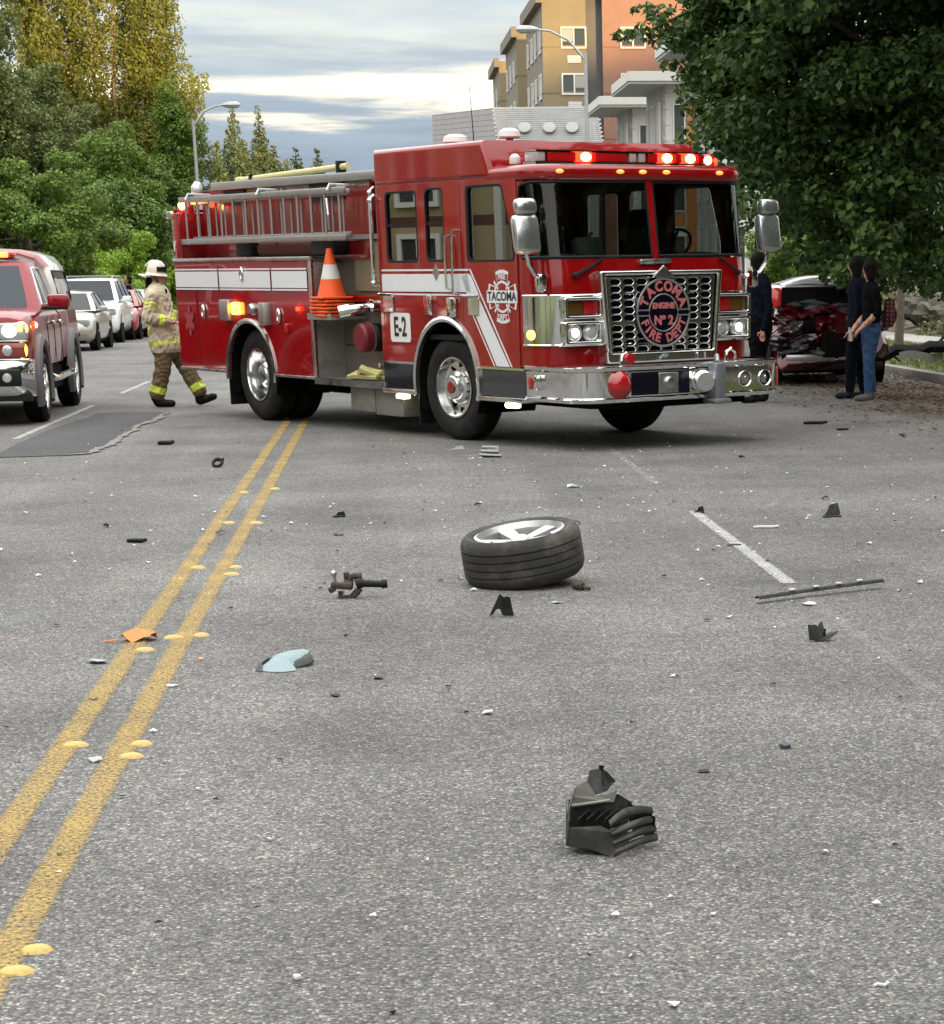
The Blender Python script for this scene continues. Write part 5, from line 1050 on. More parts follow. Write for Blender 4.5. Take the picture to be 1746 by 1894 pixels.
ME_NUT = mbn.mesh('lug_nuts'); ME_NUT.materials.append(M_CHROME)
mbh = MB()
for k in range(10): a = 2 * pi * (k + .5) / 10; mbh.box((cos(a) * .222, -.060, sin(a) * .222), (.05, .012, .026), (0, -a, 0), .005)
ME_HOLE = mbh.mesh('hand_holes'); ME_HOLE.materials.append(M_UNDER)
mbc = MB(); mbc.lathe([(.06, -.181), (.06, -.19), (.0001, -.192)], (0, 0, 0), (0, 1, 0), 16); ME_HUB = mbc.mesh('hub_badge'); ME_HUB.materials.append(M_DKRED)
def put_wheel(x, y, z, sgn, front, steer=0.):
    w_ = link('wheel', ME_TY, FE); w_.location = (x, y, z); w_.rotation_euler = (0, 0, steer + (pi if sgn > 0 else 0))
    link('rim', ME_RF if front else ME_RR, w_)
    if front: link('lug_nuts', ME_NUT, w_); link('hand_holes', ME_HOLE, w_); link('hub_badge', ME_HUB, w_)
    return w_
put_wheel(AXF - .02, -1.03, .532, -1, True, radians(5)); put_wheel(AXF - .02, 1.03, .515, 1, True, radians(5))
for yy, sg in ((-1.03, -1), (-.70, -1), (1.03, 1), (.70, 1)): put_wheel(AXR, yy, .506 - .0069 * yy, sg, False)

# ---- things carried on the engine
FEM = Matrix.Translation(FE.location) @ Euler(FE.rotation_euler).to_matrix().to_4x4()
def carried(name, label, cat, p, group=None):
    q = FEM @ Vector(p); return thing(name, label, cat, q, tuple(FE.rotation_euler), group)
def ladder(root, x0, x1, z0, z1, nr, rr=.014):
    for z in (z0, z1): MB().b2((x0, -.022, z - .032), (x1, .022, z + .032), .006).build('rail', M_ALUD, root)
    mb = MB(); mb.cyl((x0 + .1, 0, z0), (x0 + .1, 0, z1), rr, None, 8); me = None
    for i in range(nr):
        x = x0 + .16 + (x1 - x0 - .30) * i / (nr - 1)
        o = MB().cyl((0, 0, z0 + .03), (0, 0, z1 - .03), rr, None, 8).build('rung', M_ALUD, root) if me is None else link('rung', me, root)
        me = o.data; o.location = (x, 0, 0)
A_ = carried('ladder', 'outer aluminium ladder hung on its side along the fire engine', 'ladder', (-4.1, -1.215, 2.0)); ladder(A_, -2.1, 2.09, .02, .50, 13)
B_ = carried('ladder', 'inner aluminium ladder hung behind the outer one on the fire engine', 'ladder', (-4.1, -1.12, 2.0)); ladder(B_, -1.95, 2.0, .045, .48, 16, .012)
P_ = carried('pike_pole', 'long pale yellow pole lying on top of the fire engine', 'pole', (-4.1, -.62, 2.72)); MB().tube([(-1.6, 0, .0), (1.1, .0, .06)], .036, 10).build('shaft', M_POLE, P_)
mb = MB(); mb.tube([(-1.6, 0, 0), (-1.7, 0, -.002)], [.05, .04], 10); mb.build('end_cap', M_POLE, P_); mb = MB(); mb.b2((.9, -.05, -.1), (.96, .05, .12)); mb.b2((-1.3, -.05, -.1), (-1.24, .05, .05)); mb.build('clamp', M_BLACK, P_)
def cone_mesh():
    mb = MB(); mb.m = 0
    mb.lathe([(.150, .03), (.147, .04), (.103, .26)], n=28); mb.m = 1; mb.lathe([(.103, .26), (.068, .45)], n=28); mb.m = 0; mb.lathe([(.068, .45), (.035, .62), (.03, .66), (.0001, .665)], n=28)
    me = mb.mesh('body', True, 30); me.materials.append(M_CONE); me.materials.append(M_CONEW); return me
ME_CONE = cone_mesh(); mbk = MB(); plate(mbk, [rpoly([(-.18, -.16), (-.16, -.18), (.16, -.18), (.18, -.16), (.18, .16), (.16, .18), (-.16, .18), (-.18, .16)], .02), circ(0, 0, .10, 20)], Matrix.Translation((0, 0, .018)), .032, .008); ME_KB = mbk.mesh('base', True, 40); ME_KB.materials.append(M_CONE)
ORD = ['bottom', 'second from the bottom', 'third from the bottom', 'third from the top', 'second from the top', 'topmost']
for i in range(6):
    c_ = carried('traffic_cone', 'orange traffic cone, %s in the stack on the fire engine' % ORD[i], 'traffic cone', (-2.50 + .006 * (i % 2), -1.17 - .005 * (i % 3), 1.196 + .037 * i), 'traffic cones stacked on the fire engine')
    c_.scale = (1.06, 1.06, .80); c_.rotation_euler.z += .12 * ((i * 7) % 5 - 2) * .5; link('body', ME_CONE, c_); link('base', ME_KB, c_)
mb = MB()
for k in range(5): mb.tube([(-2.2 + .05 * k, -1.18 + .02 * k, .56 + .02 * k), (-1.95, -1.22 + .04 * k, .585 + .012 * k), (-1.6 + .03 * k, -1.16 + .02 * k, .57 + .03 * (k % 3))], [.03, .04, .028], 6)
mb.tube([(-1.95, -1.2, .57), (-1.8, -1.22, .66), (-1.65, -1.15, .60)], [.03, .05, .03], 6)
o = mb.build('hose_bundle', M_HOSE, None); o.matrix_world = FEM; tag(o, 'yellow canvas hose bundled on the running board of the fire engine', 'hose')
# ------------------------------------------------------------------ cars
def wheel_meshes(R, w, rr, tag_):
    mb = MB(); h_ = w / 2; k = R - rr
    mb.lathe([(rr * .97, -h_ + .03), (rr + k * .12, -h_ + .005), (rr + k * .5, -h_ - .006), (rr + k * .85, -h_ + .012), (R, -h_ + .045), (R, -.02), (R - .01, -.015), (R - .01, .015), (R, .02), (R, h_ - .045), (rr + k * .85, h_ - .012), (rr + k * .5, h_ + .006), (rr * .97, h_ - .03)], (0, 0, 0), (0, 1, 0), 40)
    ty = mb.mesh('tyre_' + tag_, True, 40); ty.materials.append(M_RUB)
    mb = MB(); mb.lathe([(rr * .98, h_ - .02), (rr, h_ - .012), (rr * .93, h_ - .015), (rr * .9, .0), (rr * .88, -h_ * .5)], (0, 0, 0), (0, 1, 0), 36)
    for q in range(5):
        a = 2 * pi * q / 5; d = Vector((cos(a), 0, sin(a))); p = Vector((-sin(a), 0, cos(a)))
        for o_ in (-.16, .16): mb.box(d * rr * .52 + p * rr * o_ * .8 + Vector((0, h_ - .05, 0)), (rr * .86, .035, rr * .15), (0, -a, 0), .012)
    mb.lathe([(.0001, h_ - .01), (rr * .16, h_ - .014), (rr * .24, h_ - .04), (rr * .26, h_ - .09)], (0, 0, 0), (0, 1, 0), 16)
    ri = mb.mesh('rim_' + tag_, True, 35); ri.materials.append(M_ALU)
    mb = MB(); mb.lathe([(.0001, .0), (rr * .9, .0)], (0, h_ - .11, 0), (0, 1, 0), 24); br = mb.mesh('brake_' + tag_); br.materials.append(M_UNDER)
    return ty, ri, br
WM_CAR = wheel_meshes(.315, .20, .205, 'car'); WM_PICK = wheel_meshes(.405, .26, .262, 'pickup')
def add_wheel(root, wm, x, y, z, sgn):
    w_ = link('wheel', wm[0], root); w_.location = (x, y, z); w_.rotation_euler = (0, 0, 0 if sgn > 0 else pi)
    link('rim', wm[1], w_); link('brake', wm[2], w_); return w_
M_LENS = mat('lamp_glass', (.50, .52, .52), .08, .4, 1.); M_PLATE = mat('number_plate', (.62, .63, .62), .5)
M_CARGLASS = mat('car_glass', (.015, .021, .026), .04, 0, 0., spec=.35)
def loft_body(st, ny=1.):
    """stations (x, half width, z bottom, z shoulder, z top) -> closed shell"""
    mb = MB(); ring = []
    def sec(x, w, zb, zs, zt):
        h_ = [(w * .86, zb), (w * .965, zb + .10), (w, zb + (zs - zb) * .42), (w * .995, zb + (zs - zb) * .72), (w * .965, zs), (w * .86, zs + (zt - zs) * .62), (w * .55, zt), (0, zt + .012)]
        return [(x, -y, z) for y, z in h_] + [(x, y, z) for y, z in reversed(h_[:-1])]
    S = [sec(*s_) for s_ in st]; k = len(S[0]); V = [p for s_ in S for p in s_]
    F = [(i * k + j, i * k + j + 1, (i + 1) * k + j + 1, (i + 1) * k + j) for i in range(len(S) - 1) for j in range(k - 1)]
    F += [(i * k, (i + 1) * k, (i + 1) * k + k - 1, i * k + k - 1) for i in range(len(S) - 1)]
    F += [tuple(range(k)), tuple(range((len(S) - 1) * k, len(S) * k))[::-1]]
    mb.add(V, F); return mb
def car(name, label, loc, yaw, c, cat='car', group=None, wm=None, deform=None):
    """c: st, axles, track, gh=(xa,xb,xc,xd), zb, zr, wb, wr, paint ..."""
    root = thing(name, label, cat, loc, (0, 0, yaw), group); P = c['paint']; wm = wm or WM_CAR
    mb = loft_body(c['st'])
    if deform: mb.v = [deform(Vector(v)) for v in mb.v]
    mb.build('body', P, root, True, 50)
    xa, xb, xc, xd = c['gh']; zb, zr, wb, wr = c['zb'], c['zr'], c['wb'], c['wr']
    # greenhouse shell with a crowned roof
    mb = MB()
    def ghp(x, z, y):  return (x, y, z)
    rows = []
    for k in range(7):
        q = k / 6; z = zb + (zr - zb) * q; w = wb + (wr - wb) * q ** 1.15; x0 = xa + (xb - xa) * q; x1 = xd + (xc - xd) * q
        rows.append([(x0, -w * .93, z), (x0 - .06, -w, z), (x1 + .06, -w, z), (x1, -w * .93, z), (x1, w * .93, z), (x1 + .06, w, z), (x0 - .06, w, z), (x0, w * .93, z)])
    V = [p for r_ in rows for p in r_]; F = [(i * 8 + j, i * 8 + (j + 1) % 8, (i + 1) * 8 + (j + 1) % 8, (i + 1) * 8 + j) for i in range(6) for j in range(8)]
    mb.add(V, F)
    mb.grid(lambda u, v: (xb + (xc - xb) * u, (2 * v - 1) * wr * (.93 if u in (0, 1) else 1), zr + c.get('crown', .05) * (1 - (2 * v - 1) ** 2) * (sin(pi * min(1, max(0, u))) ** .5 if 0 < u < 1 else 0)), 10, 8)
    if deform: mb.v = [deform(Vector(v)) for v in mb.v]
    mb.build('roof', c.get('roof_mat', P), root, True, 40)
    G = c.get('glass', M_CARGLASS)
    def sidep(x, z, sg, o=.008):
        q = (z - zb) / (zr - zb); return (x, sg * (wb + (wr - wb) * max(0, q) ** 1.15 + o), z)
    for poly in c['side_glass']:
        for sg in (-1, 1):
            rp_ = rpoly(poly, .04, 4); mb = MB(); mb.add([sidep(x, z, sg) for x, z in rp_], [tuple(range(len(rp_)))])
            mb.tube([sidep(x, z, sg, .009) for x, z in rp_] + [sidep(*rp_[0], sg, .009)], .009, 5); mb.mi = [0] + [1] * (len(mb.f) - 1); o = mb.build('side_window', [G, M_BLACK], root, True, 30)
    def endp(u, v, front):
        q = v; w = (wb + (wr - wb) * q ** 1.15) * .93
        x = (xa + (xb - xa) * q + .008) if front else (xd + (xc - xd) * q - .008); return (x, (2 * u - 1) * w * .93, zb + (zr - zb) * q)
    for front in (True, False):
        if not front and c.get('no_rear'): continue
        mb = MB(); mb.grid(lambda u, v: endp(u, .06 + .86 * v, front), 6, 4); mb.build('windscreen' if front else 'rear_window', G, root, True, 60, False)
    for (ax_, tr) in ((c['axles'][0], c['track']), (c['axles'][1], c['track'])):
        for sg in (-1, 1):
            if c.get('skip_wheel') and (ax_, sg) in c['skip_wheel']: continue
            R = c.get('R', .315); yb_ = c['archw']
            MB().lathe([(.0001, .0), (R * 1.13, .0), (R * 1.16, -.02)], (ax_, sg * (yb_ + .004), R * 1.02), (0, sg, 0), 28).build('wheel_well_shade', M_UNDER, root)  # black disc on the body side stands for the shaded arch
            add_wheel(root, wm, ax_, sg * tr, R, sg)
    MB().b2((c['st'][-1][0] * .9, -c['track'] * .85, .18), (c['st'][0][0] * .9, c['track'] * .85, .34)).build('underside', M_UNDER, root)
    return root
def sedan_st(L0, L1, W, hood, belt, deck, zb=.22):
    w = W / 2
    return [(L0, w * .62, zb + .12, .50, .56), (L0 - .05, w * .80, zb + .04, .56, .64), (L0 - .18, w * .93, zb, .62, hood - .09), (L0 - .45, w * .985, zb - .02, hood - .13, hood - .03), (L0 - 1.0, w, zb - .03, hood - .09, hood + .02), (L0 - 1.35, w, zb - .03, belt - .08, belt), (0 - 1.2, w, zb - .03, belt - .06, belt + .02), (-2.2, w, zb - .03, belt - .05, belt + .02), (L1 + 1.0, w, zb - .02, belt - .06, deck), (L1 + .4, w * .985, zb, belt - .09, deck - .02), (L1 + .1, w * .94, zb + .06, deck - .12, deck - .05), (L1, w * .82, zb + .16, deck - .2, deck - .12)]
def front_bits(root, x, W, zl, zg, lamp=(.34, .16), plate_=True, grille=True, lit=None):
    for sg in (-1, 1):
        mb = MB(); mb.box((x - .09, sg * (W / 2 - .25), zl), (.12, lamp[0], lamp[1]), (0, .25, -sg * .35), .035); mb.build('headlight', lit or M_LENS, root)
    if grille: MB().box((x + .0, 0, zg), (.06, .72, .13), None, .02).build('grille', M_BLACK, root)
    MB().box((x + .01, 0, .40), (.06, 1.05, .10), None, .02).build('lower_intake', M_BLACK, root)
    if plate_: MB().box((x + .035, 0, .47), (.02, .31, .15), None, .006).build('number_plate', M_PLATE, root)
def mirrors(root, x, y, z, m, s=1.):
    for sg in (-1, 1):
        mb = MB(); mb.box((x, sg * (y + .12 * s), z), (.11 * s, .20 * s, .13 * s), (0, 0, -sg * .15), .035); mb.tube([(x, sg * (y - .02), z - .04), (x, sg * (y + .08), z - .02)], .03, 6); mb.build('mirror', m, root)
YAW_TO = atan2(-RD.y, -RD.x)          # facing the photographer
YAW_AWAY = atan2(RD.y, RD.x)
M_CHAMP = mat('champagne_paint', (.40, .37, .31), .28, .45, 1., var=.05); M_WHITECAR = mat('white_car_paint', (.74, .74, .72), .25, 0, 1.); M_BLUECAR = mat('blue_grey_paint', (.20, .28, .36), .28, .3, 1.); M_REDCAR = mat('red_car_paint', (.33, .02, .03), .25, .1, 1.); M_MAROON = mat('maroon_paint', (.10, .004, .010), .16, .2, 1., var=.15, vscale=4)
# silver-beige sedan
sp_ = dict(st=sedan_st(.86, -3.5, 1.72, .90, .93, 1.0), axles=(0, -2.58), track=.75, archw=.855, gh=(-.30, -1.05, -2.25, -2.95), zb=.93, zr=1.38, wb=.80, wr=.58, paint=M_CHAMP,
    side_glass=[[(-.70, .97), (-1.10, 1.33), (-1.62, 1.335), (-1.64, .98)], [(-1.70, .98), (-1.68, 1.335), (-2.2, 1.32), (-2.62, 1.0)]])
def place(wheel_px, sgn_track, yaw, dx=0.):
    p = gp(*wheel_px); f = Vector((cos(yaw), sin(yaw), 0)); l = Vector((-sin(yaw), cos(yaw), 0)); q = p - l * sgn_track - f * dx; return (q.x, q.y, 0)
r_ = car('parked_car', 'beige silver sedan parked at the left kerb, first behind the pickup', place((184, 648), .85, YAW_TO), YAW_TO, sp_, group='cars parked along the left kerb'); front_bits(r_, .84, 1.72, .68, .66); mirrors(r_, -.62, .83, .98, M_CHAMP)
# white SUV behind it
su = dict(st=[(x, w * 1.08, zb + .06, zs * 1.13, zt * 1.14) for (x, w, zb, zs, zt) in sedan_st(.92, -3.85, 1.76, .96, .98, 1.02)], axles=(0, -2.75), track=.82, archw=.94, R=.355, gh=(-.25, -.95, -3.35, -3.75), zb=1.08, zr=1.70, wb=.86, wr=.66, paint=M_WHITECAR, crown=.04,
    side_glass=[[(-.62, 1.14), (-1.0, 1.62), (-1.62, 1.63), (-1.64, 1.15)], [(-1.72, 1.15), (-1.70, 1.63), (-2.5, 1.63), (-2.52, 1.16)], [(-2.6, 1.16), (-2.58, 1.63), (-3.2, 1.6), (-3.45, 1.2)]])
r_ = car('parked_suv', 'white sport utility car with roof rails parked behind the beige sedan', place((229, 633), .94, YAW_TO), YAW_TO, su, group='cars parked along the left kerb', wm=wheel_meshes(.355, .22, .225, 'suv')); front_bits(r_, .93, 1.9, .84, .82, (.4, .2)); mirrors(r_, -.55, .92, 1.16, M_WHITECAR, 1.15)
for sg in (-1, 1):
    mb = MB(); mb.tube([(-1.1, sg * .62, 1.70), (-1.2, sg * .63, 1.77), (-3.1, sg * .63, 1.77), (-3.25, sg * .62, 1.70)], .02, 6); mb.build('roof_rail', M_ALUD, r_)
for x in (-1.5, -2.0, -2.5, -3.0): MB().b2((x - .03, -.62, 1.765), (x + .03, .62, 1.79)).build('roof_bar', M_ALUD, r_)
for (wp, lab, pm, sp2) in (((262, 627), 'red car parked beyond the white sport utility car', M_REDCAR, sp_), ((280, 622), 'pale blue car parked farthest, beside the firefighter', M_BLUECAR, sp_)):
    s2 = dict(sp2); s2['paint'] = pm; r_ = car('parked_car', lab, place(wp, .85, YAW_TO), YAW_TO, s2, group='cars parked along the left kerb'); front_bits(r_, .84, 1.72, .68, .66); mirrors(r_, -.62, .83, .98, pm)

# ---- red pickup with a canopy, coming towards the camera on the left
M_PRED = mat('pickup_red', (.24, .004, .009), .18, 0, .5, spec=.25); M_FLARE = mat('grey_flare', (.13, .12, .13), .55); M_CANW = mat('canopy_white', (.68, .66, .64), .3, 0, .8)
PK = thing('pickup_truck', 'red pickup truck with white canopy and lit amber lights at the left edge', 'pickup truck', rp(-5.10, 27.35, 0), (0, 0, YAW_TO + radians(1.8)))
W2 = .98
def psec(x, w, zb, zs, zt, fl=0): 
    h_ = [(w * .90, zb), (w * .985, zb + .08), (w, zb + .28), (w, zs - .22), (w * .985, zs - .05), (w * .95, zs), (w * .80, zt), (0, zt + .02)]
    return [(x, -y, z) for y, z in h_] + [(x, y, z) for y, z in reversed(h_[:-1])]
def ploft(name, st, m, parent=PK, cap=True):
    S = [psec(*s_) for s_ in st]; k = len(S[0]); mb = MB(); mb.add([p for s_ in S for p in s_], [(i * k + j, i * k + j + 1, (i + 1) * k + j + 1, (i + 1) * k + j) for i in range(len(S) - 1) for j in range(k - 1)] + ([tuple(range(k)), tuple(range((len(S) - 1) * k, len(S) * k))] if cap else [])); return mb.build(name, m, parent, True, 38)
ploft('hood', [(.86, W2 * .90, .70, 1.10, 1.14), (.82, W2 * .97, .66, 1.18, 1.21), (.70, W2, .56, 1.22, 1.255), (.1, W2, .56, 1.245, 1.30), (-.75, W2, .56, 1.26, 1.31), (-.95, W2, .56, 1.25, 1.27)], M_PRED)
ploft('cab_body', [(-.955, W2, .55, 1.25, 1.27), (-1.6, W2, .55, 1.25, 1.27), (-2.45, W2, .55, 1.255, 1.27)], M_PRED)
ploft('bed', [(-2.475, W2, .58, 1.27, 1.30), (-3.3, W2, .58, 1.28, 1.31), (-4.55, W2, .60, 1.29, 1.32), (-4.60, W2 * .97, .66, 1.28, 1.31)], M_PRED)
# cab greenhouse
zb, zr, wb, wr = 1.25, 1.845, .93, .74
def gq(q): return wb + (wr - wb) * q ** 1.2
rows = []
for k in range(7):
    q = k / 6; z = zb + (zr - zb) * q; w = gq(q); x0 = -.82 - .72 * q; x1 = -2.46 + .02 * q
    rows.append([(x0 + .05, -w * .90, z), (x0 - .05, -w, z), (x1, -w, z), (x1, w, z), (x0 - .05, w, z), (x0 + .05, w * .90, z)])
mb = MB(); mb.add([p for r in rows for p in r], [(i * 6 + j, i * 6 + (j + 1) % 6, (i + 1) * 6 + (j + 1) % 6, (i + 1) * 6 + j) for i in range(6) for j in range(6)])
mb.grid(lambda u, v: (-1.49 - .95 * u, (2 * v - 1) * wr * (.9 + .1 * min(1, u * 6)), zr + .05 * (1 - (2 * v - 1) ** 2)), 6, 8); mb.build('cab_roof', M_PRED, PK, True, 40)
mb = MB(); mb.grid(lambda u, v: (-.79 - .70 * (.08 + .84 * v) + .022, (2 * u - 1) * gq(.08 + .84 * v) * .85, zb + (zr - zb) * (.08 + .84 * v)), 6, 5); mb.build('windscreen', mat('pickup_windscreen', (.02, .03, .04), .05, 0, 0., spec=.35), PK, True, 60, False)
for sg in (-1, 1):
    for poly in ([(-1.10, 1.29), (-1.52, 1.77), (-1.66, 1.775), (-1.68, 1.29)], [(-1.73, 1.29), (-1.71, 1.775), (-2.30, 1.77), (-2.36, 1.30)]):
        rp_ = rpoly(poly, .05, 4); P3 = [(x, sg * (gq((z - zb) / (zr - zb)) + .008), z) for x, z in rp_]
        mb = MB(); mb.add(P3, [tuple(range(len(P3)))]); mb.build('side_window', M_CARGLASS, PK, False, 30, False); MB().tube(P3 + [P3[0]], .014, 6).build('window_trim', M_CANW if sg > 0 else M_CHROME, PK)
    for x in (-1.0, -1.70, -2.44): MB().b2((x - .006, sg * (W2 + .001) - .004, .62), (x + .006, sg * (W2 + .001) + .004, 1.2)).build('door_seam', M_BLACK, PK)
    for x in (-1.55, -2.28): MB().box((x, sg * (W2 + .02), 1.12), (.2, .04, .045), None, .015).build('door_handle', M_CHROME, PK)
    # flares round the wheels
    for ax_ in (0, -3.55):
        mb = MB(); V = []
        for i in range(19):
            a = radians(-22 + 224 * i / 18)
            for (rr, oo) in ((.46, -.05), (.47, .055), (.53, .075), (.585, .05), (.60, -.01)): V.append((ax_ + rr * cos(a), sg * (W2 + oo), .42 + rr * sin(a)))
        mb.add(V, [(5 * i + k, 5 * i + k + 1, 5 * i + k + 6, 5 * i + k + 5) for i in range(18) for k in range(4)]); mb.build('wheel_flare', M_FLARE, PK)
        MB().lathe([(.0001, 0), (.47, 0)], (ax_, sg * (W2 + .006), .42), (0, sg, 0), 28).build('wheel_well_shade', M_UNDER, PK); add_wheel(PK, WM_PICK, ax_, sg * .90, .405, sg)  # black disc put in for the shade inside the arch
    mb = MB(); mb.tube([(-.72, sg * 1.0, .50), (-.85, sg * 1.04, .47), (-2.7, sg * 1.04, .47), (-2.85, sg * 1.0, .50)], .045, 10); mb.build('side_step', M_CHROME, PK)
    mb = MB(); mb.box((-.98, sg * 1.14, 1.375), (.13, .27, .17), (0, 0, -sg * .12), .05); mb.tube([(-1.02, sg * .93, 1.31), (-1.0, sg * 1.08, 1.33)], .035, 6); mb.build('mirror', M_PRED, PK)
    mb = MB(); mb.box((-.98, sg * 1.10, 1.30), (.12, .30, .05), None, .02); mb.build('mirror_base', M_BLACK, PK)
    # stacked headlamps with signals, fog lamp
    MB().box((.83, sg * .77, 1.06), (.10, .38, .20), (0, 0, -sg * .12), .03).build('headlight', M_LENS, PK); MB().box((.845, sg * .74, .85), (.10, .38, .18), (0, 0, -sg * .1), .03).build('headlight', mat('red_reflect', (.30, .06, .05), .1, .3, 1.), PK)
    MB().box((.83, sg * .74, .952), (.13, .42, .02), (0, 0, -sg * .1), .006).build('lamp_trim', M_CHROME, PK); MB().box((.84, sg * .72, .745), (.13, .5, .025), (0, 0, -sg * .08), .008).build('lamp_trim', M_CHROME, PK)
    MB().ball((.90, sg * .76, 1.065), (.03, .085, .075), 12, 8).build('headlamp_bulb', E_HEAD, PK); MB().ball((.865, sg * .90, 1.09), (.035, .075, .08), 10, 8).build('signal_lamp', E_AMB, PK); MB().ball((.87, sg * .88, .85), (.035, .07, .095), 10, 8).build('signal_lamp', E_AMB, PK); MB().ball((.895, sg * .72, .85), (.02, .06, .06), 10, 8).build('high_beam', M_CLEAR, PK)
    MB().box((.40, sg * (W2 + .01), 1.12), (.12, .04, .08), None, .015).build('fender_flasher', E_RED, PK); MB().ball((.42, sg * (W2 + .03), 1.12), (.035, .02, .03), 8, 6).build('flasher_bulb', E_REDS, PK)
    MB().lathe([(.0001, .03), (.045, .025), (.06, .0), (.07, .008), (.072, -.01)], (.965, sg * .70, .545), (1, 0, 0), 18).build('fog_lamp', M_CLEAR, PK); MB().box((.945, sg * .72, .545), (.06, .27, .19), None, .02).build('fog_bezel', M_BLACK, PK)
mb = MB(); PB = [(.62, -1.0), (.82, -.99), (.93, -.80), (.96, -.3), (.96, .3), (.93, .80), (.82, .99), (.62, 1.0)]; pr = [(.33, -.05), (.37, 0), (.66, .012), (.73, -.01), (.74, -.06)]
mb.add([(x + o_, y, z) for (x, y) in PB for (z, o_) in pr], [(i * 5 + k, i * 5 + k + 1, (i + 1) * 5 + k + 1, (i + 1) * 5 + k) for i in range(7) for k in range(4)]); mb.build('bumper', M_CHROME, PK, True, 50)
MB().b2((.55, -.95, .28), (.9, .95, .36)).build('air_dam', M_BLACK, PK); MB().box((.86, 0, .98), (.06, 1.05, .42), None, .02).build('grille', M_CHROME, PK)
for k in range(4): MB().box((.885, 0, .84 + k * .095), (.05, 1.0, .05), None, .01).build('grille_slat', M_BLACK, PK)
mb = MB(); mb.b2((-4.6, -.9, .3), (.7, .9, .56)); mb.build('underside', M_UNDER, PK)
# canopy over the bed, taller than the cab
CN = [(1.31, .95), (1.55, .93), (1.80, .86), (1.93, .76), (2.0, .55), (2.03, 0)]
def csec(x, k=1., top=1.): return [(x, -y * k, 1.31 + (z - 1.31) * top) for z, y in CN] + [(x, y * k, 1.31 + (z - 1.31) * top) for z, y in reversed(CN[:-1])]
S = [csec(-2.46, .96, .93), csec(-2.56), csec(-3.4), csec(-4.4), csec(-4.58, .98, .97)]; K = len(S[0]); mb = MB()
mb.add([p for s_ in S for p in s_], [(i * K + j, i * K + j + 1, (i + 1) * K + j + 1, (i + 1) * K + j) for i in range(4) for j in range(K - 1)] + [tuple(range(K)), tuple(range(4 * K, 5 * K))]); mb.build('canopy', M_CANW, PK, True, 40)
mb = MB(); S = [csec(-2.43, .965, .935), csec(-2.54, 1.006, 1.006), csec(-2.80, 1.006, 1.006)]; mb.add([p for s_ in S for p in s_[2:-2]], [(i * (K - 4) + j, i * (K - 4) + j + 1, (i + 1) * (K - 4) + j + 1, (i + 1) * (K - 4) + j) for i in range(2) for j in range(K - 5)]); mb.build('canopy_stripe', M_PRED, PK, True, 40)
for sg in (-1, 1):
    rp_ = rpoly([(-2.75, 1.36), (-2.75, 1.74), (-4.25, 1.74), (-4.25, 1.36)], .05, 4); P3 = [(x, sg * (np.interp(z, [1.31, 1.55, 1.80], [.95, .93, .86]) + .008), z) for x, z in rp_]
    mb = MB(); mb.add(P3, [tuple(range(len(P3)))]); mb.build('canopy_window', M_CARGLASS, PK, False, 30, False); MB().tube(P3 + [P3[0]], .014, 6).build('window_trim', M_BLACK, PK)
mb = MB(); mb.box((-1.75, 0, 1.925), (.26, 1.15, .09), None, .03); mb.build('roof_light_bar', M_REDL, PK)
for y in (-.45, .0, .40): MB().box((-1.66, y, 1.93), (.14, .22, .065), None, .02).build('roof_flasher', mat('orange_flash', (.8, .2, .05), .3, emit=(1., .22, .05), estr=3.), PK)
MB().b2((-1.9, -.62, 1.875), (-1.6, .62, 1.885)).build('light_bar_base', M_BLACK, PK)

# ---- wrecked maroon car, its tail crushed, at the right kerb
def crush(v):
    if v.x < -2.2:
        k = min(1., (-2.2 - v.x) / 1.2); v = v.copy()
        v.x += k * (.28 + .16 * sin(v.y * 5.1 + v.z * 3.7) + .10 * sin(v.y * 11 - v.z * 9)); v.z += k * (.05 * sin(v.y * 7) - .02); v.y += k * .05 * sin(v.z * 9 + v.x * 4)
    return v
wk = dict(st=[(x, w, zb, zs, zt) for (x, w, zb, zs, zt) in sedan_st(.86, -3.35, 1.76, .92, .96, 1.06)], axles=(0, -2.6), track=.77, archw=.87, gh=(-.25, -.95, -2.55, -3.05), zb=.95, zr=1.45, wb=.82, wr=.60, paint=M_MAROON, crown=.13, roof_mat=mat('roof_sky_sheen', (.80, .80, .82), .25, 0, 1.), no_rear=True,  # pale roof colour stands for the sky reflected on it
    side_glass=[[(-.70, .99), (-1.08, 1.38), (-1.62, 1.39), (-1.64, 1.0)], [(-1.70, 1.0), (-1.68, 1.39), (-2.3, 1.37), (-2.6, 1.02)]])
wp = gp(1532, 712); wp = wp + RD * 3.0
WR = car('wrecked_car', 'dark red car with crushed tail standing at the right kerb', (wp.x, wp.y, 0), YAW_AWAY, wk, deform=crush)
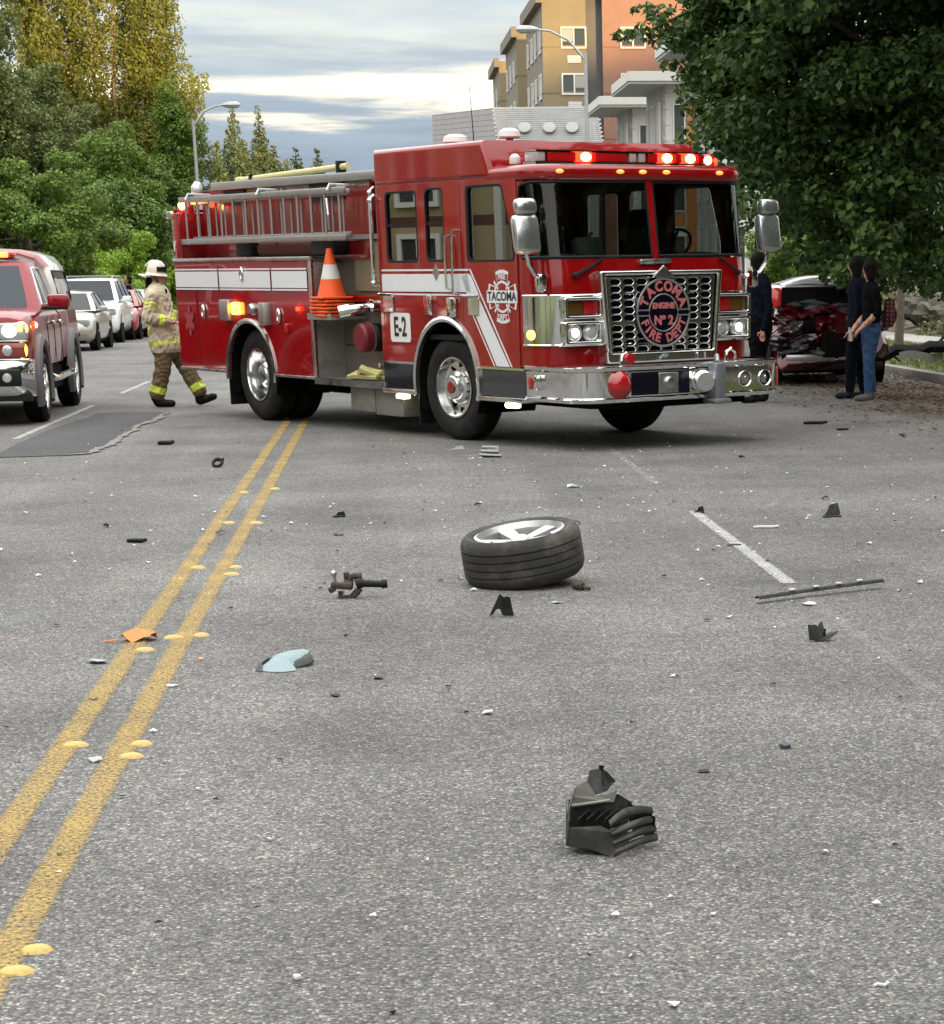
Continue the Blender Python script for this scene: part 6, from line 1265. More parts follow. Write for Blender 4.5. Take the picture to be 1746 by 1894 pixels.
# rear window with broken glass; a black sheet stands for the dark inside
mb = MB(); mb.grid(lambda u, v: (-2.98 + .42 * v + .03 * sin(u * 9), (2 * u - 1) * (.80 - .16 * v), .98 + .43 * v), 8, 4); mb.build('rear_dark_sheet', M_UNDER, WR, True, 60, False)
mb = MB(); g = random.Random(3)
for k in range(9):
    u = g.uniform(-.7, .6); b_ = Vector((-2.93 + .02 * k % .05, u, 1.12 + g.uniform(0, .06))); mb.add([b_, b_ + Vector((0, g.uniform(.1, .45), g.uniform(-.01, .03))), b_ + Vector((.03, g.uniform(-.05, .2), g.uniform(.01, .07)))], [(0, 1, 2)])
mb.build('broken_glass', mat('glass_shard', (.10, .15, .15), .1, .2, 1.), WR, False, 30, False)['kind'] = 'stuff'
def crumple(u, v, sx, sy, amp, seed): return amp * (sin(u * 7 + seed) * cos(v * 6 + seed * 2) + .6 * sin(u * 15 + v * 11 + seed) + .35 * sin(u * 27 - v * 19 + seed * 3))
M_SCUFF = mat('bare_metal_scrape', (.20, .18, .20), .35, .6, var=.3, vscale=10)
for i, (y0, y1, z0, z1, x, amp, m_) in enumerate(((-.80, -.05, .62, 1.05, -3.12, .07, M_MAROON), (.02, .82, .58, 1.02, -3.10, .10, M_MAROON), (-.70, .35, 1.03, 1.16, -3.06, .04, M_SCUFF), (.30, .90, .50, .72, -3.16, .09, M_SCUFF), (-.05, .85, .88, 1.14, -3.12, .09, M_MAROON), (-.85, -.35, .80, 1.1, -3.14, .06, M_SCUFF), (.0, .8, .42, .60, -3.2, .08, M_SCUFF), (-.30, .22, .60, .92, -3.20, .11, M_MAROON), (.45, .80, .76, .95, -3.2, .06, M_SCUFF))):
    mb = MB(); mb.grid(lambda u, v: (x - crumple(u, v, 1, 1, amp, i * 1.7), y0 + (y1 - y0) * (u + .06 * sin(v * 9 + i)), z0 + (z1 - z0) * (v + .10 * sin(u * 8 + i * 2))), 10, 7); mb.build('crumpled_panel', m_, WR, True, 22, False)
for (y, z, sz) in ((.30, .86, (.05, .25, .18)), (-.25, .58, (.16, .80, .34)), (.62, .55, (.05, .35, .2)), (.2, .58, (.06, .4, .16))): MB().box((-3.17, y, z), sz, (0, .1, .2), .03).build('dark_void', M_UNDER, WR)  # black blocks stand for the dark inside of the torn tail
MB().box((-3.20, .32, .40), (.07, .74, .11), (0, 0, .02), .02).build('bumper_beam', M_STEEL, WR); MB().box((-3.19, -.35, .40), (.06, .5, .09), (.02, 0, -.03), .02).build('bumper_beam', M_STEEL, WR); MB().box((-3.08, 0, .28), (.1, 1.6, .12), None, .03).build('rear_valance', M_BLACK, WR)
mb = MB(); mb.box((-3.0, .80, 1.26), (.16, .15, .30), (.05, .15, -.2), .05); mb.build('tail_light', mat('tail_red', (.45, .02, .02), .12, 0, 1., emit=(1., .05, .03), estr=.12), WR)
MB().box((-2.45, 0, 1.50), (.12, .05, .05), None, .015).build('roof_antenna', M_BLACK, WR)
for k, (y, z, a) in enumerate(((.78, .95, .6), (.85, .80, -.5), (.90, .62, .3), (.70, .50, -.2))): MB().box((-3.22, y, z), (.02, .22, .025), (a, .1, .3), .006).build('bent_trim', M_STEEL, WR)
# torn-off black bumper lying on the verge
b0 = gp(1665, 672, .13); BU = thing('torn_bumper', 'torn black bumper cover lying on the verge right of the onlookers', 'car part', b0)
mb = MB(); pts = []
for i in range(15):
    u = i / 14; pts.append(Vector((-.30 + 1.55 * u, .1 * sin(u * 7), .10 + .16 * sin(u * pi) * (1 - .3 * u) + .04 * sin(u * 13))))
V = []
for i, p in enumerate(pts): 
    for (dy, dz) in ((-.22, -.08), (-.24, .02), (-.12, .09), (.06, .11), (.16, .06)): V.append(p + Vector((.02 * sin(i * 3.), dy + .03 * sin(i * 2.1), dz + .015 * cos(i * 2.7))))
mb.add(V, [(5 * i + k, 5 * i + k + 1, 5 * i + k + 6, 5 * i + k + 5) for i in range(14) for k in range(4)]); mb.build('cover', M_UNDER, BU, True, 35, False)
mb = MB(); mb.grid(lambda u, v: (-.05 + .75 * u, -.25 + .02 * sin(u * 9), .06 + .13 * v + .03 * sin(u * 6)), 8, 3); mb.build('grey_liner', mat('grey_foam', (.28, .28, .28), .7, var=.3, vscale=9), BU, True, 40, False)
MB().tube([(.42, 0, .12), (.66, .05, .34), (.80, .03, .50)], [.035, .03, .025], 6).build('bent_strut', M_BLACK, BU); MB().tube([(-.30, -.1, .34), (-.2, -.12, .18), (-.02, -.16, .04)], [.03, .03, .02], 6).build('bent_strut', M_BLACK, BU)
# ------------------------------------------------------------------ people
def body(name, caps, mats_, parent, voxel=.011, smooth=4, post=None, fold=.006):
    """caps: (p0, r0, p1, r1, material index, bands, squash) -> one continuous skin"""
    mb = MB()
    for (p0, r0, p1, r1, mi, bands, *sq) in caps:
        p0, p1 = Vector(p0), Vector(p1); d = p1 - p0; L_ = d.length; q = d.to_track_quat('Z', 'Y') if L_ > 1e-6 else Euler((0, 0, 0)).to_quaternion(); s_ = sq[0] if sq else (1, 1)
        prof = [(r0 * cos(a), r0 * sin(a)) for a in [-pi / 2 + pi / 2 * i / 5 for i in range(5)]] + [(r0 + (r1 - r0) * k / 4, L_ * k / 4) for k in range(5)] + [(r1 * cos(a), L_ + r1 * sin(a)) for a in [pi / 2 * i / 5 for i in range(1, 6)]]
        n = 16; V = []; F = []
        for (r, h_) in prof:
            for k in range(n):
                v = q @ Vector((max(r, 1e-4) * cos(2 * pi * k / n), max(r, 1e-4) * sin(2 * pi * k / n), h_)); v = Vector((v.x * s_[0], v.y * s_[1], v.z)) if s_ != (1, 1) else v; V.append(p0 + v)
        for i in range(len(prof) - 1):
            for k in range(n): a = i * n + k; b = i * n + (k + 1) % n; F.append((a, b, b + n, a + n))
        F += [tuple(range(n - 1, -1, -1)), tuple(range((len(prof) - 1) * n, len(prof) * n))]; mb.add(V, F)
    o = mb.build('tmp_body', mats_[0], None, True, 180); md = o.modifiers.new('r', 'REMESH'); md.mode = 'VOXEL'; md.voxel_size = voxel
    m2 = o.modifiers.new('s', 'SMOOTH'); m2.factor = .5; m2.iterations = smooth
    dg = bpy.context.evaluated_depsgraph_get(); me = bpy.data.meshes.new_from_object(o.evaluated_get(dg)); bpy.data.objects.remove(o)
    # creases of cloth: shallow slanting folds pushed along the normals
    nv = len(me.vertices); P_ = np.zeros(nv * 3); me.vertices.foreach_get('co', P_); P_ = P_.reshape(-1, 3); N_ = np.zeros(nv * 3); me.vertices.foreach_get('normal', N_); N_ = N_.reshape(-1, 3); x, y, z = P_.T
    d_ = np.sin(z * 46 + 9 * np.sin(x * 13 + y * 9) + y * 21) * .6 + np.sin(z * 83 - x * 40 + 5 * np.sin(y * 25 + z * 11)) * .4; d_ *= fold * np.clip((1.5 - z) / .12, 0, 1) * np.clip((z - .12) / .1, 0, 1)
    me.vertices.foreach_set('co', (P_ + N_ * d_[:, None]).reshape(-1))
    # cloth and skin by the nearest limb
    nf = len(me.polygons); C = np.zeros(nf * 3); me.polygons.foreach_get('center', C); C = C.reshape(-1, 3); best = np.full(nf, 1e9); mi_ = np.zeros(nf, np.int32)
    for (p0, r0, p1, r1, m_, bands, *sq) in caps:
        a = np.array(p0, float); d = np.array(p1, float) - a; L2 = max(1e-9, d @ d); s_ = sq[0] if sq else (1, 1); t = np.clip(((C - a) @ d) / L2, 0, 1)
        df = (C - a - t[:, None] * d) / np.array([s_[0], s_[1], 1]); dist = np.linalg.norm(df, axis=1) - (r0 + (r1 - r0) * t); up = dist < best; best[up] = dist[up]; mm = np.full(nf, m_, np.int32)
        for (t0, t1, bm_) in (bands or ()): mm[(t > t0) & (t < t1)] = bm_
        mi_[up] = mm[up]
    if post: mi_ = post(C, mi_)
    me.materials.clear()
    for m_ in mats_: me.materials.append(m_)
    me.polygons.foreach_set('material_index', mi_); me.polygons.foreach_set('use_smooth', np.ones(nf, bool)); me.name = name; return link(name, me, parent)
M_SKIN = mat('skin', (.42, .22, .15), .5, var=.1, vscale=20); M_COAT = mat('turnout_coat', (.58, .51, .38), .9, var=.22, vscale=9, bump=.5, bscale=18, dirt=(.18, .14, .09), dscale=6, damt=.5); M_TROU = mat('turnout_trousers', (.17, .125, .065), .9, var=.3, vscale=8, bump=.5, bscale=16, dirt=(.06, .045, .03), dscale=5, damt=.6)
M_LIME = mat('lime_band', (.66, .80, .10), .55, emit=None, var=.1, vscale=20); M_BOOT = mat('boot_black', (.008, .008, .009), .5, spec=.2); M_HELM = mat('helmet_white', (.70, .66, .54), .4, 0, .4, var=.12, vscale=8, dirt=(.35, .30, .2), dscale=6, damt=.5)
M_NAVYC = mat('navy_cloth', (.005, .006, .012), .9, spec=.08, var=.25, vscale=12, bump=.3, bscale=25); M_BLKC = mat('black_cloth', (.004, .004, .0045), .9, spec=.06, var=.3, vscale=12, bump=.3, bscale=25); M_JEAN = mat('denim', (.035, .07, .15), .9, spec=.1, var=.35, vscale=9, bump=.3, bscale=40); M_HAIR = mat('dark_hair', (.006, .005, .004), .7, spec=.15, bump=.6, bscale=60); M_GREYSH = mat('grey_shoe', (.10, .10, .10), .7)
def hand(caps, wr, tip, side, m_, r=.032, curl=.5):
    """palm and five bent fingers from the wrist towards tip; side = unit vector across the palm"""
    wr, tip, side = Vector(wr), Vector(tip), Vector(side).normalized(); d = (tip - wr).normalized(); nrm = d.cross(side)
    caps.append((wr, r * .8, wr + d * .075, r, m_, None))
    for k, (o_, L_) in enumerate(((-.032, .062), (-.011, .074), (.011, .07), (.031, .055))):
        a = wr + d * .085 + side * o_; b = a + d * L_ * .55 - nrm * .012 * curl; c = b + (d * (1 - curl) - nrm * curl).normalized() * L_ * .5
        caps.append((a, .0105, b, .0095, m_, None)); caps.append((b, .0095, c, .008, m_, None))
    a = wr + d * .025 + side * .034; b = a + (d * .6 + side * .75).normalized() * .045; caps.append((a, .014, b, .0115, m_, None)); caps.append((b, .0115, b + (d * .9 + side * .1 - nrm * .3 * curl).normalized() * .035, .0095, m_, None))
def head(caps, c, m_, m_hair=None, f=(1, 0, 0)):
    c = Vector(c); f = Vector(f).normalized(); l = Vector((-f.y, f.x, 0))
    caps.append((c + Vector((0, 0, .035)) - f * .012, .092, c + Vector((0, 0, .045)) - f * .012, .092, m_, None)); caps.append((c + f * .03 - Vector((0, 0, .06)), .058, c + f * .035, .068, m_, None))
    caps.append((c + f * .090 + Vector((0, 0, .015)), .008, c + f * .100 - Vector((0, 0, .022)), .011, m_, None)); caps.append((c + f * .085 - Vector((0, 0, .058)), .016, c + f * .082 - Vector((0, 0, .062)), .02, m_, None))
    for s_ in (-1, 1): caps.append((c + l * s_ * .086 + Vector((0, 0, .012)), .016, c + l * s_ * .088 - Vector((0, 0, .022)), .012, m_, None))
    if m_hair is not None:
        caps.append((c + Vector((0, 0, .05)) - f * .03, .101, c + Vector((0, 0, .062)) - f * .035, .097, m_hair, None)); caps.append((c - f * .05 + Vector((0, 0, -.07)), .066, c - f * .04 + Vector((0, 0, .03)), .088, m_hair, None))
def eyes(root, c, f):
    c = Vector(c); f = Vector(f).normalized(); l = Vector((-f.y, f.x, 0))
    for s_ in (-1, 1): MB().ball(c + f * .088 + l * s_ * .032 + Vector((0, 0, .012)), .011, 8, 6).build('eye', M_BLK_TXT, root)
# --- firefighter walking to the right behind the engine
fl = gp(298, 752); FF = thing('person', 'firefighter in tan turnout coat and white helmet walking behind the fire engine', 'person', (fl.x, fl.y, 0), (0, 0, radians(-4)))
caps = []; C0, T0, SK, BT, LM = 0, 1, 2, 3, 4
caps += [((.13, 0, .80), .225, (.09, 0, 1.10), .20, C0, [(.0, .16, LM), (.93, 1.01, LM)], (.95, 1.12)), ((.09, 0, 1.10), .20, (.06, 0, 1.40), .185, C0, [(.0, .12, LM)], (.9, 1.15)), ((.05, -.13, 1.43), .095, (.05, .13, 1.43), .095, C0, None), ((.05, 0, 1.46), .085, (.06, 0, 1.54), .075, C0, None)]
caps += [((.05, -.23, 1.41), .088, (.0, -.29, 1.14), .08, C0, [(.30, .42, LM), (.5, .6, LM)]), ((.0, -.29, 1.14), .078, (.22, -.22, 1.10), .066, C0, [(.62, .9, LM)]), ((.05, .23, 1.41), .088, (.04, .29, 1.14), .08, C0, None), ((.04, .29, 1.14), .078, (.27, .24, 1.16), .066, C0, [(.62, .9, LM)])]
caps += [((.13, 0, .90), .19, (.13, 0, .80), .20, T0, None, (.9, 1.1)), ((.12, -.10, .86), .135, (.10, -.115, .50), .105, T0, None), ((.10, -.115, .50), .105, (.0, -.12, .18), .105, T0, [(.72, .98, LM)]), ((.15, .10, .86), .135, (.34, .11, .50), .105, T0, None), ((.34, .11, .50), .105, (.50, .11, .20), .10, T0, [(.72, .98, LM)])]
caps += [((-.02, -.12, .13), .075, (.0, -.12, .065), .065, BT, None), ((.0, -.12, .055), .055, (.19, -.13, .048), .048, BT, None), ((.51, .11, .16), .075, (.50, .11, .075), .062, BT, None), ((.51, .11, .065), .055, (.69, .12, .12), .047, BT, None)]
hand(caps, (.24, -.215, 1.10), (.33, -.19, 1.09), (0, 1, .3), SK, .036); hand(caps, (.28, .235, 1.16), (.36, .21, 1.17), (0, -1, .3), SK, .036)
HC = Vector((.085, 0, 1.655)); caps.append(((.06, 0, 1.5), .06, (.07, 0, 1.60), .055, SK, None)); head(caps, HC, SK)
body('body', caps, [M_COAT, M_TROU, M_SKIN, M_BOOT, M_LIME], FF, .0095, post=lambda C, m: np.where((C[:, 0] < -.045) & (C[:, 1] > -.2) & (C[:, 2] > .84) & (C[:, 2] < 1.24) & (m == C0), LM, np.where((C[:, 2] > .70) & (m == T0), np.where((C[:, 2] > .75) & (C[:, 2] < .84), LM, C0), np.where((C[:, 2] <= .70) & (m <= C0), T0, m))), fold=.010); eyes(FF, HC, (1, 0, 0))
mb = MB(); mb.lathe([(.150, -.032), (.146, -.024), (.125, .0), (.122, .05), (.105, .11), (.065, .15), (.0001, .165)], (.07, 0, 1.70), (.10, 0, 1), 28); hm = mb.build('helmet', M_HELM, FF)
mb = MB(); mb.tube([(.05 + .0 + .02 * k - .12, 0, 1.70 + .155 * sin(pi * (k + 3) / 16)) for k in range(12)], .012, 6); mb.build('helmet_ridge', M_HELM, hm)
MB().box((-.09, 0, 1.665), (.12, .22, .02), (0, .35, 0), .008).build('helmet_tail', M_HELM, hm); MB().box((.205, 0, 1.755), (.012, .10, .11), (0, .22, 0), .008).build('helmet_shield', M_BLACK, hm)
mb = MB(); mb.grid(lambda u, v: (.07 + .135 * cos(radians(-70 + 140 * u)), .135 * sin(radians(-70 + 140 * u)), 1.715 + .06 * v), 12, 2); mb.build('goggles', M_BLACK, hm, True, 60, False)
mb = MB(); mb.tube([(.06, -.105, 1.68), (.09, -.09, 1.60), (.12, 0, 1.555), (.09, .09, 1.60), (.06, .105, 1.68)], .009, 6); mb.build('chin_strap', M_BLACK, hm); MB().box((-.04, 0, 1.58), (.03, .2, .14), (0, .15, 0), .01).build('neck_flap', M_BLKC, hm)
mb = MB(); mb.grid(lambda u, v: (.07 + .205 * cos(radians(-75 + 40 * v)) * .62 + .03, -.24 - .0 * u, 1.40 - .5 * u), 2, 1); 
MB().box((.205, -.06, 1.42), (.02, .06, .16), (0, -.1, 0), .01).build('radio_strap', M_BLKC, FF)
# --- standing people
def standing(label, px, py, yaw, H, top, legs, shoes, hairm=M_HAIR, arms='down', feet_dx=.0, bulk=1., sleeves=1., group=None, face=(1, 0, 0)):
    p = gp(px, py); k = H / 1.78; R_ = thing('person', label, 'person', (p.x, p.y, 0), (0, 0, yaw), group); caps = []; B_ = bulk
    Z = lambda v: tuple(x * k for x in v)
    def cp(a, r0, b, r1, m_, bands=None, *sq): caps.append((Z(a), r0 * k, Z(b), r1 * k, m_, bands, *sq))
    cp((0, 0, 1.0), .145 * B_, (0, 0, 1.18), .135 * B_, 0, None, (.8, 1.15)); cp((0, 0, 1.18), .135 * B_, (.01, 0, 1.38), .145 * B_, 0, None, (.8, 1.25)); cp((0, -.12, 1.42), .075, (0, .12, 1.42), .075, 0); cp((0, 0, 1.44), .065, (.01, 0, 1.53), .058, 2)
    cp((0, 0, .95), .15 * B_, (0, 0, .90), .15 * B_, 1, None, (.85, 1.15))
    for s_ in (-1, 1):
        dx = .07 * s_ * feet_dx
        cp((.0, s_ * .085, .88), .105 * B_, (.02 + dx * .5, s_ * .095, .50), .075 * B_, 1); cp((.02 + dx * .5, s_ * .095, .50), .073 * B_, (-.01 + dx, s_ * .10, .13), .055 * B_, 1); cp((-.01 + dx, s_ * .10, .10), .05, (-.01 + dx, s_ * .10, .055), .05, 3); cp((0 + dx, s_ * .10, .045), .045, (.15 + dx, s_ * .12, .038), .038, 3)
    if arms == 'down':
        for s_ in (-1, 1):
            cp((0, s_ * .19, 1.40), .06, (-.02, s_ * .25, 1.12), .052, 0); cp((-.02, s_ * .25, 1.12), .046, (.05, s_ * .25, .88), .036, 0 if sleeves > .6 else 2); hand(caps, Z((.05, s_ * .25, .88)), Z((.07, s_ * .25, .78)), (1, 0, 0), 2, .03 * k)
    else:
        for s_ in (-1, 1):
            cp((0, s_ * .19, 1.40), .06, (-.03, s_ * .25, 1.13), .05, 0); e = (.17, s_ * .17, .93); cp((-.03, s_ * .25, 1.13), .044, e, .034, 2, [(0., .25, 0)]); hand(caps, Z(e), Z((.24, s_ * .12, .86)), (0, 1, .2), 2, .03 * k, .8)
    hc = Vector(Z((.03, 0, 1.645))); head(caps, hc, 2, 4, face); body('body', caps, [top, legs, M_SKIN, shoes, hairm], R_, .0095); eyes(R_, hc, face); return R_
PL = radians(172)
standing('person in dark navy clothes facing left beside the wrecked car', 1583, 737, PL, 1.80, M_NAVYC, M_NAVYC, M_BOOT, feet_dx=1.2, bulk=1.12, face=(.35, -.93, 0))
PJ = standing('person in black top and blue jeans, arms bent, right of the wrecked car', 1608, 741, radians(190), 1.76, M_BLKC, M_JEAN, M_GREYSH, arms='bent', feet_dx=.8, sleeves=.3, face=(.25, -.95, 0))
p_ = PJ.location + Vector((-.27, -.12, .82)); mb = MB(); mb.cyl((0, 0, -.06), (0, 0, .08), .022, .02, 12); mb.cyl((0, 0, .08), (0, 0, .11), .012, .012, 10); o = mb.build('small_bottle', mat('bottle_white', (.62, .60, .55), .4), None); o.location = p_; o.rotation_euler = (.25, -.2, 0); tag(o, 'small pale bottle held by the person in jeans', 'bottle')
def plaid():
    m = bpy.data.materials.new('red_plaid'); N, L, b = nt(m); t = N.new('ShaderNodeTexCoord'); out = []
    for ax in ('X', 'Z'):
        w = N.new('ShaderNodeTexWave'); w.bands_direction = ax; w.inputs['Scale'].default_value = 5.; L.new(t.outputs['Object'], w.inputs['Vector']); out.append(w.outputs['Fac'])
    a = N.new('ShaderNodeMath'); a.operation = 'ADD'; L.new(out[0], a.inputs[0]); L.new(out[1], a.inputs[1]); r = N.new('ShaderNodeValToRGB'); h_ = N.new('ShaderNodeMath'); h_.operation = 'MULTIPLY'; h_.inputs[1].default_value = .5; L.new(a.outputs[0], h_.inputs[0]); L.new(h_.outputs[0], r.inputs[0])
    r.color_ramp.elements[0].color = (.012, .008, .012, 1); r.color_ramp.elements[1].color = (.22, .07, .07, 1); e = r.color_ramp.elements.new(.5); e.color = (.07, .007, .010, 1); L.new(r.outputs[0], b.inputs['Base Color']); b.inputs['Roughness'].default_value = .9; return m
mb = MB(); mb.grid(lambda u, v: (.10 * cos(2 * pi * u) * (.6 + .5 * sin(pi * v)) + .02 * sin(9 * u + 5 * v), .085 * sin(2 * pi * u) * (.6 + .5 * sin(pi * v)), .40 * (v - .5) + .02 * sin(7 * u)), 18, 10); mb.tube([(-.1, 0, .18), (-.2, -.02, .38), (-.22, 0, .46)], .018, 6)
o = mb.build('plaid_shirt', plaid(), None, True, 60); o.location = PJ.location + Vector((.24, .08, 1.10)); o.scale = (.85, .85, .85); tag(o, 'red plaid shirt slung at the back of the person in jeans', 'clothing')
standing('person in dark uniform half hidden behind the front corner of the fire engine', 1404, 744, radians(200), 1.86, M_NAVYC, M_BLKC, M_BOOT, feet_dx=1.6, bulk=1.22, face=(-.2, -.97, 0))
q_ = at(241, 560, 69.5); pp_ = standing('dark haired person behind the white sport utility car on the left', 241, 640, radians(200), 1.76, M_NAVYC, M_NAVYC, M_BOOT); pp_.location = (q_.x, q_.y, 0.02)
# ------------------------------------------------------------------ crash debris on the road
M_PLAS = mat('debris_black', (.008, .008, .008), .45, spec=.22, var=.3, vscale=30, dirt=(.05, .047, .04), dscale=18, damt=.5); M_PLASG = mat('debris_grey', (.03, .03, .03), .42, spec=.35, var=.25, vscale=25, dirt=(.16, .15, .13), dscale=15, damt=.4)
M_DWHITE = mat('debris_white', (.62, .61, .58), .5, var=.12, vscale=20); M_DBLUE = mat('panel_blue_grey', (.21, .285, .31), .5, var=.12, vscale=20, dirt=(.16, .2, .2), dscale=14, damt=.4); M_DORG = mat('scrap_orange', (.72, .22, .06), .6, var=.15, vscale=25, dirt=(.5, .3, .12), dscale=14, damt=.5); M_RUST = mat('rusty_iron', (.055, .042, .032), .75, .2, var=.5, vscale=30, bump=.4, bscale=60, dirt=(.16, .12, .08), dscale=20, damt=.5); M_PALEG = mat('debris_pale_grey', (.36, .37, .38), .5, var=.15, vscale=20)
# loose wheel, lying tilted
M_TYRE2 = mat('worn_tyre', (.035, .034, .032), .8, var=.35, vscale=9, bump=.3, bscale=35, dirt=(.14, .125, .10), dscale=4.5, damt=.75)
LW = thing('detached_wheel', 'torn off car wheel with broken alloy rim lying on its side', 'wheel', gp(968, 1079, .0), (0, 0, 0)); LW.location.z = .163; LW.rotation_euler = (radians(2), radians(-8.5), radians(25))
mb = MB(); R_, h_ = .328, .122; pr = [(.245, -h_ + .02), (.262, -h_ + .0), (.295, -h_ - .006), (.315, -h_ + .012), (R_ - .004, -h_ + .035)]
for z in (-.062, -.022, .022, .062): pr += [(R_, z - .016), (R_, z - .005), (R_ - .009, z - .003), (R_ - .009, z + .003), (R_, z + .005)]
pr += [(R_ - .003, h_ - .035), (.315, h_ - .012), (.295, h_ + .006), (.262, h_), (.245, h_ - .02)]
mb.lathe(pr, (0, 0, 0), (0, 0, 1), 64); mb.build('tyre', M_TYRE2, LW, True, 40)
mb = MB(); nn = 64                                   # rim lip broken away on the near side
def lip(k): a = 360 * k / nn; return 0. if 205 < a < 292 else 1.
for k in range(nn):
    a0, a1 = 2 * pi * k / nn, 2 * pi * (k + 1) / nn
    for (ra, za, rb, zb_) in ((.247, h_ - .004, .232, h_ + .002), (.232, h_ + .002, .218, h_ - .03), (.218, h_ - .03, .21, -h_ * .6)):
        if lip(k) or za < h_ - .02: mb.add([(ra * cos(a0), ra * sin(a0), za), (ra * cos(a1), ra * sin(a1), za), (rb * cos(a1), rb * sin(a1), zb_), (rb * cos(a0), rb * sin(a0), zb_)], [(0, 1, 2, 3)])
M_RIMS = mat('scratched_alloy', (.66, .66, .66), .35, .75, var=.2, vscale=16, dirt=(.25, .24, .22), dscale=9, damt=.5)
mb.build('rim', M_RIMS, LW, True, 30, False)
for q in range(5):
    a = 2 * pi * q / 5 + .3; mb = MB(); d = Vector((cos(a), sin(a), 0)); s_ = Vector((-sin(a), cos(a), 0)); L_ = .225 if q != 3 else .13
    V = [d * .03 + s_ * .028 + Vector((0, 0, .072)), d * .03 - s_ * .028 + Vector((0, 0, .072)), d * L_ - s_ * .045 + Vector((0, 0, .098)), d * L_ + s_ * .045 + Vector((0, 0, .098))]; mb.add([v for v in V] + [v - Vector((0, 0, .03)) for v in V], [(0, 1, 2, 3), (4, 7, 6, 5), (0, 4, 5, 1), (1, 5, 6, 2), (2, 6, 7, 3), (3, 7, 4, 0)]); mb.build('spoke', M_RIMS, LW, True, 30)
MB().lathe([(.0001, .10), (.03, .098), (.05, .085), (.062, .06)], n=20).build('hub_cap', M_RIMS, LW); mb = MB(); mb.lathe([(.0001, -.02), (.215, -.02)], n=28); mb.build('brake_disc', M_RUST, LW)
g = random.Random(5); mb = MB()
for k in range(6):
    a = radians(205 + k * 15 + g.uniform(-4, 4)); d = Vector((cos(a), sin(a), 0)); s_ = Vector((-sin(a), cos(a), 0)); b0 = d * .205 + Vector((0, 0, .05)); mb.add([b0 - s_ * .03, b0 + s_ * .03, b0 + s_ * g.uniform(-.02, .02) + d * g.uniform(.0, .02) + Vector((0, 0, g.uniform(.03, .075)))], [(0, 1, 2)])
mb.build('broken_lip', M_RIMS, LW, False, 30, False)
# suspension knuckle with drive-shaft stub
o = gp(655, 1106); KN = thing('suspension_knuckle', 'rusty suspension knuckle with ball joint and black rubber boot left of the loose wheel', 'car part', o, (0, 0, .1)); sc = 1 / 372.
def K_(x, z, y=0.): return Vector(((x - 655) * sc, y, (1108 - z) * sc * 1.02))
mb = MB(); mb.box(K_(632, 1084), (.11, .06, .032), (0, .12, 0), .01); mb.box(K_(614, 1090), (.04, .05, .03), (0, -.5, 0), .008); mb.box(K_(645, 1082, .03), (.05, .07, .045), (.4, .1, 0), .012); mb.build('casting', M_RUST, KN)
mb = MB(); mb.cyl(K_(620, 1078), K_(619, 1066), .009, .008, 10); mb.ball(K_(618, 1061), .017, 12, 8); mb.build('ball_joint', M_STEEL, KN)
mb = MB(); mb.tube([K_(660, 1083), K_(668, 1080), K_(676, 1081), K_(710, 1083)], [.03, .028, .019, .018], 12); mb.cyl(K_(709, 1083), K_(720, 1082), .024, .022, 12); mb.build('drive_shaft', M_BLACK, KN)
mb = MB(); mb.tube([K_(640, 1078, .03), K_(654, 1068, .03), K_(672, 1069, .03)], [.014, .016, .02], 8); mb.box(K_(642, 1066, .03), (.03, .03, .03), None, .006); mb.build('upper_arm', M_RUST, KN)
mb = MB(); mb.tube([K_(630, 1095), K_(628, 1107), K_(648, 1108), K_(660, 1098), K_(668, 1090)], [.014, .016, .018, .02, .016], 8); mb.build('lower_arm', M_RUST, KN); MB().cyl(K_(634, 1093), K_(634, 1104), .008, None, 8).build('bolt', M_STEEL, KN)
# black plastic bracket with an arch
o = gp(930, 1139); BR_ = thing('plastic_bracket', 'black folded plastic bracket standing in front of the loose wheel', 'debris', o, (0, 0, -.1)); s_ = 1 / 385.
ol = [(-25, 0), (-19, 2), (-12, 12), (-8, 13), (-4, 11), (-1, 2), (2, 2), (10, 36), (3, 34), (-6, 41), (-12, 28)]
mb = MB(); mb.prism([(x * s_, y * s_) for x, y in ol], Matrix.Rotation(radians(78), 4, 'X'), .008); mb.build('front_fin', M_PLAS, BR_, False); mb = MB(); mb.prism([(x * s_, y * s_) for x, y in [(4, 2), (25, 2), (17, 37), (9, 38), (3, 32)]], Matrix.Translation((0, -.03, 0)) @ Matrix.Rotation(radians(84), 4, 'X') @ Matrix.Rotation(radians(-14), 4, 'Y'), .008); mb.build('side_fin', M_PLAS, BR_, False); mb = MB(); mb.add([(x * s_, y * s_, z * s_) for x, y, z in ((3, 0, 34), (9, -10, 36), (6, -10, 2), (0, 0, 2))], [(0, 1, 2, 3)]); mb.build('web', M_PLAS, BR_, False, 30, False)
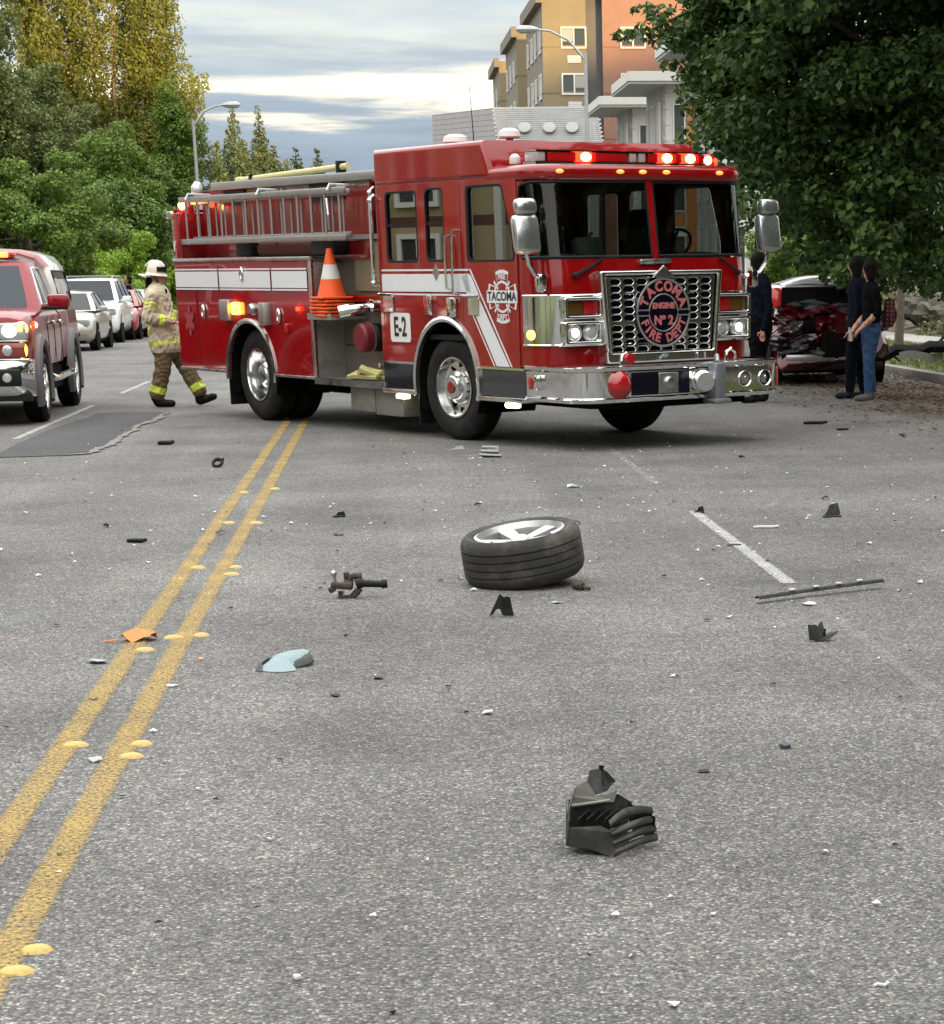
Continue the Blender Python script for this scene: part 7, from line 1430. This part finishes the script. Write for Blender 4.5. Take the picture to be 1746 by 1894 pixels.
# broken air box in the foreground
o = gp(1130, 1580); AB = thing('air_box', 'broken ribbed black plastic air box in the right foreground', 'car part', o, (0, 0, .0)); s_ = 1 / 648.
def Q(x, z, y=0.): return Vector(((x - 1130) * s_, y * s_, (1584 - z) * s_))
def sheet3(nm, pts, m_, th=.003, par=AB):
    n_ = (pts[1] - pts[0]).cross(pts[2] - pts[0]).normalized() * th; mb = MB(); k = len(pts); mb.add(list(pts) + [p + n_ for p in pts], [tuple(range(k)), tuple(range(2 * k - 1, k - 1, -1))] + [(i, (i + 1) % k, (i + 1) % k + k, i + k) for i in range(k)]); return mb.build(nm, m_, par, False)
sheet3('front_wall', [Q(1048, 1566, 0), Q(1098, 1574, -8), Q(1138, 1587, -22), Q(1140, 1540, -14), Q(1112, 1528, -6), Q(1052, 1532, 0)], M_PLASG)
sheet3('left_wall', [Q(1048, 1566, 0), Q(1052, 1532, 0), Q(1050, 1502, 20), Q(1048, 1500, 90), Q(1046, 1558, 95)], M_PLAS)
sheet3('back_wall', [Q(1046, 1560, 95), Q(1160, 1560, 110), Q(1170, 1512, 110), Q(1143, 1492, 100), Q(1128, 1500, 100), Q(1050, 1500, 92)], M_PLASG)
sheet3('raised_flap', [Q(1055, 1494, 90), Q(1064, 1478, 100), Q(1084, 1468, 108), Q(1102, 1495, 100), Q(1126, 1492, 98), Q(1143, 1484, 98), Q(1136, 1506, 92), Q(1056, 1512, 88)], mat('debris_olive_grey', (.10, .098, .085), .5, var=.2, vscale=20))
sheet3('upper_flap', [Q(1086, 1472, 108), Q(1090, 1457, 112), Q(1092, 1450, 114), Q(1112, 1446, 116), Q(1138, 1470, 110), Q(1123, 1487, 104), Q(1101, 1495, 101)], M_PLASG); sheet3('dark_flap', [Q(1112, 1446, 115), Q(1122, 1452, 112), Q(1139, 1470, 108), Q(1118, 1486, 98), Q(1113, 1478, 106)], M_PLAS)
MB().tube([Q(1112, 1448, 115), Q(1113, 1441, 116)], [.006, .009], 8).build('peg', M_PLAS, AB); mb = MB(); mb.tube([Q(1056, 1511, 84), Q(1128, 1502, 88)], .005, 6); mb.build('edge_rib', mat('debris_edge', (.22, .21, .17), .5), AB); MB().tube([Q(1049, 1566, -1), Q(1051, 1532, -1), Q(1054, 1500, 20), Q(1062, 1482, 90)], .004, 6).build('edge_bead', M_PLASG, AB)
sheet3('floor', [Q(1050, 1566, 2), Q(1138, 1585, -18), Q(1165, 1572, 60), Q(1160, 1566, 105), Q(1048, 1562, 92)], M_PLAS)
for k in range(4):                                      # inner ribs
    sheet3('inner_rib', [Q(1068 + 17 * k, 1548, 20), Q(1070 + 17 * k, 1522, 22), Q(1092 + 18 * k, 1516, 80), Q(1094 + 18 * k, 1545, 80)], M_PLAS)
for k in range(4):                                      # ribbed bellows on the right
    z0 = 1584 - k * 17; mb = MB(); n_ = 12
    def bel(u, v, z0=z0, k=k):
        a = u; x = 1136 + 80 * a + (6 if k < 3 else -8) * sin(a * pi) - 3 * k; y = -20 + 95 * a ** 1.5; bul = 7 * sin(pi * v); zz = z0 - 2 - 16 * v - 10 * sin(a * pi * .9) - (6 if k == 3 else 0) * v * sin(a * pi); p = Q(x + bul * .4, zz, y - bul * 1.3); return p
    mb.grid(bel, 12, 6); mb.build('bellows_rib', M_PLASG, AB, True, 60, False)
sheet3('end_wall', [Q(1210, 1572, 60), Q(1214, 1528, 60), Q(1165, 1512, 106), Q(1165, 1562, 106)], M_PLAS)
# long trim strip with white clips
a, b = gp(1400, 1112, .012), gp(1632, 1081, .02); d = (b - a); TS = thing('trim_strip', 'long narrow black trim strip with white clips on the right of the road', 'car part', (a + b) / 2, (0, 0, atan2(d.y, d.x))); L_ = d.length
mb = MB(); mb.grid(lambda u, v: (L_ * (u - .5), .042 * (v - .5) + .012 * sin(u * 3), .006 + .012 * u + .016 * (1 - (2 * v - 1) ** 2)), 16, 4); mb.build('strip', M_PLAS, TS, True, 60, False)
for k in (-.22, -.03, .15, .32): MB().box((k * L_, .008, .029 + .012 * (k + .5)), (.035, .016, .01), None, .003).build('clip', M_DWHITE, TS)
# splintered black cowl piece
o = gp(1520, 1186); SP = thing('splintered_part', 'splintered dark plastic part with upright fins near the trim strip', 'debris', o); s_ = 1 / 425.
def T_(x, z, y=0.): return Vector(((x - 1520) * s_, y * s_, (1186 - z) * s_))
for nm, pts, m_ in (('fin', [T_(1497, 1184), T_(1493, 1154), T_(1508, 1155, 6), T_(1518, 1162, 8), T_(1524, 1178, 6), T_(1510, 1185)], M_PLASG), ('fin', [T_(1513, 1160, 20), T_(1521, 1150, 22), T_(1526, 1166, 18), T_(1524, 1180, 14), T_(1516, 1176, 16)], M_PLASG), ('base', [T_(1505, 1186, -8), T_(1534, 1181, -4), T_(1553, 1170, 12), T_(1536, 1174, 20), T_(1526, 1178, 16)], M_PLAS), ('rib', [T_(1522, 1182, 6), T_(1526, 1164, 10), T_(1529, 1164, 14), T_(1528, 1182, 12)], M_PLAS)): sheet3(nm, pts, m_, .004, SP)
# orange scrap and curved blue-grey shell
o = gp(258, 1186); OS = thing('orange_scrap', 'crumpled orange plastic scrap lying on the left yellow line', 'debris', o); s_ = 1 / 425.
mb = MB(); OL = [(-36, 3), (-30, -8), (-8, -16), (10, -8), (34, 0), (30, 12), (8, 20), (-14, 24), (-30, 14)]
mb.add([(-.01, .02, .062)] + [(x * s_, y * 3.2 * s_ * .6, max(.004, .022 + .022 * sin(i * 2.1))) for i, (x, y) in enumerate(OL)], [(0, 1 + i, 1 + (i + 1) % len(OL)) for i in range(len(OL))]); mb.build('sheet', M_DORG, OS, False, 30, False)
MB().tube([(-.08, -.02, .012), (-.13, -.03, .008), (-.16, -.028, .006)], .003, 5).build('thread', M_DORG, OS)
o = gp(519, 1244); BS = thing('curved_panel', 'curved pale blue grey broken panel right of the yellow lines', 'debris', o); s_ = 1 / 455.
def shell_part(nm, pts, m_, lift=0., parent=BS):
    c2 = (sum(p[0] for p in pts) / len(pts), sum(p[1] for p in pts) / len(pts)); rings = []
    def P3(x, y, k):                       # k: 0 at the rim, 1 in the middle
        off = (1247 - y) * s_; return ((x - 519) * s_, 2.6 * off, max(.004, .42 * off + .022 * k * (2 - k) + lift))
    n = len(pts); V = []; F = []; K = 5
    for j in range(K):
        t = j / K
        for (x, y) in pts: V.append(P3(x + (c2[0] - x) * t, y + (c2[1] - y) * t, t))
    V.append(P3(*c2, 1.)); 
    for j in range(K - 1):
        for i in range(n): F.append((j * n + i, j * n + (i + 1) % n, (j + 1) * n + (i + 1) % n, (j + 1) * n + i))
    for i in range(n): F.append(((K - 1) * n + i, (K - 1) * n + (i + 1) % n, len(V) - 1))
    k0 = len(V); V += [(v[0], v[1], max(.002, v[2] - .012)) for v in V[:n]]; F += [(i, (i + 1) % n, k0 + (i + 1) % n, k0 + i) for i in range(n)]
    mb = MB(); mb.add(V, F); return mb.build(nm, m_, parent, True, 40, False)
shell_part('shell', [(470, 1238), (477, 1231), (485, 1221), (490, 1209), (500, 1203), (514, 1198), (530, 1195), (545, 1194), (556, 1197), (556, 1206), (553, 1217), (546, 1222), (538, 1228), (526, 1233), (517, 1236), (531, 1238), (548, 1242), (538, 1245), (522, 1248), (503, 1247), (487, 1244)], M_DBLUE)
M_PEDGE = mat('panel_edge_dark', (.035, .045, .042), .6)
shell_part('torn_edge', [(556, 1197), (563, 1201), (570, 1212), (566, 1220), (556, 1224), (540, 1230), (524, 1235), (518, 1236), (538, 1228), (553, 1217), (556, 1206)], M_PEDGE, -.012)
shell_part('torn_tip', [(466, 1237), (474, 1231), (490, 1208), (484, 1219), (470, 1240), (484, 1246), (472, 1243)], M_PEDGE, -.006)
# smaller pieces, one object each
def shard(name, label, px, py, wpx, hpx, m_, kind='flat', seed=0):
    """wpx: width in the photo; hpx: how tall it stands there"""
    p = gp(px, py); sc = (p - Vector((0, 0, CAM_H))).length / 3990. * .965; w = wpx * sc; h = max(.006, hpx * sc); g = random.Random(seed + int(px)); o = None; mb = MB()
    if kind == 'flat':                                  # bent flake
        n = 7; pts = [(w / 2 * cos(2 * pi * i / n) * g.uniform(.7, 1.1), w * .45 * sin(2 * pi * i / n) * g.uniform(.6, 1.1), .004 + h * .8 * g.random()) for i in range(n)]; k = n
        mb.add([(0, 0, h * .9)] + pts + [(x, y, max(.001, z - .004)) for x, y, z in pts], [(0, 1 + i, 1 + (i + 1) % n) for i in range(n)] + [(1 + i, 1 + n + i, 1 + n + (i + 1) % n, 1 + (i + 1) % n) for i in range(n)])
    elif kind == 'bar': mb.tube([(-w / 2, 0, h * .45), (-w * .2, .01, h * .5), (w * .25, 0, h * .5), (w / 2, .012, h * .75)], [h * .42, h * .5, h * .5, h * .4], 7)
    elif kind == 'up':
        mb.prism([(-w / 2, 0), (w * .3, 0), (w / 2, h * .2), (w * .35, h), (-w * .1, h * .85), (-w * .25, h * .4)], Matrix.Rotation(radians(80), 4, 'X'), .006); mb.box((0, -.01, .006), (w, .05, .01), (0, 0, .2), .003)
    elif kind == 'ring': mb.tube([(w * .36 * cos(2 * pi * i / 18), .03 * sin(2 * pi * i / 18), h * .5 + h * .38 * sin(2 * pi * i / 18)) for i in range(19)], w * .13, 7); mb.box((w * .2, .02, h * .8), (w * .5, .03, h * .3), (0, -.2, 0), .006)
    elif kind == 'louvre':
        for k in range(3): mb.box((.01 * (1 - k), .05 * k, h * (.15 + .3 * k)), (w * (1 - .2 * k), .06, h * .16), (radians(-20), .05, .06), .004)
        mb.box((w * .1, .09, h * .45), (w * .6, .012, h * .9), (-.1, 0, 0), .004)
    elif kind == 'cube': mb.box((0, 0, h * .45), (w, w, h * .9), (.1, .05, .5), .005)
    elif kind == 'cyl': mb.cyl((-w * .45, .02, h * .55), (w * .1, 0, h * .4), h * .42, h * .5, 12); mb.cyl((w * .1, 0, h * .4), (w * .5, -.02, h * .3), h * .25, h * .22, 10)
    o = mb.build(name, m_, None, kind not in ('flat',), 40); o.location = p; o.rotation_euler = (0, 0, g.uniform(-.25, .25) if kind != 'flat' else g.uniform(0, 6)); return tag(o, label, 'debris')
SH = [('plastic_piece', 'black bar shaped piece between the repair patch and yellow lines', 307, 823, 30, 8, M_PLAS, 'bar'), ('plastic_ring', 'black ring shaped piece left of the far yellow lines', 403, 864, 24, 16, M_PLAS, 'ring'), ('plastic_piece', 'black bar shaped piece on the left lane level with the road buttons', 253, 1004, 38, 8, M_PLAS, 'bar'), ('plastic_piece', 'small dark lump on the left lane above the long black bar', 197, 975, 15, 9, M_PLAS, 'flat'),
    ('plastic_piece', 'curved black piece up the road from the suspension knuckle', 628, 956, 24, 10, M_PLAS, 'up'), ('plastic_piece', 'thin dark sliver above the suspension knuckle', 626, 990, 22, 4, M_PLASG, 'flat'), ('louvre_piece', 'white louvred piece just in front of the fire engine front wheel', 905, 846, 42, 22, M_PALEG, 'louvre'), ('plastic_piece', 'pale bent flake left of the white louvred piece', 847, 832, 26, 8, M_PALEG, 'up'),
    ('metal_stub', 'grey bolt like stub at the right foot of the loose wheel', 1075, 1092, 36, 16, M_RUST, 'cyl'), ('plastic_piece', 'dark flake lying right behind the loose wheel', 1063, 968, 28, 7, M_PLASG, 'flat'), ('plastic_piece', 'flat grey flake right of the black bracket', 1030, 1116, 22, 5, M_PALEG, 'flat'), ('plastic_piece', 'black wedge at the far end of the white lane dash', 1294, 948, 18, 12, M_PLAS, 'up'), ('plastic_piece', 'dark flake lying across the white lane dash', 1357, 1009, 32, 4, M_PLAS, 'flat'),
    ('plastic_piece', 'grey upright plastic piece far right of the lane dash', 1538, 956, 34, 26, M_PLASG, 'up'), ('plastic_piece', 'small black hook just above the upright grey piece', 1526, 924, 18, 8, M_PLAS, 'flat'), ('white_strip', 'narrow white strip right of the white lane dash', 1417, 977, 48, 5, M_DWHITE, 'bar'), ('white_flake', 'white oval flake just below the long trim strip', 1497, 1119, 34, 5, M_DWHITE, 'flat'), ('plastic_piece', 'small black bit left of the long trim strip', 1228, 1068, 13, 6, M_PLAS, 'flat'),
    ('plastic_cube', 'small dark blue cube below the splintered part', 1452, 1384, 17, 10, mat('debris_slate', (.05, .06, .085), .4), 'cube'), ('white_shell', 'white curved shell in the middle of the foreground', 902, 1321, 28, 9, M_DWHITE, 'flat'), ('plastic_piece', 'small black bit beside the white curved shell', 863, 1319, 10, 6, M_PLAS, 'flat'), ('plastic_piece', 'black sliver right of the ribbed air box, up the road', 1302, 1428, 26, 4, M_PLAS, 'flat'), ('plastic_piece', 'black sliver below the curved blue panel', 620, 1288, 24, 5, M_PLAS, 'flat'), ('plastic_piece', 'thin grey sliver right of the curved blue panel', 700, 1256, 22, 4, M_PLAS, 'flat'),
    ('metal_sliver', 'pale metallic sliver left of the left yellow line below the orange scrap', 180, 1226, 50, 8, M_PALEG, 'flat'), ('metal_sliver', 'pale grey sliver between the yellow lines in the foreground', 178, 1408, 36, 9, M_PALEG, 'flat'), ('white_flake', 'white curl on the right yellow line below the orange scrap', 318, 1270, 26, 4, M_DWHITE, 'flat'), ('white_flake', 'white flake at the bottom right of the road', 1630, 1826, 30, 8, M_DWHITE, 'bar'), ('white_flake', 'white chip at the bottom centre of the road', 550, 1812, 14, 12, M_DWHITE, 'cube'), ('plastic_piece', 'dark pebble like bit at the bottom edge', 727, 1876, 14, 8, M_PLAS, 'flat'),
    ('plastic_piece', 'long black bar on the far right lane beside the engine bumper', 1508, 785, 44, 6, M_PLAS, 'bar'), ('plastic_piece', 'short black bar right of the long one on the far right lane', 1558, 796, 22, 4, M_PLAS, 'bar'), ('plastic_piece', 'black lump at the edge of the leaf litter', 1668, 810, 16, 9, M_PLAS, 'flat'), ('plastic_piece', 'dark flake near the engine front tyre on the right', 1372, 847, 16, 6, M_PLAS, 'flat'), ('plastic_piece', 'dark bent flake in the middle of the road before the loose wheel', 884, 934, 16, 6, M_PLAS, 'flat'), ('plastic_piece', 'black bit on the road left of the knuckle', 640, 1177, 10, 5, M_PLAS, 'flat'), ('plastic_piece', 'black bit left of the loose wheel', 815, 1076, 12, 6, M_PLAS, 'flat'),
    ('plastic_piece', 'dark flake on the left yellow line in the foreground', 172, 1296, 24, 4, M_PLASG, 'flat'), ('plastic_piece', 'dark bit between the yellow lines in the middle distance', 407, 988, 18, 10, M_PLASG, 'flat'), ('glass_heap', 'small heap of crushed glass before the engine grille', 1060, 902, 28, 8, mat('crushed_glass', (.5, .56, .56), .15, .1, .8), 'flat'), ('lens_chip', 'orange lens chip right of the orange scrap', 372, 1222, 9, 7, mat('lens_chip', (.9, .3, .1), .2, 0, 1.), 'cube')]
for i, a_ in enumerate(SH): shard(a_[0], a_[1], *a_[2:7], a_[7], i)
# glass crumbs and grit too small to count
def crumbs(name, n, lo, hi, m_, label, wt):
    V = []; F = []; g = np.random.default_rng(len(name) + n)
    while len(V) < 4 * n:
        px, py = g.uniform(-40, 1790), 790 + 1150 * g.random() ** 1.5
        if g.random() > wt(px, py): continue
        p = gp(px, py); s_ = g.uniform(lo, hi) * (.6 + .4 * min(1, p.y / 12)); a = g.uniform(0, 6.28); e = g.uniform(.3, 1.); k = len(V)
        V += [(p.x + s_ * cos(a), p.y + s_ * sin(a), .007), (p.x - s_ * e * sin(a), p.y + s_ * e * cos(a), .006 + s_ * .3), (p.x - s_ * cos(a), p.y - s_ * sin(a), .008), (p.x + s_ * e * sin(a), p.y - s_ * e * cos(a), .007 + s_ * .5)]; F.append((k, k + 1, k + 2, k + 3))
    me = bpy.data.meshes.new(name); me.from_pydata(V, [], F); tag(link(name, me, None, m_), label, 'debris', kind='stuff')
crumbs('white_crumbs', 300, .006, .024, M_DWHITE, 'tiny pale plastic and glass crumbs strewn over the road', lambda x, y: .06 + .94 * math.exp(-((y - 940) / 130) ** 2))
crumbs('dark_crumbs', 130, .006, .02, M_PLAS, 'tiny dark plastic crumbs strewn over the road', lambda x, y: .3 + .7 * math.exp(-((y - 950) / 160) ** 2))
crumbs('glass_crumbs', 160, .006, .018, mat('crumb_glass', (.55, .62, .60), .15, 0, .6), 'tiny clear glass crumbs strewn before the fire engine', lambda x, y: math.exp(-((y - 880) / 90) ** 2) * math.exp(-((x - 1050) / 260) ** 2))
# survey paint on the left lane
for nm, x0, x1, y0, y1, c in (('pink_paint_mark', -30, 52, 1160, 1192, (.62, .30, .28)), ('green_paint_mark', 25, 70, 1128, 1152, (.40, .48, .40))):
    m_ = paint(nm, c, .3, .0, .36, .14); A0, A1 = gp(x0, y1, .005), gp(x1, y0, .005); mb = MB(); d = A1 - A0; w = Vector((-d.y, d.x, 0)).normalized() * .045; c0 = (A0 + A1) / 2
    mb.add([A0 - w - c0, A1 - w * .5 - c0, A1 + w * .5 - c0, A0 + w - c0], [(0, 1, 2, 3)]); o = mb.build(nm, m_, None, False, 30, False); o.location = c0; tag(o, kind='structure')
# ------------------------------------------------------------------ the street beside and behind the photographer (seen mirrored in glass, paint and chrome)
root = thing('tan_building', 'tan apartment building with brown band left of the street, mirrored in the cab windows', 'building', rp(-19, 14), (0, 0, ROAD_YAW))
M_TAN = siding('tan_siding', (.42, .35, .20), .2); M_BRN = mat('brown_band', (.12, .05, .035), .7)
for (z0, z1, m_) in ((0, 2.42, M_TAN), (2.42, 2.62, M_BRN), (2.62, 9.0, M_TAN)): MB().b2((-14, 0, z0), (0, 36, z1)).build('wall', m_, root, sm=False)
Mr = frame((0, 0, 0), (0, 1, 0), (0, 0, 1))
for k in range(13):
    for z in (.4, 2.8, 5.6): window(root, Mr, .8 + k * 2.75, z, 1.0, 1.9, 1)
    for d_ in (0., 1.45): MB().b2((0, 2.1 + k * 2.75 + d_ * .5, 0), (.16, 2.26 + k * 2.75 + d_ * .5, 8.6)).build('pilaster', M_FASCIA, root, sm=False)
b = rp(10.6, 2, .1)
TR0 = None
M_LF2 = leafmat('leaf_street', (.03, .06, .018), (.085, .14, .04), .3)
def side_tree(lab, s, t, H, R, seed, n=9000):
    b = rp(s, t, .1); tree('street_tree', lab, b, b + Vector((0, 0, H * .7)), .22, blob((b.x, b.y, H * .62), (R, R, H * .40), 60, 1.2, seed, .1), n, .5, M_LF2, nl=16, flat=.9)
for i, (s, t, H, R, lab) in enumerate(((12.5, 22, 9, 3.0, 'street tree just outside the right edge, nearest the fire engine'), (12.8, 13, 10, 3.4, 'street tree right of the photographer, ahead'), (12.6, 3, 9, 3.2, 'street tree right of the photographer, abreast'), (12.9, -9, 10, 3.4, 'street tree right of the photographer, behind'), (13.2, 17.5, 11, 3.6, 'tree out of view, added to close the gap between its neighbours'), (17.5, 9, 12, 4.2, 'tall tree out of view, added up the bank right of the photographer'), (17.8, 19, 12, 4.2, 'tall tree out of view, added up the bank right of the fire engine'), (-13.5, 8, 9, 3.0, 'street tree left of the photographer, ahead'), (-13.8, -4, 10, 3.3, 'street tree left of the photographer, behind'), (-13.5, 24, 7, 2.2, 'street tree before the tan building'))):  # gap and bank trees on the right added to darken the windscreen's reflection
    side_tree(lab, s, t, H, R, 300 + i)
